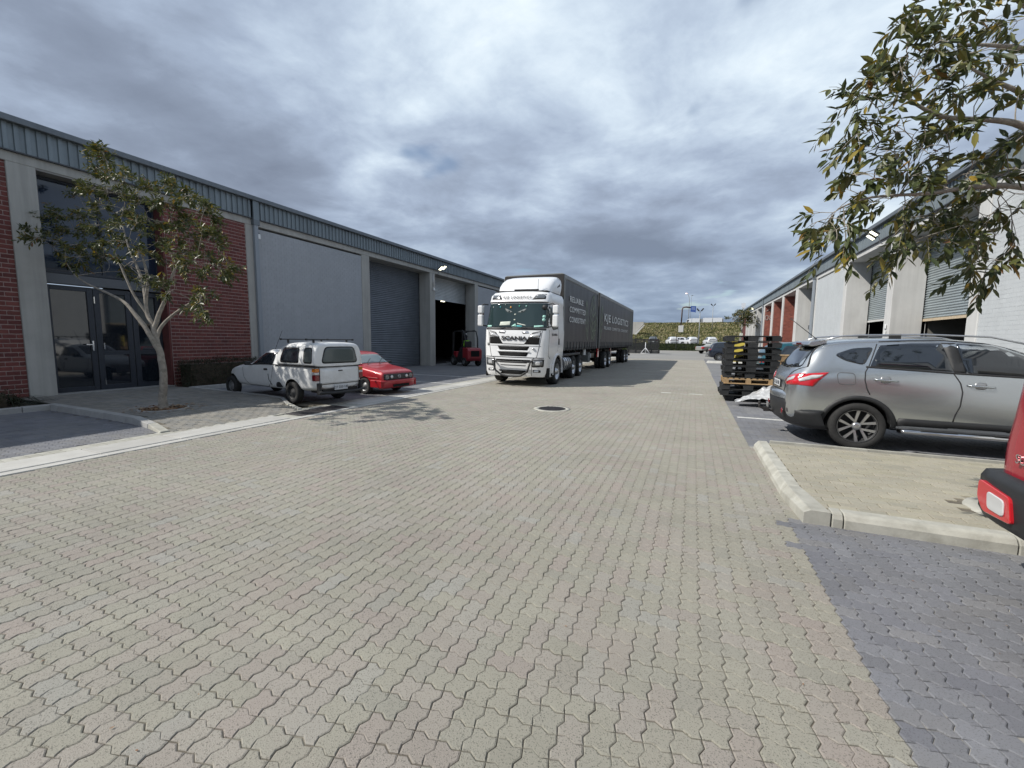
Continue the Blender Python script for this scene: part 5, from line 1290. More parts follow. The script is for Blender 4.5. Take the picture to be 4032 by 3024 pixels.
# ---------------- red hatchback
g_prof = [(-2.75, .70, .66, .35, .50, .4), (-2.70, .84, .80, .28, .60, .46), (-2.50, 1.10, .82, .24, .64, .48), (-2.30, 1.235, .83, .22, .66, .49), (-1.6, 1.265, .83, .20, .675, .50), (-.75, 1.235, .82, .20, .68, .49), (-.60, 1.20, .82, .20, .68, .49), (-.20, .85, .80, .20, .68, .52), (-.1, .825, .775, .20, .68, .52),
    (.4, .765, .70, .20, .67, .54), (.66, .695, .62, .19, .655, .58), (.73, .645, .60, .19, .64, .58), (.745, .60, .56, .2, .60, .55)]
Gc, gb = car('hatchback', 'faded red boxy hatchback with round spotlights, parked behind the white pickup', 'car', (-8.80, 10.30, 0), rad(-7), g_prof, 'red_paint', (0, -2.10), .245, .15, .155, track=.595, style='steel', rim='steel', arch=1.2)
gf = lambda n, poly, m, **k: patch(n, gb, poly, 'x', 1, m, Gc, **k)
B().box(.735, .762, -.575, .575, .445, .615).out('grille', 'black_plastic', Gc, .004)
for k in range(5): B().box(.762, .770, -.36, .36, .462+k*.032, .470+k*.032).out('grille_bar', 'seam_soft', Gc)
for s in (-1, 1):
    B().lathe([(0, .068), (.014, .066), (.010, .058), (.004, .001)], (.758, s*.475, .53), 'x', 20).out('headlight', 'lens_grey', Gc); B().lathe([(0, .048), (.022, .044), (.024, .001)], (.762, s*.30, .53), 'x', 20).out('spotlight', 'lens_clear', Gc)
    patch('side_window', gb, rounded([(-.30, .87), (-.66, 1.16), (-1.15, 1.185), (-1.10, .87)], .03), 'y', s, 'glass_dark', Gc, off=.005); patch('side_window', gb, rounded([(-1.17, .87), (-1.22, 1.185), (-2.1, 1.17), (-2.35, .88)], .03), 'y', s, 'glass_dark', Gc, off=.005)
    strip('door_seam', gb, [(-.28, .80), (-.30, .35), (-1.15, .30), (-1.15, .80)], 'y', s, .008, 'seam', Gc)
    strip('swage', gb, [(-2.5, .52), (0, .52), (.6, .50)], 'y', s, .02, 'red_paint', Gc, off=.01)
    B().box(.60, .66, s*.60-.02, s*.60+.02, .40, .43).out('indicator', 'lens_amber', Gc)
em = B().lathe([(0, .055), (.012, .055), (.012, .045), (.004, .044)], (.764, 0, .53), 'x', 20).out('grille_emblem', 'alu', Gc)
b = B(); 
for p0, p1 in (((-.03, .035), (0, .0)), ((0, .0), (.03, .035)), ((-.042, .018), (-.02, -.038)), ((-.02, -.038), (0, -.01)), ((0, -.01), (.02, -.038)), ((.02, -.038), (.042, .018))): b.tube([(.776, p0[0], .53+p0[1]), (.776, p1[0], .53+p1[1])], .004, 4)
b.out('grille_emblem', 'alu', Gc)
b = B(); V = []
for i in range(13):
    u = -1+2*i/12; x_ = .86-.10*abs(u)**3; y_ = .70*u
    for z, dx_ in ((.19, -.10), (.24, -.02), (.385, -.01), (.40, .0), (.44, -.02)): V.append((x_+dx_, y_, z))
b.add(V, [(5*i+j, 5*i+5+j, 5*i+6+j, 5*i+1+j) for i in range(12) for j in range(4)], True); o = b.out('front_bumper', 'red_paint', Gc); o.modifiers.new('thickness', 'SOLIDIFY').thickness = .03
for s in (-1, 1): b = B(); a0, a1 = sorted((s*.66, s*.71)); b.box(.30, .78, a0, a1, .22, .44); b.out('bumper_side', 'red_paint', Gc, .02)
B().box(.845, .853, -.32, .32, .235, .315).out('lower_intake', 'void', Gc)
patch('windscreen', gb, rounded([(-.56, -.42), (-.24, -.53), (-.24, .53), (-.56, .42)], .03), 'z', 1, 'windscreen_pale', Gc, off=.006)
for y_ in (-.35, .12): B().tube([(-.16, y_, .85), (-.24, y_+.05, .92), (-.36, y_+.26, 1.03)], .008, 6).out('wiper', 'black_plastic', Gc)
for s in (-1, 1): B().box(-.45, -.37, s*.69-.02, s*.69+.10*s if s > 0 else s*.69+.02, .86, .93).out('door_mirror', 'black_plastic', Gc) if s > 0 else B().box(-.45, -.37, -.79, -.67, .86, .93).out('door_mirror', 'black_plastic', Gc)
# ---------------- red jeep-like 4x4 at the right edge
j_prof = [(-.58, 1.60, 1.06, .55, .70, .60), (-.56, 1.66, 1.08, .50, .78, .66), (-.45, 1.69, 1.09, .46, .80, .68), (.6, 1.72, 1.09, .45, .80, .69), (1.45, 1.70, 1.09, .45, .80, .68), (1.85, 1.10, 1.05, .45, .80, .62), (2.6, 1.04, .98, .46, .79, .60), (2.75, .95, .90, .5, .74, .55)]
J, jb = car('parked_car', 'bright red small off roader cut off by the right edge, grey bumper with lamp', 'car', (2.53, 3.13, 0), 0, j_prof, 'jimny_red', (0, 2.25), .345, .20, .20, track=.68, style='spoke', arch=1.2, sub=2)
b = B(); V = []
for i in range(17):
    u = -1+2*i/16; x_ = -.655+.03*abs(u)**8; y_ = .83*(u if abs(u) < .9 else math.copysign(.9+(abs(u)-.9)*1., u))
    for z, dx_ in ((.40, .10), (.44, .03), (.50, 0), (.72, -.005), (.765, .02), (.78, .18)): V.append((x_+dx_, y_, z))
b.add(V, [(6*i+j, 6*i+6+j, 6*i+7+j, 6*i+1+j) for i in range(16) for j in range(5)], True); o = b.out('rear_bumper', 'dark_plastic', J); o.modifiers.new('thickness', 'SOLIDIFY').thickness = .03
for s in (-1, 1):
    b = B(); a0, a1 = sorted((s*.78, s*.832)); b.box(-.60, -.36, a0, a1, .42, .745); b.out('bumper_corner', 'dark_plastic', J, .02)
    b = B(); pts = [(s*.755, .705), (s*.44, .67), (s*.40, .51), (s*.68, .50), (s*.755, .58)]; b.prism(rounded(pts, .03), 'x', -.674, -.62); b.out('bumper_lamp', 'lens_red', J, .004)
    b = B(); b.prism(rounded([(s*.64, .655), (s*.47, .64), (s*.46, .535), (s*.62, .54)], .03), 'x', -.684, -.672); b.out('reversing_lamp', 'lens_clear', J, .004)
text_obj('rear_lettering', 'SUZUKI', .085, 'chrome', J, (-.60, .42, .90), NB, .006)
patch('rear_window', jb, rounded([(-.58, 1.16), (.58, 1.16), (.54, 1.55), (-.54, 1.55)], .05), 'x', -1, 'glass_dark', J)
for s in (-1, 1): patch('side_window', jb, rounded([(-.40, 1.15), (.55, 1.15), (.52, 1.56), (-.36, 1.56)], .04), 'y', s, 'glass_dark', J)
# ---------------- small and far cars
suv = lambda: [(-.85, .90, .86, .45, .62, .5), (-.82, 1.05, .98, .36, .80, .6), (-.72, 1.30, 1.05, .32, .88, .64), (-.50, 1.58, 1.08, .30, .90, .64), (-.2, 1.66, 1.08, .28, .91, .65), (.6, 1.70, 1.07, .28, .92, .66), (1.2, 1.66, 1.05, .28, .92, .66), (1.6, 1.48, 1.04, .28, .92, .66), (2.1, 1.10, 1.02, .28, .91, .70), (2.6, 1.02, .96, .28, .90, .72), (3.1, .92, .86, .3, .84, .65), (3.35, .70, .68, .36, .66, .5)]
def simple_car(label, loc, rz, paint, scale=1., group=None, lamps='lens_red', name='parked_car', cat='car', prof=None, glass='glass_dark'):
    T, bv = car(name, label, cat, loc, rz, prof or suv(), paint, (0, 2.65), .34, .22, .225, track=.79, group=group, scale=scale, sub=2 if scale > .99 else 1, style='spoke', spokes=5)
    for s in (-1, 1):
        patch('side_window', bv, rounded([(-.35, 1.16), (.55, 1.12), (.50, 1.55), (-.1, 1.53)], .04), 'y', s, glass, T, step=.2); patch('side_window', bv, rounded([(.62, 1.12), (1.85, 1.10), (1.45, 1.46), (.60, 1.56)], .04), 'y', s, glass, T, step=.2)
        patch('tail_lamp', bv, rounded([(s*.55, .93), (s*.84, .95), (s*.84, 1.06), (s*.60, 1.04)][::s], .02), 'x', -1, lamps, T, off=.01, step=.1)
        patch('headlight', bv, rounded([(s*.45, .66), (s*.78, .70), (s*.76, .82), (s*.5, .80)][::s], .02), 'x', 1, 'lens_clear', T, off=.01, step=.1)
    patch('rear_window', bv, rounded([(-.62, 1.14), (.62, 1.14), (.54, 1.48), (-.54, 1.48)], .05), 'x', -1, glass, T, step=.2)
    patch('bumper_strip', bv, [(-.70, .40), (.70, .40), (.70, .58), (-.70, .58)], 'x', -1, 'black_plastic', T, off=.01, step=.2)
    patch('windscreen', bv, rounded([(1.45, -.6), (1.98, -.72), (1.98, .72), (1.45, .6)], .04), 'z', 1, glass, T, step=.2)
    B().box(-.88, -.86, -.26, .26, .66, .78).out('number_plate', 'plate_white', T)
    return T, bv
S2, _ = simple_car('dark navy SUV with a tow bar, parked beyond the pallet stack', (2.05, 41.9, 0), rad(2), 'navy_paint', 1.0)
B().ball((-1.1, 0, .5), .04).tube([(-1.1, 0, .48), (-1.1, 0, .40), (-.6, 0, .36)], .03).box(-1.0, -.92, -.25, .25, .45, .75).out('tow_bar', 'steel', S2)
simple_car('teal car half hidden behind the black pallet stack', (2.95, 17.6, 0), rad(2), 'teal_paint', 1.0)
# far double cab pickup
pk_prof = [(-1.15, .98, .94, .50, .70, .6), (-1.1, 1.06, 1.0, .45, .82, .7), (.55, 1.08, 1.02, .42, .85, .72), (.62, 1.62, 1.04, .42, .86, .60), (.8, 1.72, 1.05, .42, .86, .62), (1.8, 1.72, 1.05, .42, .86, .62), (2.5, 1.14, 1.06, .42, .86, .66), (3.3, 1.08, .98, .42, .84, .66), (3.6, .90, .86, .48, .74, .55)]
Pk, pkb = car('pickup', 'far champagne coloured double cab pickup with red tail lamp', 'pickup', (1.5, 67.6, 0), rad(38), pk_prof, 'far_silver', (0, 3.1), .38, .24, .22, track=.76, sub=1)
for s in (-1, 1):
    patch('side_window', pkb, [(.75, 1.16), (2.2, 1.14), (1.85, 1.60), (.85, 1.62)], 'y', s, 'glass_dark', Pk, step=.3); patch('tail_lamp', pkb, [(s*.62, .70), (s*.80, .70), (s*.80, 1.0), (s*.62, 1.0)][::s], 'x', -1, 'lens_red', Pk, off=.02, step=.1); patch('tail_lamp', pkb, [(-1.1, .70), (-.85, .70), (-.8, 1.0), (-1.1, 1.0)], 'y', s, 'lens_red', Pk, off=.02, step=.1)
B().box(.60, .66, -.52, .52, 1.2, 1.58).out('rear_window', 'glass_dark', Pk)
# cars behind the fence, seen from the rear
lab = ['white hatchback beyond the fence, left one of the white row', 'white hatchback beyond the fence, middle one of the white row', 'white hatchback beyond the fence, right one behind the champagne pickup', 'dark grey car beyond the fence behind the stacked black pallets', 'white car beyond the fence, far back between the two left hatchbacks']
first = None
for i, (x, y, a, col) in enumerate(((-3.7, 87.2, 106, 'far_white'), (-.25, 87.2, 108, 'far_white'), (3.0, 87.4, 104, 'far_white'), (-7.4, 87.0, 94, 'far_grey'), (-2.1, 93.5, 178, 'far_white'))):
    if first is None or col != 'far_white':
        T, _ = simple_car(lab[i], (x, y, 1.0), rad(a), col, .985, 'cars parked beyond the fence', 'lens_dark_red')
        patch('rear_panel', _, [(-.80, .88), (.80, .88), (.78, .98), (-.78, .98)], 'x', -1, 'black_plastic', T, off=.012, step=.2)
        first = first or T
    else:
        T = first.copy(); COL.objects.link(T); T.location = (x, y, 1.0); T.rotation_euler = (0, 0, rad(a)); T['label'] = lab[i]
        for c in first.children:
            d = c.copy(); COL.objects.link(d); d.parent = T
            for g_ in c.children: k_ = g_.copy(); COL.objects.link(k_); k_.parent = d
# ================================================================= THINGS ON THE YARD
def plastic_pallet(mat, T, hgt=.158):
    W_, D_ = 1.26, 1.05
    b = B(); b.box(-W_/2, W_/2, -D_/2, D_/2, hgt-.028, hgt)
    for x in (-W_/2, W_/2-.012): b.box(x, x+.012, -D_/2, D_/2, hgt-.05, hgt-.026)
    b.out('deck', mat, T, .004)
    b = B()
    for x in (-.555, 0, .555):
        for y in (-.445, 0, .445): 
            w = .10 if x else .11; b.add([(x-w, y-.08, .0), (x+w, y-.08, .0), (x+w, y+.08, .0), (x-w, y+.08, .0), (x-w*1.15, y-.075, hgt-.03), (x+w*1.15, y-.075, hgt-.03), (x+w*1.15, y+.075, hgt-.03), (x-w*1.15, y+.075, hgt-.03)], [(0, 3, 2, 1), (4, 5, 6, 7), (0, 1, 5, 4), (1, 2, 6, 5), (2, 3, 7, 6), (3, 0, 4, 7)])
    b.out('feet', mat, T)['kind'] = 'stuff'
    b = B()
    for y in (-.50, 0, .50): b.box(-W_/2+.01, W_/2-.01, y-.03, y+.03, .0, .022)
    for x in (-.60, .60): b.box(x-.03, x+.03, -.49, .49, .003, .024)
    b.out('runner', mat, T, .004)
    return T
def copy_tree(o, par=None):
    c = o.copy(); COL.objects.link(c); c.parent = par
    for k in o.children: copy_tree(k, c)
    return c
PX0, PY0 = 1.42, 13.55; z = 0.; proto = None
desc = ['bottom black plastic pallet, pushed in under the rest of the tall stack', 'second black plastic pallet from the ground in the tall stack', 'black plastic pallet directly under the single wooden one', None,
        'black plastic pallet directly on top of the wooden one', 'second black pallet above the wooden one', 'third black pallet above the wooden one', 'fourth black pallet above the wooden one', 'fifth black pallet above the wooden one', 'black pallet just under the topmost one of the tall stack', 'topmost black pallet of the tall stack beside the silver SUV']
for i, ds in enumerate(desc):
    dx_ = (.12, -.03, .0, -.02, .03, .02, .03, .05, .04, .06, .03)[i]; dy_ = (.15, .02, .0, -.02, .03, .0, .02, .01, .03, .02, .0)[i]
    if i == 3:
        wp = thing('wooden_pallet', 'the only wooden pallet, sandwiched low in the black plastic stack', 'pallet', (PX0+dx_, PY0+dy_, z), rad(1), 'pallets in the tall stack')
        for y in (-.47, 0, .47): B().box(-.60, .60, y-.05, y+.05, 0, .022).out('bottom_board', 'pallet_wood', wp)
        for x in (-.54, 0, .54):
            for y in (-.45, 0, .45): B().box(x-.065, x+.065, y-.05, y+.05, .022, .115).out('block', 'pallet_wood', wp)
        for k in range(9): x = -.57+k*.1425; B().box(x-.045, x+.045, -.5, .5, .137, .160).out('deck_board', 'pallet_wood', wp)
        for y in (-.45, 0, .45): B().box(-.60, .60, y-.05, y+.05, .115, .137).out('stringer', 'pallet_wood', wp)
        z += .162; continue
    if proto is None:
        proto = thing('plastic_pallet', ds, 'pallet', (PX0+dx_, PY0+dy_, z), 0, 'pallets in the tall stack'); plastic_pallet('pallet_plastic', proto)
    else:
        o = copy_tree(proto); o['label'] = ds; o.location = (PX0+dx_, PY0+dy_, z); o.rotation_euler = (0, 0, rad(random.uniform(-1.5, 1.5)))
    z += .166
# second stack behind
z = 0.
for i in range(5):
    o = copy_tree(proto); o['label'] = ['lowest black pallet of the short stack behind the tall one', 'second black pallet of the short stack behind the tall one', 'third black pallet of the short stack behind the tall one', 'fourth black pallet of the short stack behind the tall one', 'top black pallet of the short stack behind the tall one'][i]
    o['group'] = 'pallets in the short stack'; o.location = (1.95, 15.2, z); o.rotation_euler = (0, 0, rad(random.uniform(-2, 2))); z += .166
for i, (x, z_, m_, dw) in enumerate(((1.05, 1.42, 'lamp_far', .0),)): pass
# yellow and blue labels seen inside the stack
lbl = M('label_yellow', (.75, .62, .12), .6); mt['label_yellow'] = lbl; mt['label_blue'] = M('label_blue', (.05, .25, .42), .5)
boxes = [('machine_panel', 'striped yellow and black warning board glimpsed through the top pallets', 1.28, 14.45, 1.54, .38, .17, 'label_yellow'), ]
wbrd = thing('warning_board', 'yellow and black striped board glimpsed through the upper pallet openings', 'board', (1.22, 14.35, 1.05))
B().box(-.17, .17, 0, .03, 0, .62).out('board', 'label_yellow', wbrd)
for k in range(4): b = B(); b.prism([(-.17, .02+k*.16), (.17, .12+k*.16), (.17, .18+k*.16), (-.17, .08+k*.16)], 'y', -.004, .0); b.out('stripe', 'black_plastic', wbrd)
B().box(-.03, .03, .0, .04, -1.05, 0).out('post', 'black_plastic', wbrd)
# timber crate
cr_ = thing('timber_crate', 'rough timber crate standing behind the silver SUV and pallets', 'crate', (2.92, 15.1, 0))
for x in (-.5, .5):
    for y in (-.4, .4): B().box(x-.04, x+.04, y-.04, y+.04, 0, 1.24).out('post', 'crate_wood', cr_)
for z_ in (.1, .35, .6, .85, 1.08): B().box(-.55, .55, -.47, -.445, z_, z_+.16).out('plank', 'crate_wood', cr_); B().box(-.575, -.55, -.44, .44, z_, z_+.16).out('plank', 'crate_wood', cr_)
for k in range(8): B().box(-.56+k*.14, -.44+k*.14, -.48, .48, 1.24, 1.265).out('lid_board', 'pallet_wood', cr_)
# plastic sheet
def sheet_h(u, v):
    """crumpled ridge climbing towards the car"""
    r = math.hypot((u-.95)*1.0, v*1.3); h = .66*max(0, 1-r/1.15)**1.1
    h *= .6+.4*math.cos(v*2); n_ = noise.noise(Vector((u*3.3, v*3.3, 1.)))*.5+noise.noise(Vector((u*7.5, v*7.5, 4.)))*.28+abs(noise.noise(Vector((u*5+v*3, v*9, 8.))))*.4
    return max(.004, h*(1+n_*.35)+.05*n_*(1 if h > .02 else .4)+.012)
b = B(); V = []; nu, nv = 74, 56
for i in range(nu):
    for j in range(nv):
        u = 1.25*i/(nu-1); v = -1+2*j/(nv-1); w = .16+.50*(u/1.25)**.8
        V.append((u+.05*noise.noise(Vector((u*4, v*4, 2.))), v*w+.06*noise.noise(Vector((u*6, v*3, 6.))), sheet_h(u, v*w)))
b.add(V, [(i*nv+j, (i+1)*nv+j, (i+1)*nv+j+1, i*nv+j+1) for i in range(nu-1) for j in range(nv-1)], True)
ps = b.out('plastic_sheet', 'plastic_sheet', None, loc=(1.06, 12.35, 0)); ps.modifiers.new('thickness', 'SOLIDIFY').thickness = .003
tag(ps, 'crumpled clear plastic sheeting heaped between the pallets and the silver SUV', 'plastic sheet')
# concrete wheel stop further back
wst = thing('concrete_kerb', 'short white concrete kerb end in front of the navy SUV', 'kerb', (1.0, 36.6, 0))
B().add([(0, 0, 0), (3.2, 0, 0), (3.2, 1.7, 0), (0, 1.7, 0), (.12, .1, .15), (3.2, .1, .15), (3.2, 1.6, .15), (.12, 1.6, .15)], [(0, 3, 2, 1), (4, 5, 6, 7), (0, 1, 5, 4), (1, 2, 6, 5), (2, 3, 7, 6), (3, 0, 4, 7)]).out('kerb', 'concrete_slab', wst, .01)
# stacked black panels behind the truck with a white trestle
st_ = None; z = 0.03; pz = []
for i in range(11):
    o = thing('black_pallet', 'flat black pallet, %s in the wide stack behind the trailers' % ['at the very bottom', 'second from the ground', 'third from the ground', 'fourth from the ground', 'fifth from the ground', 'sixth from the ground', 'sixth from the top', 'fourth from the top', 'third from the top', 'just below the top', 'at the very top'][i].replace('sixth from the top', 'fifth from the top') if i not in () else '', 'pallet', (-6.6+random.uniform(-.12, .12), 62.8, z), rad(random.uniform(-1, 1)), 'flat pallets stacked behind the trailers')
    B().box(-2.2, 2.1, -.6, .6, .03, .168).out('deck', 'pallet_plastic', o); q = B()
    for x in (-2.1, -1.1, 0, 1, 2.0): q.box(x-.07, x+.07, -.55, .55, 0, .03)
    q.out('feet', 'pallet_plastic', o); z += .182
    o2 = B().box(-2.15, 2.05, -.62, -.60, .14, .15).out('edge_strip', 'frame_mid', o)
tp = thing('trestle_stand', 'white metal stand with splayed legs in front of the stacked black pallets', 'stand', (-6.2, 61.6, 0))
B().cyl((0, 0, 0), (0, 0, 1.55), .05).out('mast', 'far_white', tp)
for a, c in (((-.62, -.1, 0), (0, 0, .8)), ((.62, -.1, 0), (0, 0, .8)), ((0, .55, 0), (0, 0, .8))): B().cyl(a, c, .045).out('leg', 'far_white', tp)
B().cyl((-.62, -.1, .04), (.62, -.1, .04), .04).out('crossbar', 'far_white', tp)
# ---------------- forklift with driver
fk = thing('forklift', 'red forklift with dark overhead guard reversing out of the open roller door', 'forklift', (-13.35, 23.7, 0), rad(150))
q = [(-.95, .32), (-1.05, .5), (-1.05, .98), (-.92, 1.13), (-.35, 1.16), (-.35, .32)]
b = B(); b.prism(q, 'y', -.52, .52); b.out('counterweight', 'forklift_red', fk, .07, 3)
B().box(-1.062, -1.04, -.30, .30, .60, .96).out('radiator_grille', 'void', fk)
B().prism([(-.36, .35), (-.36, 1.0), (.1, .95), (.35, .55), (.9, .5), (.9, .3)], 'y', -.50, .50).out('chassis', 'black_plastic', fk, .02)
B().box(.3, .75, -.53, .53, .5, .9).out('cowl', 'forklift_red', fk, .04)
for y in (-.46, .46):
    B().tube([(-.62, y, 1.1), (-.60, y, 1.7), (-.42, y, 2.16), (-.25, y, 2.22), (.75, y*.95, 2.16), (.92, y, 1.2), (.98, y, .6)], .04).out('guard_post', 'black_plastic', fk)
for x in (-.25, 0, .25, .5, .72): B().box(x-.02, x+.02, -.46, .46, 2.15, 2.21).out('guard_bar', 'black_plastic', fk)
for y in (-.34, .34): B().box(1.05, 1.17, y-.05, y+.05, .1, 2.15).out('mast_rail', 'chassis', fk)
for y in (-.25, .25): B().box(1.18, 2.2, y-.06, y+.06, .1, .15).out('fork', 'steel', fk)
B().box(-.1, .42, -.24, .24, .95, 1.08).box(-.28, -.1, -.24, .24, 1.0, 1.55).out('seat', 'black_plastic', fk, .04)
for x, r_ in ((-.62, .27), (.75, .33)):
    for s in (-1, 1): wheel(fk, x, s*.48, r_, r_, .2, r_*.55, s, rim='steel', style='steel')
B().tube([(.5, 0, .9), (.42, 0, 1.3)], .02).lathe([(0, .15), (.02, .16), (.03, .14)], (.40, 0, 1.3), 'z', 16).out('steering_wheel', 'black_plastic', fk)
B().ball((-.3, .2, 2.0), .05).out('work_light', 'lens_clear', fk)
def skin_body(name, nodes, edges, radii, mat, parent=None, loc=(0, 0, 0), rz=0, root=0):
    me = bpy.data.meshes.new(name); me.from_pydata(nodes, edges, []); o = bpy.data.objects.new(name, me); COL.objects.link(o)
    m = o.modifiers.new('skin', 'SKIN'); 
    for v, r in zip(me.skin_vertices[0].data, radii): v.radius = (r, r)
    me.skin_vertices[0].data[root].use_root = True; o.modifiers.new('s', 'SUBSURF').levels = 1
    dg = bpy.context.evaluated_depsgraph_get(); dg.update(); m2 = bpy.data.meshes.new_from_object(o.evaluated_get(dg)); bpy.data.objects.remove(o)
    m2.polygons.foreach_set('use_smooth', [True]*len(m2.polygons)); return link(name, m2, mat, parent, loc, (0, 0, rz))
# seated driver: pelvis, spine, neck, head, arms, legs
nodes = [(.05, 0, 1.16), (.0, 0, 1.36), (.0, 0, 1.56), (.02, 0, 1.66), (.05, 0, 1.76), (.06, 0, 1.86),
         (.0, .19, 1.54), (.16, .24, 1.32), (.38, .12, 1.34), (.43, .10, 1.34), (.0, -.19, 1.54), (.16, -.24, 1.32), (.38, -.12, 1.34), (.43, -.10, 1.34),
         (.12, .11, 1.12), (.52, .14, 1.12), (.56, .14, .72), (.68, .14, .66), (.12, -.11, 1.12), (.52, -.14, 1.12), (.56, -.14, .72), (.68, -.14, .66)]
edges = [(0, 1), (1, 2), (2, 3), (3, 4), (4, 5), (2, 6), (6, 7), (7, 8), (8, 9), (2, 10), (10, 11), (11, 12), (12, 13), (0, 14), (14, 15), (15, 16), (16, 17), (0, 18), (18, 19), (19, 20), (20, 21)]
radii = [.14, .14, .15, .06, .085, .075, .07, .05, .035, .03, .07, .05, .035, .03, .09, .075, .05, .04, .09, .075, .05, .04]
fm = fk.location; pr_ = skin_body('person', nodes, edges, radii, 'cloth_dark', None, tuple(fm), rad(150)); tag(pr_, 'person in a lime hi vis vest sitting on the red forklift', 'person')
B().add([(math.cos(a)*.165-.0, math.sin(a)*.205, z_) for z_ in (1.22, 1.35, 1.5, 1.60) for a in [2*PI*k/16 for k in range(16)]], [(16*i+j, 16*i+(j+1) % 16, 16*i+16+(j+1) % 16, 16*i+16+j) for i in range(3) for j in range(16)], True).out('vest', 'hivis', pr_)
B().ball((.06, 0, 1.80), .10, (1, .85, 1.15), 14).ball((.16, 0, 1.79), .02).out('head', 'skin', pr_)
B().ball((.045, 0, 1.835), .108, (1, .88, .95), 14).out('hair', 'cloth_dark', pr_)
for s in (-1, 1):
    for k in range(5): B().tube([(.43, s*.10+(k-2)*.016, 1.34), (.47, s*.10+(k-2)*.016, 1.345), (.485, s*.10+(k-2)*.016, 1.32)], .008, 6).out('finger', 'skin', pr_)
# storage hints inside the door
for i, (y, z0, z1) in enumerate(((25.5, .3, 1.7), (26.6, .6, 2.3))):
    rk = thing('rack_post', ['pale rack upright inside the open doorway, nearer one', 'pale rack upright inside the open doorway, farther one'][i], 'rack', (-18.6-i*.7, y, 0), group='rack uprights inside the door')
    B().box(-.03, .03, -.04, .04, 0, 2.6).out('upright', 'alu', rk); B().box(-.5, .03, -.03, .03, 1.2, 1.28).out('shelf_beam', 'timber_strip', rk)
# ================================================================= FAR BACKGROUND
def grid(name, x0, x1, y0, y1, nx, ny, hf, mat):
    xs = np.linspace(x0, x1, nx); ys = np.linspace(y0, y1, ny); V = [(x, y, hf(x, y)) for y in ys for x in xs]
    Q_ = np.array([(j*nx+i, j*nx+i+1, (j+1)*nx+i+1, (j+1)*nx+i) for j in range(ny-1) for i in range(nx-1)])
    return npmesh(name, V, [Q_], None, mat, smooth=True)
def far_h(x, y):
    if y < 79.9: return .02
    if y < 84: return .02+.95*(y-79.9)/4.1
    if y < 99: return .97
    cx = 7.95+(.0 if x > -14 else 0)
    t = min(1, (y-99)/62.); h = .97+(cx-.97)*t
    return h+.35*noise.noise(Vector((x*.12, y*.12, 0)))*(1 if .03 < t < .97 else .1)
g = grid('embankment', -90, 110, 79.6, 163, 110, 90, far_h, 'embankment'); tag(g, kind='structure')
tag(B().box(-90, 110, 79.3, 79.62, -.05, .14).out('kerb', 'concrete_slab'), kind='structure')
tag(B().box(-90, 110, 85.0, 98.5, .9, .985).out('car_park', 'far_paving'), kind='structure')
tag(B().box(-200, 250, 162.5, 190, 7.3, 8.0).out('highway', 'far_paving'), kind='structure')
gr_ = thing('guard_rail', 'long pale guard rail along the crest of the grass embankment', 'guard rail', (0, 162.8, 8.0))
for i in range(60): B().box(-90+i*3.4-.06, -90+i*3.4+.06, -.05, .05, 0, .6).out('post', 'pole', gr_) if -45 < -90+i*3.4 < 45 else None
B().box(-200, 200, -.08, -.05, .3, .62).out('rail', 'pole', gr_)
# bridge wing wall at the left of the embankment
bw = thing('wing_wall', 'sloping concrete wing wall left of the grass embankment above the trailers', 'wall', (0, 118, 0))
B().prism([(-26, 2.0), (-15.7, 2.8), (-12.6, 6.3), (-12.6, 6.9), (-26, 6.95)], 'y', 0, 1.2).out('wall', 'concrete_wall', bw); B().prism([(-15.9, 2.6), (-12.4, 6.2), (-12.3, 6.0), (-15.4, 2.3)], 'y', -.4, 0).out('coping', 'plaster_light', bw)
def tuft(nb, h, w):
    V = []; Fs = []
    for i in range(nb):
        a = random.uniform(0, 2*PI); r = random.uniform(0, w*.5); hx = random.gauss(0, .35)*h; x, y = r*math.cos(a), r*math.sin(a); k = len(V); t_ = w*.13
        V += [(x-t_*math.sin(a), y+t_*math.cos(a), 0), (x+t_*math.sin(a), y-t_*math.cos(a), 0), (x+hx*math.cos(a), y+hx*math.sin(a), h*random.uniform(.6, 1))]; Fs.append((k, k+1, k+2))
    return V, [np.array(Fs)]
def scatter(name, base, n, area, hf, smin, smax, mat, label, keep=lambda x, y: True):
    T = []; tries = 0
    while len(T) < n and tries < n*6:
        tries += 1; x = random.uniform(area[0], area[1]); y = area[2]+(area[3]-area[2])*random.random()**1.0
        if not keep(x, y): continue
        s = random.uniform(smin, smax); T.append(Matrix.Translation((x, y, hf(x, y)-.03)) @ Matrix.Rotation(random.uniform(0, 6.3), 4, 'Z') @ Matrix.Diagonal((s*1.2, s*1.2, s, 1)))
    o = instance_mesh(name, base, [np.array(t) for t in T], mat, None, rnd=RS.rand(len(T))); return tag(o, label, kind='stuff')
scatter('grass', tuft(16, .8, 1.5), 9000, (-20, 19, 99, 163), far_h, .4, 1.15, 'grass', 'rough olive and straw grass covering the embankment', lambda x, y: noise.noise(Vector((x*.2, y*.14, 3))) > -.35)
scatter('ground_cover', tuft(30, .5, .8), 3600, (-12, 8, 80.1, 84.2), far_h, .5, 1.15, 'bank_green', 'dark green ground cover on the bank below the fence')
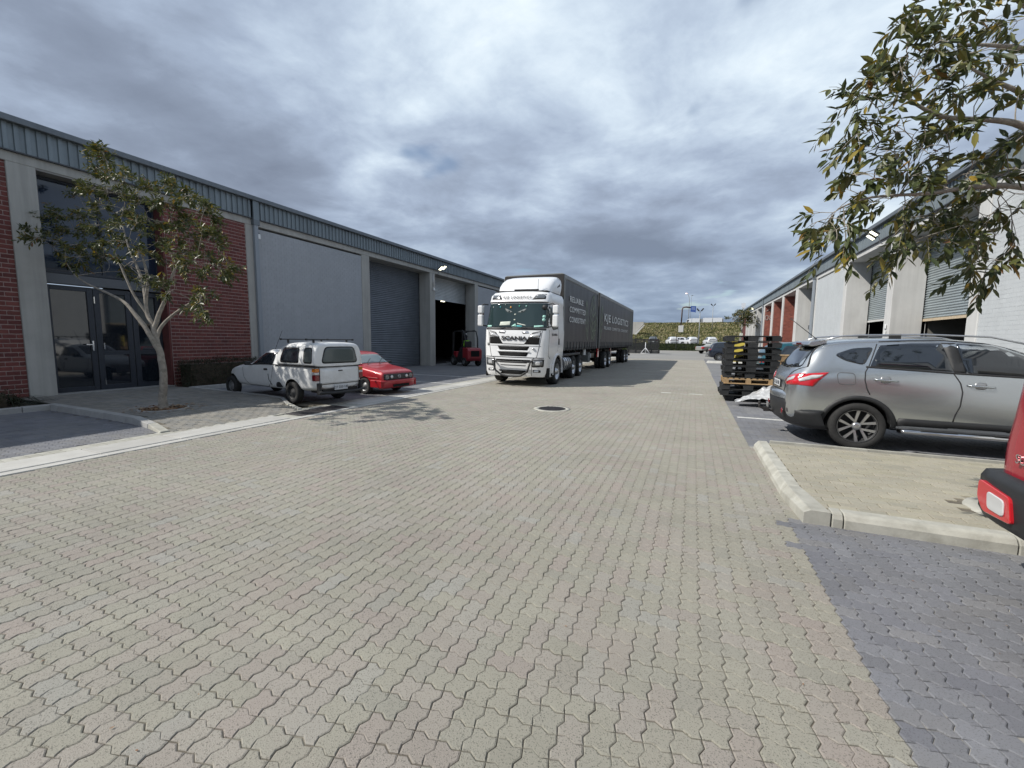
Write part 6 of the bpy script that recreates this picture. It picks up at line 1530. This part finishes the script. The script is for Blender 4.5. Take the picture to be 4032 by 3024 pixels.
def bush(name, label, loc, rad3, n, leaf=.09, mat='leaf_dark', cat='bush', group=None):
    o = thing(name, label, cat, loc, group=group); T = []
    for i in range(n):
        d = Vector((random.gauss(0, 1), random.gauss(0, 1), random.gauss(0, 1))).normalized()*random.random()**.4
        p = Vector((d.x*rad3[0], d.y*rad3[1], rad3[2]*(1+d.z))); p *= 1+.25*noise.noise(p*2.3)
        T.append(Matrix.Translation(p) @ Matrix.Rotation(random.uniform(0, 6.3), 4, 'Z') @ Matrix.Rotation(random.uniform(-1.2, 1.2), 4, 'Y') @ Matrix.Scale(random.uniform(.6, 1.3)*leaf, 4))
    f = instance_mesh('foliage', LF, [np.array(t) for t in T], mat, o); f['kind'] = 'stuff'
    B().tube([(0, 0, 0), (rad3[0]*.1, 0, rad3[2]*.7)], rad3[0]*.06).out('stem', 'bark', o); return o
for i, (x, y, z_, r_) in enumerate(((-10.3, 110, 1.9, 1.3), (-12.3, 108, 1.7, .9), (-9.0, 113, 2.4, .8), (-8.6, 109, 1.8, .5))):
    bush('bush', ['largest dark bush at the left end of the grass embankment', 'lower bush nearest the concrete wing wall', 'small bush right of the largest bush on the embankment', 'smallest bush low on the left of the embankment'][i], (x, y, far_h(x, y)-.2), (r_, r_, r_*.55), 500, .28, 'bank_green', group='bushes on the embankment')
for i, x in enumerate((-4.2, -1.5, -8.3)): bush('bush', ['dark shrub on the bank below the left white hatchback', 'dark shrub on the bank below the middle white hatchback', 'dark shrub on the bank beside the stacked pallets'][i], (x, 81, .2), (.55, .5, .45), 420, .12, 'leaf_dark', group='shrubs on the bank')
# fence of posts and wires
fn = thing('fence', 'black mesh fence with tall posts running behind the yard', 'fence', (0, 79.9, 0))
for x in (-20, -16.6, -13.2, -9.8, -6.36, -2.9, .56, 4.0, 7.4, 10.8): B().box(x-.05, x+.05, -.05, .05, 0, 2.95).out('post', 'black_plastic', fn)
q = B()
for k in range(12): q.box(-20, 11, -.004, .004, .2+k*.24, .206+k*.24)
q.out('wire', 'black_plastic', fn)['kind'] = 'stuff'
# poles
def flood_pole(label, x, y, z0, zt):
    p = thing('floodlight_pole', label, 'light pole', (x, y, z0), group='floodlight poles by the embankment')
    B().cyl((0, 0, 0), (0, 0, zt-z0-.7), .10, .055, 10).out('pole', 'pole', p)
    for s in (-1, 1): B().prism([(s*.06, 0), (s*.5, .55), (s*.68, .42), (s*.32, -.05)], 'y', -.25, .25).out('lamp_head', 'chassis', p, loc=(0, 0, zt-z0-.65))
flood_pole('near pale floodlight pole rising in front of the embankment', .78, 90, .97, 8.3); flood_pole('taller floodlight pole farther back, right of the near one', 4.36, 130, far_h(4.36, 130)-.3, 12.4)
sp = thing('street_lamp', 'tall curved street lamp with a lit head above the highway', 'street lamp', (-2.35, 172, 8))
B().tube([(0, 0, 0), (0, 0, 8.5), (-.15, 0, 10.2), (-.55, 0, 11.3), (-1.05, 0, 11.65)], .1, rs=[.13, .11, .09, .08, .06]).out('pole', 'pole', sp); B().ball((-1.2, 0, 11.68), .22, (1.4, .7, .5)).out('lamp_head', 'lamp_far', sp)
sp2 = thing('street_lamp', 'unlit lamp head farther away, right of the lit street lamp', 'street lamp', (-2.3, 232, 8))
B().tube([(0, 0, 0), (0, 0, 16.4), (.5, 0, 16.9), (1.2, 0, 17.0)], .06).out('pole', 'pole', sp2); B().ball((.2, 0, 16.95), .3, (2, .7, .4)).out('lamp_head', 'frame_mid', sp2)
ga = thing('sign_gantry', 'brown cantilever gantry holding a blue road sign beyond the fence', 'sign gantry', (-3.3, 120, 4.2))
B().add([(-.62, -.6, 0), (.55, -.6, 0), (.55, .6, 0), (-.62, .6, 0), (-.66, -.6, 1.7), (.6, -.6, 1.8), (.6, .6, 1.8), (-.66, .6, 1.7)], [(0, 3, 2, 1), (4, 5, 6, 7), (0, 1, 5, 4), (1, 2, 6, 5), (2, 3, 7, 6), (3, 0, 4, 7)]).out('footing', 'plaster_light', ga, .05)
B().tube([(-.05, 0, 1.7), (.05, 0, 6.0), (.25, 0, 6.45), (.9, 0, 6.55), (2.3, 0, 6.35)], .24, 4).out('mast', 'gantry_brown', ga)
B().prism([(2.05, 6.75), (3.35, 6.7), (3.3, 5.05), (2.95, 5.2), (2.05, 5.3)], 'y', -.4, -.3).out('sign_panel', 'sign_blue', ga)
for k in range(3): B().box(2.3, 3.1, -.42, -.405, 5.75+k*.28, 5.84+k*.28).out('sign_text', 'sign_print', ga)
hw = thing('highway_truck', 'distant white truck with two box trailers driving along the embankment', 'truck', (0, 170, 8.0))
B().prism([(-3.2, .3), (-3.15, 1.1), (-2.55, 2.0), (-2.1, 2.2), (-1.2, 2.3), (-1.2, .3)], 'y', -1.2, 1.2).out('cab', 'far_white', hw, .05); B().prism([(-3.05, 1.15), (-2.55, 1.85), (-2.1, 1.8), (-2.3, 1.1)], 'y', -1.23, -1.2).out('cab_window', 'glass_dark', hw)
B().box(-1.1, 1.45, -1.25, 1.25, .6, 2.35).out('box_body', 'far_white', hw); B().box(2.55, 8.8, -1.25, 1.25, .6, 2.45).out('box_body', 'far_white', hw)
B().box(1.5, 2.5, -.9, .9, .6, 2.1).out('gap_frame', 'rail_grey', hw); B().box(8.85, 9.2, -1.1, 1.1, .6, 2.1).out('rear_frame', 'rail_grey', hw)
for x in (-2.6, .5, 1.2, 3.2, 7.4, 8.3): wheel(hw, x, -1.1, .5, .5, .3, .25, -1, rim='steel', style='steel')
B().box(-3, 9, -.4, .4, .4, .6).out('chassis', 'chassis', hw)
mst = thing('mast_box', 'white box on a grey mast rising behind the small far tree', 'mast', (6.75, 75, 0)); B().cyl((0, 0, 0), (0, 0, 7.0), .1).out('mast', 'pole', mst); B().box(-.28, .28, -.1, .1, 7.0, 7.75).out('box', 'far_white', mst)
sbx = thing('post_box', 'small cream box on a leaning post near the far tree', 'box', (5.35, 60, 0)); B().cyl((0, 0, 0), (0, 0, 2.6), .04).out('post', 'pole', sbx); B().box(-.17, .17, -.06, .06, 2.4, 2.85).out('box', 'paper', sbx)
LT = [(-11.23,4.95,5.31),(-12.49,5.36,5.54),(-11.41,5.12,5.25),(-11.89,5.45,5.32),(-12.54,5.46,5.33),(-10.36,4.69,4.64),(-9.72,4.58,4.51),(-14.04,5.69,5.02),(-12.03,5.01,4.65),(-11.59,4.96,4.66),(-13.44,5.98,5.22),(-11.36,5.26,4.69),(-12.1,5.78,4.86),(-10.51,5.27,4.63),(-10.63,5.47,4.75),(-9.09,4.9,4.4),(-9.83,5.44,4.63),(-10.42,5.71,4.92),(-9.05,5.32,4.39),(-9.2,5.51,4.35),(-9.51,5.47,4.33),(-8.06,4.95,3.88),(-8.84,5.5,3.97),(-9.04,5.38,4.03),(-9.07,5.1,3.96),(-8.91,4.76,4.06),(-11.06,5.75,4.51),(-10.68,5.26,4.33),(-11.88,5.62,4.48),(-12.88,5.85,4.56),(-12.79,5.59,4.57),(-14.04,5.81,4.67),(-12.95,5.18,4.34),(-15.1,5.58,4.63),(-13.91,5.25,4.46),(-15.73,5.68,4.51),(-16.11,5.59,4.58),(-14.7,5.01,4.16),(-14.41,5.01,3.95),(-13.94,5.05,3.92),(-15.26,5.76,4.34),(-13.3,5.23,4.08),(-13.32,5.45,4.14),(-11.74,5.04,3.98),(-11.9,5.31,3.97),(-11.04,5.13,3.93),(-10.52,5.09,3.95),(-10.72,5.41,4.13),(-10.3,5.4,4.01),(-10.51,5.74,4.12),(-9.8,5.49,3.82),(-9.76,5.69,3.95),(-9.2,5.59,3.79),(-8.94,5.65,3.71),(-8.85,5.43,3.5),(-8.02,5.06,3.28),(-9.68,5.63,3.65),(-10.51,5.79,3.71),(-11.06,5.78,3.84),(-11.03,5.39,3.83),(-11.97,5.61,3.79),(-11.0,4.89,3.56),(-13.42,5.73,3.93),(-13.14,5.39,3.79),(-12.85,5.06,3.66),(-12.75,4.85,3.52),(-15.39,5.63,3.92),(-15.16,5.82,3.53),(-12.14,4.83,3.31),(-13.7,5.67,3.61),(-12.02,5.18,3.36),(-10.39,4.78,3.1),(-10.32,5.02,3.3),(-11.06,5.63,3.34),(-12.76,5.85,3.2),(-8.92,4.8,3.16),(-9.59,5.41,3.32),(-8.35,4.9,2.99),(-9.01,5.47,3.21),(-8.2,5.18,2.93),(-8.46,5.53,2.96),(-8.85,5.63,2.88),(-8.69,5.3,2.9),(-11.4,5.89,2.91),(-9.72,5.08,2.57),(-9.02,4.84,2.48),(-9.05,5.38,2.47),(-8.17,4.93,2.41),(-8.62,5.04,2.2),(-8.76,5.22,2.16),(-9.68,5.41,3.05),(-10.0,4.83,2.82)]
RT = [(1.32,4.16,3.99),(1.62,5.0,4.32),(1.37,4.41,4.03),(1.72,5.13,4.54),(1.77,5.11,4.47),(1.7,4.65,4.24),(1.79,4.77,4.33),(1.94,4.9,4.34),(2.06,5.06,4.32),(2.12,5.05,4.39),(2.18,5.05,4.26),(2.27,5.15,4.39),(2.49,5.5,4.47),(1.53,4.65,4.06),(1.68,4.68,4.09),(1.82,4.98,4.18),(1.55,4.44,3.89),(1.39,4.4,3.87),(1.67,5.11,4.17),(1.59,4.69,3.9),(1.71,4.78,3.98),(1.26,4.09,3.64),(1.28,4.43,3.83),(1.28,4.57,3.86),(1.07,3.97,3.48),(1.3,4.6,3.78),(1.36,4.65,3.74),(1.26,4.11,3.4),(1.49,4.72,3.85),(1.52,4.6,3.76),(1.57,4.8,3.77),(1.55,4.53,3.76),(1.86,4.98,3.97),(1.93,5.05,4.08),(1.7,4.36,3.65),(1.8,4.44,3.78),(2.11,5.1,4.11),(2.35,5.44,4.18),(2.14,4.78,3.82),(2.29,5.02,3.98),(1.07,4.45,3.65),(1.06,4.21,3.45),(0.98,4.2,3.4),(1.1,4.23,3.54),(1.69,4.61,3.6),(1.83,4.86,3.65),(1.78,4.61,3.69),(1.88,4.73,3.67),(2.11,5.16,3.87),(1.87,4.45,3.48),(2.2,5.05,3.82),(2.38,5.26,3.82),(2.28,4.89,3.57),(1.22,4.22,3.37),(1.25,4.72,3.47),(1.15,4.18,3.26),(1.04,4.07,3.18),(1.27,4.42,3.29),(1.11,4.54,3.14),(1.17,4.07,2.91),(1.24,4.3,3.15),(1.44,4.43,3.29),(1.68,4.97,3.45),(1.62,4.61,3.36),(1.82,5.06,3.51),(1.29,4.2,3.08),(1.39,4.4,3.09),(1.56,4.75,3.24),(1.7,5.02,3.4),(1.64,4.63,3.21),(1.72,4.5,3.24),(1.74,4.43,3.26),(1.97,4.88,3.48),(1.94,4.6,3.28),(1.94,5.08,3.59),(1.65,4.94,3.16),(1.48,4.32,2.91),(1.63,4.48,3.1),(1.9,5.05,3.22),(1.75,4.83,3.04),(1.91,5.05,3.05),(1.79,4.62,3.01),(1.82,4.46,2.92),(1.97,4.68,3.05),(2.24,5.21,3.25),(2.12,4.74,2.96),(2.25,4.87,3.18),(2.34,4.98,3.28),(2.39,5.01,3.37),(2.29,4.94,3.0),(2.63,5.5,3.22),(1.05,4.04,2.88),(1.06,3.92,2.84),(1.22,4.81,2.99),(1.28,4.78,2.94),(1.42,4.94,2.9),(1.32,4.42,2.78),(1.56,4.98,2.93),(1.15,4.75,2.85),(1.04,4.08,2.67),(1.04,4.53,2.74),(0.96,4.57,2.76),(0.9,4.38,2.64),(0.97,4.29,2.61),(0.97,4.09,2.5),(1.02,4.17,2.6),(1.04,4.08,2.52),(0.9,3.85,2.37),(1.12,4.43,2.5),(1.47,4.38,2.73),(1.71,4.94,2.9),(1.52,4.22,2.74),(1.89,5.11,2.93),(1.92,4.96,2.96),(2.11,5.24,2.98),(2.2,5.26,2.94),(2.31,5.32,3.01),(2.32,5.07,2.86),(2.19,4.58,2.77),(2.6,5.34,2.83),(1.44,4.27,2.54),(1.47,4.39,2.61),(1.68,4.79,2.71),(1.71,4.7,2.69),(1.77,4.65,2.7),(2.1,5.24,2.85),(2.07,4.96,2.72),(2.06,4.75,2.72),(2.12,4.71,2.65),(2.49,5.37,2.82),(1.5,4.54,2.33),(1.68,4.89,2.46),(1.61,4.5,2.46),(1.63,4.39,2.46),(1.83,4.77,2.62),(2.02,5.09,2.68),(1.87,4.5,2.55),(2.23,5.18,2.65),(2.38,5.36,2.71),(2.43,5.28,2.6),(2.22,5.19,2.57),(1.94,4.41,2.37),(1.97,4.91,2.48),(2.31,5.26,2.39),(1.99,4.47,2.25),(2.14,4.71,2.24),(2.21,4.75,2.31),(2.1,4.89,2.29),(2.42,4.99,2.5),(2.4,5.02,2.68)]
# ================================================================= TREES
LEAF = []
def leaf_geo():
    V = [(0, 0, 0), (.28, -.15, .03), (.62, -.15, .02), (1, 0, -.06), (.62, .15, .02), (.28, .15, .03), (.3, 0, -.03), (.65, 0, -.05)]
    return V, [np.array([(0, 1, 6), (0, 6, 5), (2, 3, 7), (7, 3, 4)]), np.array([(1, 2, 7, 6), (6, 7, 4, 5)])]
LG = leaf_geo()
leaf_me = bpy.data.meshes.new('leaf'); leaf_me.from_pydata(LG[0], [], [tuple(int(i) for i in q) for fb in LG[1] for q in fb]); leaf_me.materials.append(mt['leaf']); leaf_me.polygons.foreach_set('use_smooth', [True]*6)
def rot_to(d, roll):
    d = d.normalized(); u = Vector((0, 0, 1)); s = u.cross(d)
    s = s.normalized() if s.length > 1e-3 else Vector((1, 0, 0)); n_ = d.cross(s)
    return Matrix((d, s, n_)).transposed().to_4x4() @ Matrix.Rotation(roll, 4, 'X')
def tree(name, label, base, trunk_paths, attractors, twigs, leaves, lsize, singles, rtip=.004, bark='bark', droop=.35, cat='tree', group=None, tw_len=.28, out_from=None):
    T = thing(name, label, cat, base, group=group); base = Vector(base)
    nodes = []; paths = []
    for path in trunk_paths:       # (points, radii)
        pts, rs_ = path; B_pts = [Vector(p)-base for p in pts]
        sm = []; sr = []
        for i in range(len(B_pts)-1):
            for k in range(4):
                t_ = k/4; a = B_pts[max(i-1, 0)]; b_ = B_pts[i]; c = B_pts[i+1]; d = B_pts[min(i+2, len(B_pts)-1)]
                q = .5*((2*b_)+(c-a)*t_+(2*a-5*b_+4*c-d)*t_*t_+(3*b_-a-3*c+d)*t_**3); sm.append(q); sr.append(rs_[i]*(1-t_)+rs_[i+1]*t_)
        sm.append(B_pts[-1]); sr.append(rs_[-1]); nz_ = [p+Vector((noise.noise(p*5), noise.noise(p*5+Vector((9, 0, 0))), 0))*sr[i]*.35 for i, p in enumerate(sm)]
        paths.append((nz_, sr))
        for i in range(3, len(nz_)): nodes.append((nz_[i], sr[i]))
    b = B()
    for pts, sr in paths: b.tube(pts, .1, 10, sr)
    b.out('trunk', bark, T, fix=False)
    root = paths[0][0][-1] if out_from is None else Vector(out_from)-base
    att = sorted([Vector(a)-base for a in attractors], key=lambda p: (p-root).length)
    br = B(); ends = []
    for a in att:
        best = min(nodes, key=lambda n_: (n_[0]-a).length+.35*max(0, n_[0].z-a.z+.1)+(.0 if n_[1] > rtip else .03))
        p0 = best[0]; L = (a-p0).length
        if L < .06: ends.append((a, (a-root).normalized())); continue
        r0 = min(best[1]*.75, rtip+L*.011); m_ = max(3, int(L/.13)); d0 = (a-p0).normalized(); side = Vector((random.gauss(0, 1), random.gauss(0, 1), random.gauss(.3, .6)))*L*.09
        pts = []; rr = []
        for k in range(m_+1):
            t_ = k/m_; pts.append(p0.lerp(a, t_)+side*math.sin(PI*t_)+Vector((random.gauss(0, 1), random.gauss(0, 1), random.gauss(0, 1)))*.008*L*(0 < k < m_)); rr.append(r0*(1-t_)+rtip*t_)
        br.tube(pts, .01, 5, rr)
        for k in range(1, m_+1): nodes.append((pts[k], rr[k]))
        ends.append((a, (pts[-1]-pts[-3] if len(pts) > 2 else d0).normalized()))
    Ls = []; 
    for a, d in ends:
        for k in range(twigs):
            dd = (d+Vector((random.gauss(0, .6), random.gauss(0, .6), random.gauss(-.05, .5)))).normalized(); ln = tw_len*random.uniform(.5, 1.2)
            pts = [a+dd*ln*t_+Vector((0, 0, -droop*ln*t_*t_*.6)) for t_ in (0, .33, .66, 1)]; br.tube(pts, .003, 4, [rtip*.8, rtip*.65, rtip*.5, rtip*.35])
            for j in range(leaves):
                t_ = .25+.75*(j+.5)/leaves; p = pts[0].lerp(pts[-1], t_)+Vector((0, 0, -droop*ln*.1)); ang = j*2.4+random.uniform(-.4, .4)
                sd = dd.orthogonal().normalized(); sd = Matrix.Rotation(ang, 3, dd) @ sd
                ld = (dd*.65+sd*.8+Vector((0, 0, -droop*random.uniform(.2, 1.8)))).normalized(); s = lsize*random.uniform(.65, 1.2)
                Ls.append((p, Matrix.Translation(p) @ rot_to(ld, random.gauss(0, .6)) @ Matrix.Diagonal((s, s*random.uniform(.85, 1.15), s, 1))))
    br.out('branches', bark, T, fix=False)
    Ls.sort(key=lambda q: (q[0]+base).length if seen(q[0]+base, 0) else 99)
    k = 0; rest = []
    for p, m4 in Ls:
        if k < singles:
            o = link('leaf', leaf_me, None, T); o.matrix_local = m4; k += 1
        else: rest.append(np.array(m4))
    c = instance_mesh('crown', LG, rest, 'leaf', T, smooth=False) if 0 else instance_mesh('crown', LG, rest, 'leaf', T); c['kind'] = 'stuff'
    return T
# street tree in front of the entrance
z0 = .09
TL = [([(-10.36, 5.26, z0-.05), (-10.37, 5.26, .32), (-10.31, 5.27, .75), (-10.34, 5.28, 1.15), (-10.50, 5.29, 1.56), (-10.58, 5.30, 1.82)], [.105, .078, .070, .066, .060, .052]),
      ([(-10.50, 5.29, 1.5), (-10.62, 5.30, 1.85), (-10.78, 5.31, 2.1), (-10.84, 5.32, 2.38), (-10.72, 5.33, 2.85), (-10.90, 5.34, 3.4)], [.050, .044, .040, .036, .027, .018]),
      ([(-10.36, 5.28, 1.25), (-10.56, 5.20, 1.7), (-10.80, 5.12, 2.05), (-11.1, 5.05, 2.35), (-11.6, 5.0, 2.55), (-12.2, 4.95, 2.75), (-12.7, 4.95, 2.95)], [.055, .048, .040, .030, .024, .018, .012]),
      ([(-10.58, 5.30, 1.80), (-10.52, 5.38, 2.1), (-10.40, 5.45, 2.4), (-10.18, 5.50, 2.9), (-9.95, 5.55, 3.25)], [.05, .042, .036, .026, .016]),
      ([(-10.50, 5.29, 1.56), (-10.45, 5.38, 1.85), (-10.22, 5.5, 2.1), (-9.8, 5.55, 2.3), (-9.3, 5.6, 2.5)], [.04, .034, .027, .02, .012]),
      ([(-10.84, 5.32, 2.38), (-11.1, 5.4, 2.9), (-11.5, 5.4, 3.6), (-11.7, 5.4, 4.2)], [.035, .028, .018, .01]),
      ([(-10.78, 5.31, 2.1), (-11.0, 5.2, 2.5), (-11.3, 5.15, 3.1), (-11.5, 5.1, 3.6)], [.03, .025, .018, .012])]
LT2 = list(LT)
for x, y, z in LT[::2]:
    k = 1+random.uniform(-.12, .12); LT2.append((x*k+random.uniform(-.1, .1), y*k, 1.62+(z-1.62)*k+random.uniform(-.1, .1)))
tree('street_tree', 'slender street tree with a pale forked trunk in front of the glass entrance', (-10.36, 5.26, 0), TL, LT2, 6, 10, .110, 260, rtip=.0045, tw_len=.27, out_from=(-10.7, 5.3, 2.4))
TR = [([(2.98, 5.12, 0.05), (2.97, 5.12, .8), (3.02, 5.14, 1.6), (3.05, 5.15, 2.2), (3.0, 5.14, 2.7), (2.95, 5.15, 3.4)], [.09, .075, .07, .065, .055, .04]),
      ([(3.05, 5.15, 2.15), (2.75, 5.08, 2.75), (2.44, 5.0, 2.92), (2.03, 4.8, 2.91), (1.70, 4.6, 2.84), (1.25, 4.4, 2.80), (1.02, 4.3, 2.71)], [.045, .034, .026, .019, .014, .009, .005]),
      ([(2.99, 5.14, 2.6), (2.6, 5.0, 3.2), (2.34, 4.9, 3.37), (2.09, 4.8, 3.42), (1.76, 4.7, 3.46), (1.51, 4.6, 3.59), (1.38, 4.6, 3.83)], [.04, .032, .026, .02, .016, .011, .006]),
      ([(2.97, 5.14, 3.0), (2.65, 5.2, 3.55), (2.46, 5.2, 3.74), (2.24, 5.1, 3.83), (2.0, 5.0, 3.95)], [.032, .026, .02, .015, .008]),
      ([(2.95, 5.15, 3.3), (2.6, 5.2, 3.95), (2.43, 5.2, 4.1), (2.15, 5.0, 4.08), (1.90, 4.9, 4.09)], [.03, .024, .02, .014, .008]),
      ([(2.95, 5.15, 3.4), (2.6, 5.2, 4.2), (2.3, 5.1, 4.45), (2.21, 5.1, 4.6)], [.03, .022, .015, .008])]
RT2 = RT+[(random.uniform(2.4, 4.1), random.uniform(4.2, 6.3), random.uniform(2.5, 4.6)) for i in range(50)]
tree('street_tree', 'leafy tree overhanging from the right edge, branches reaching over the silver SUV', (2.98, 5.12, 0), TR, RT2, 2, 9, .112, 300, rtip=.0035, tw_len=.22, droop=.6, out_from=(2.9, 5.1, 3.0))
# small far tree
fa = []
for i in range(70):
    d = Vector((random.gauss(0, 1), random.gauss(0, 1), random.gauss(0, 1))).normalized()*random.random()**.5
    fa.append((5.55+d.x*1.25, 60+d.y*1.0, 4.75+d.z*1.15))
fa += [(4.4, 60, 4.9), (4.1, 60.2, 4.75), (3.8, 60, 4.8), (4.2, 59.8, 4.3), (6.7, 60, 4.4), (6.9, 60, 4.0)]
tree('street_tree', 'small windswept tree far away at the end of the right warehouse', (5.0, 60, 0), [([(5.0, 60, 0), (5.15, 60, 1.5), (5.4, 60, 3.0), (5.5, 60, 3.8)], [.09, .07, .06, .05]), ([(5.4, 60, 3.0), (5.0, 60, 4.0), (4.5, 60, 4.6)], [.05, .035, .02]), ([(5.5, 60, 3.8), (6.1, 60, 4.2), (6.6, 60, 4.4)], [.04, .03, .02])], fa, 4, 6, .26, 0, rtip=.012, tw_len=.5)
# hedges and planting
def hedge(label, x0, x1, y0, y1, h, n, mat='leaf_dark'):
    o = thing('hedge', label, 'hedge', ((x0+x1)/2, (y0+y1)/2, .05)); T = []; w, l = (x1-x0)/2, (y1-y0)/2
    for i in range(n):
        f = random.random(); x = random.uniform(-w, w); y = random.uniform(-l, l); z = random.uniform(.05, h)
        if f < .45: x = w+random.gauss(0, .03)
        elif f < .75: z = h+random.gauss(0, .03)
        elif f < .88: y = -l+random.gauss(0, .03)
        k = 1+.1*noise.noise(Vector((x*3, y*3, z*3)))
        T.append(Matrix.Translation((x*k, y*k, z*k)) @ Matrix.Rotation(random.uniform(0, 6.3), 4, 'Z') @ Matrix.Rotation(random.uniform(-1.3, 1.3), 4, 'Y') @ Matrix.Scale(random.uniform(.03, .06), 4))
    f = instance_mesh('foliage', LF, [np.array(t) for t in T], mat, o); f['kind'] = 'stuff'
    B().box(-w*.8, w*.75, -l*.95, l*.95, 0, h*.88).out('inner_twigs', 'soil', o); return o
hedge('clipped dark hedge below the brick wall behind the white pickup', -14.85, -14.2, 7.95, 11.6, .82, 9000)
def strappy(label, loc, n, ln, group):
    o = thing('plant', label, 'plant', loc, group=group); b = B()
    for i in range(n):
        a = random.uniform(0, 2*PI); t1_ = random.uniform(.5, 1.25); l = ln*random.uniform(.6, 1.1); pts = []
        for k in range(6): t_ = k/5; e_ = t1_*(1-.75*t_); pts.append(Vector((math.cos(a)*l*t_*math.cos(e_), math.sin(a)*l*t_*math.cos(e_), l*t_*math.sin(e_)-.18*l*t_**3)))
        for p, q_ in zip(pts[:-1], pts[1:]):
            s = Vector((-math.sin(a), math.cos(a), 0))*.008; b.add([p-s, p+s, q_+s*.8, q_-s*.8], [(0, 1, 2, 3)])
    b.out('leaves', 'leaf_dark', o, fix=False)['kind'] = 'stuff'; return o
for i, (x, y) in enumerate(((-14.0, 4.2), (-14.2, 3.3), (-13.8, 2.5), (-14.3, 1.6), (-13.9, .7))):
    strappy(['strappy dark plant spreading against the entrance column', 'strappy plant second from the entrance column', 'strappy plant third from the entrance column', 'strappy plant fourth from the entrance column', 'strappy plant farthest from the entrance column'][i], (x, y, .06), 90, .75, 'strappy plants in the wall bed')
hedge('low dark shrubs filling the bed under the left brick wall', -14.7, -13.3, -2, 4.1, .38, 7000)
bush('bush', 'dark shrub at the foot of the wall beyond the forklift', (-14.3, 29.6, 0), (.5, 1.4, .45), 900, .08, 'leaf_dark')
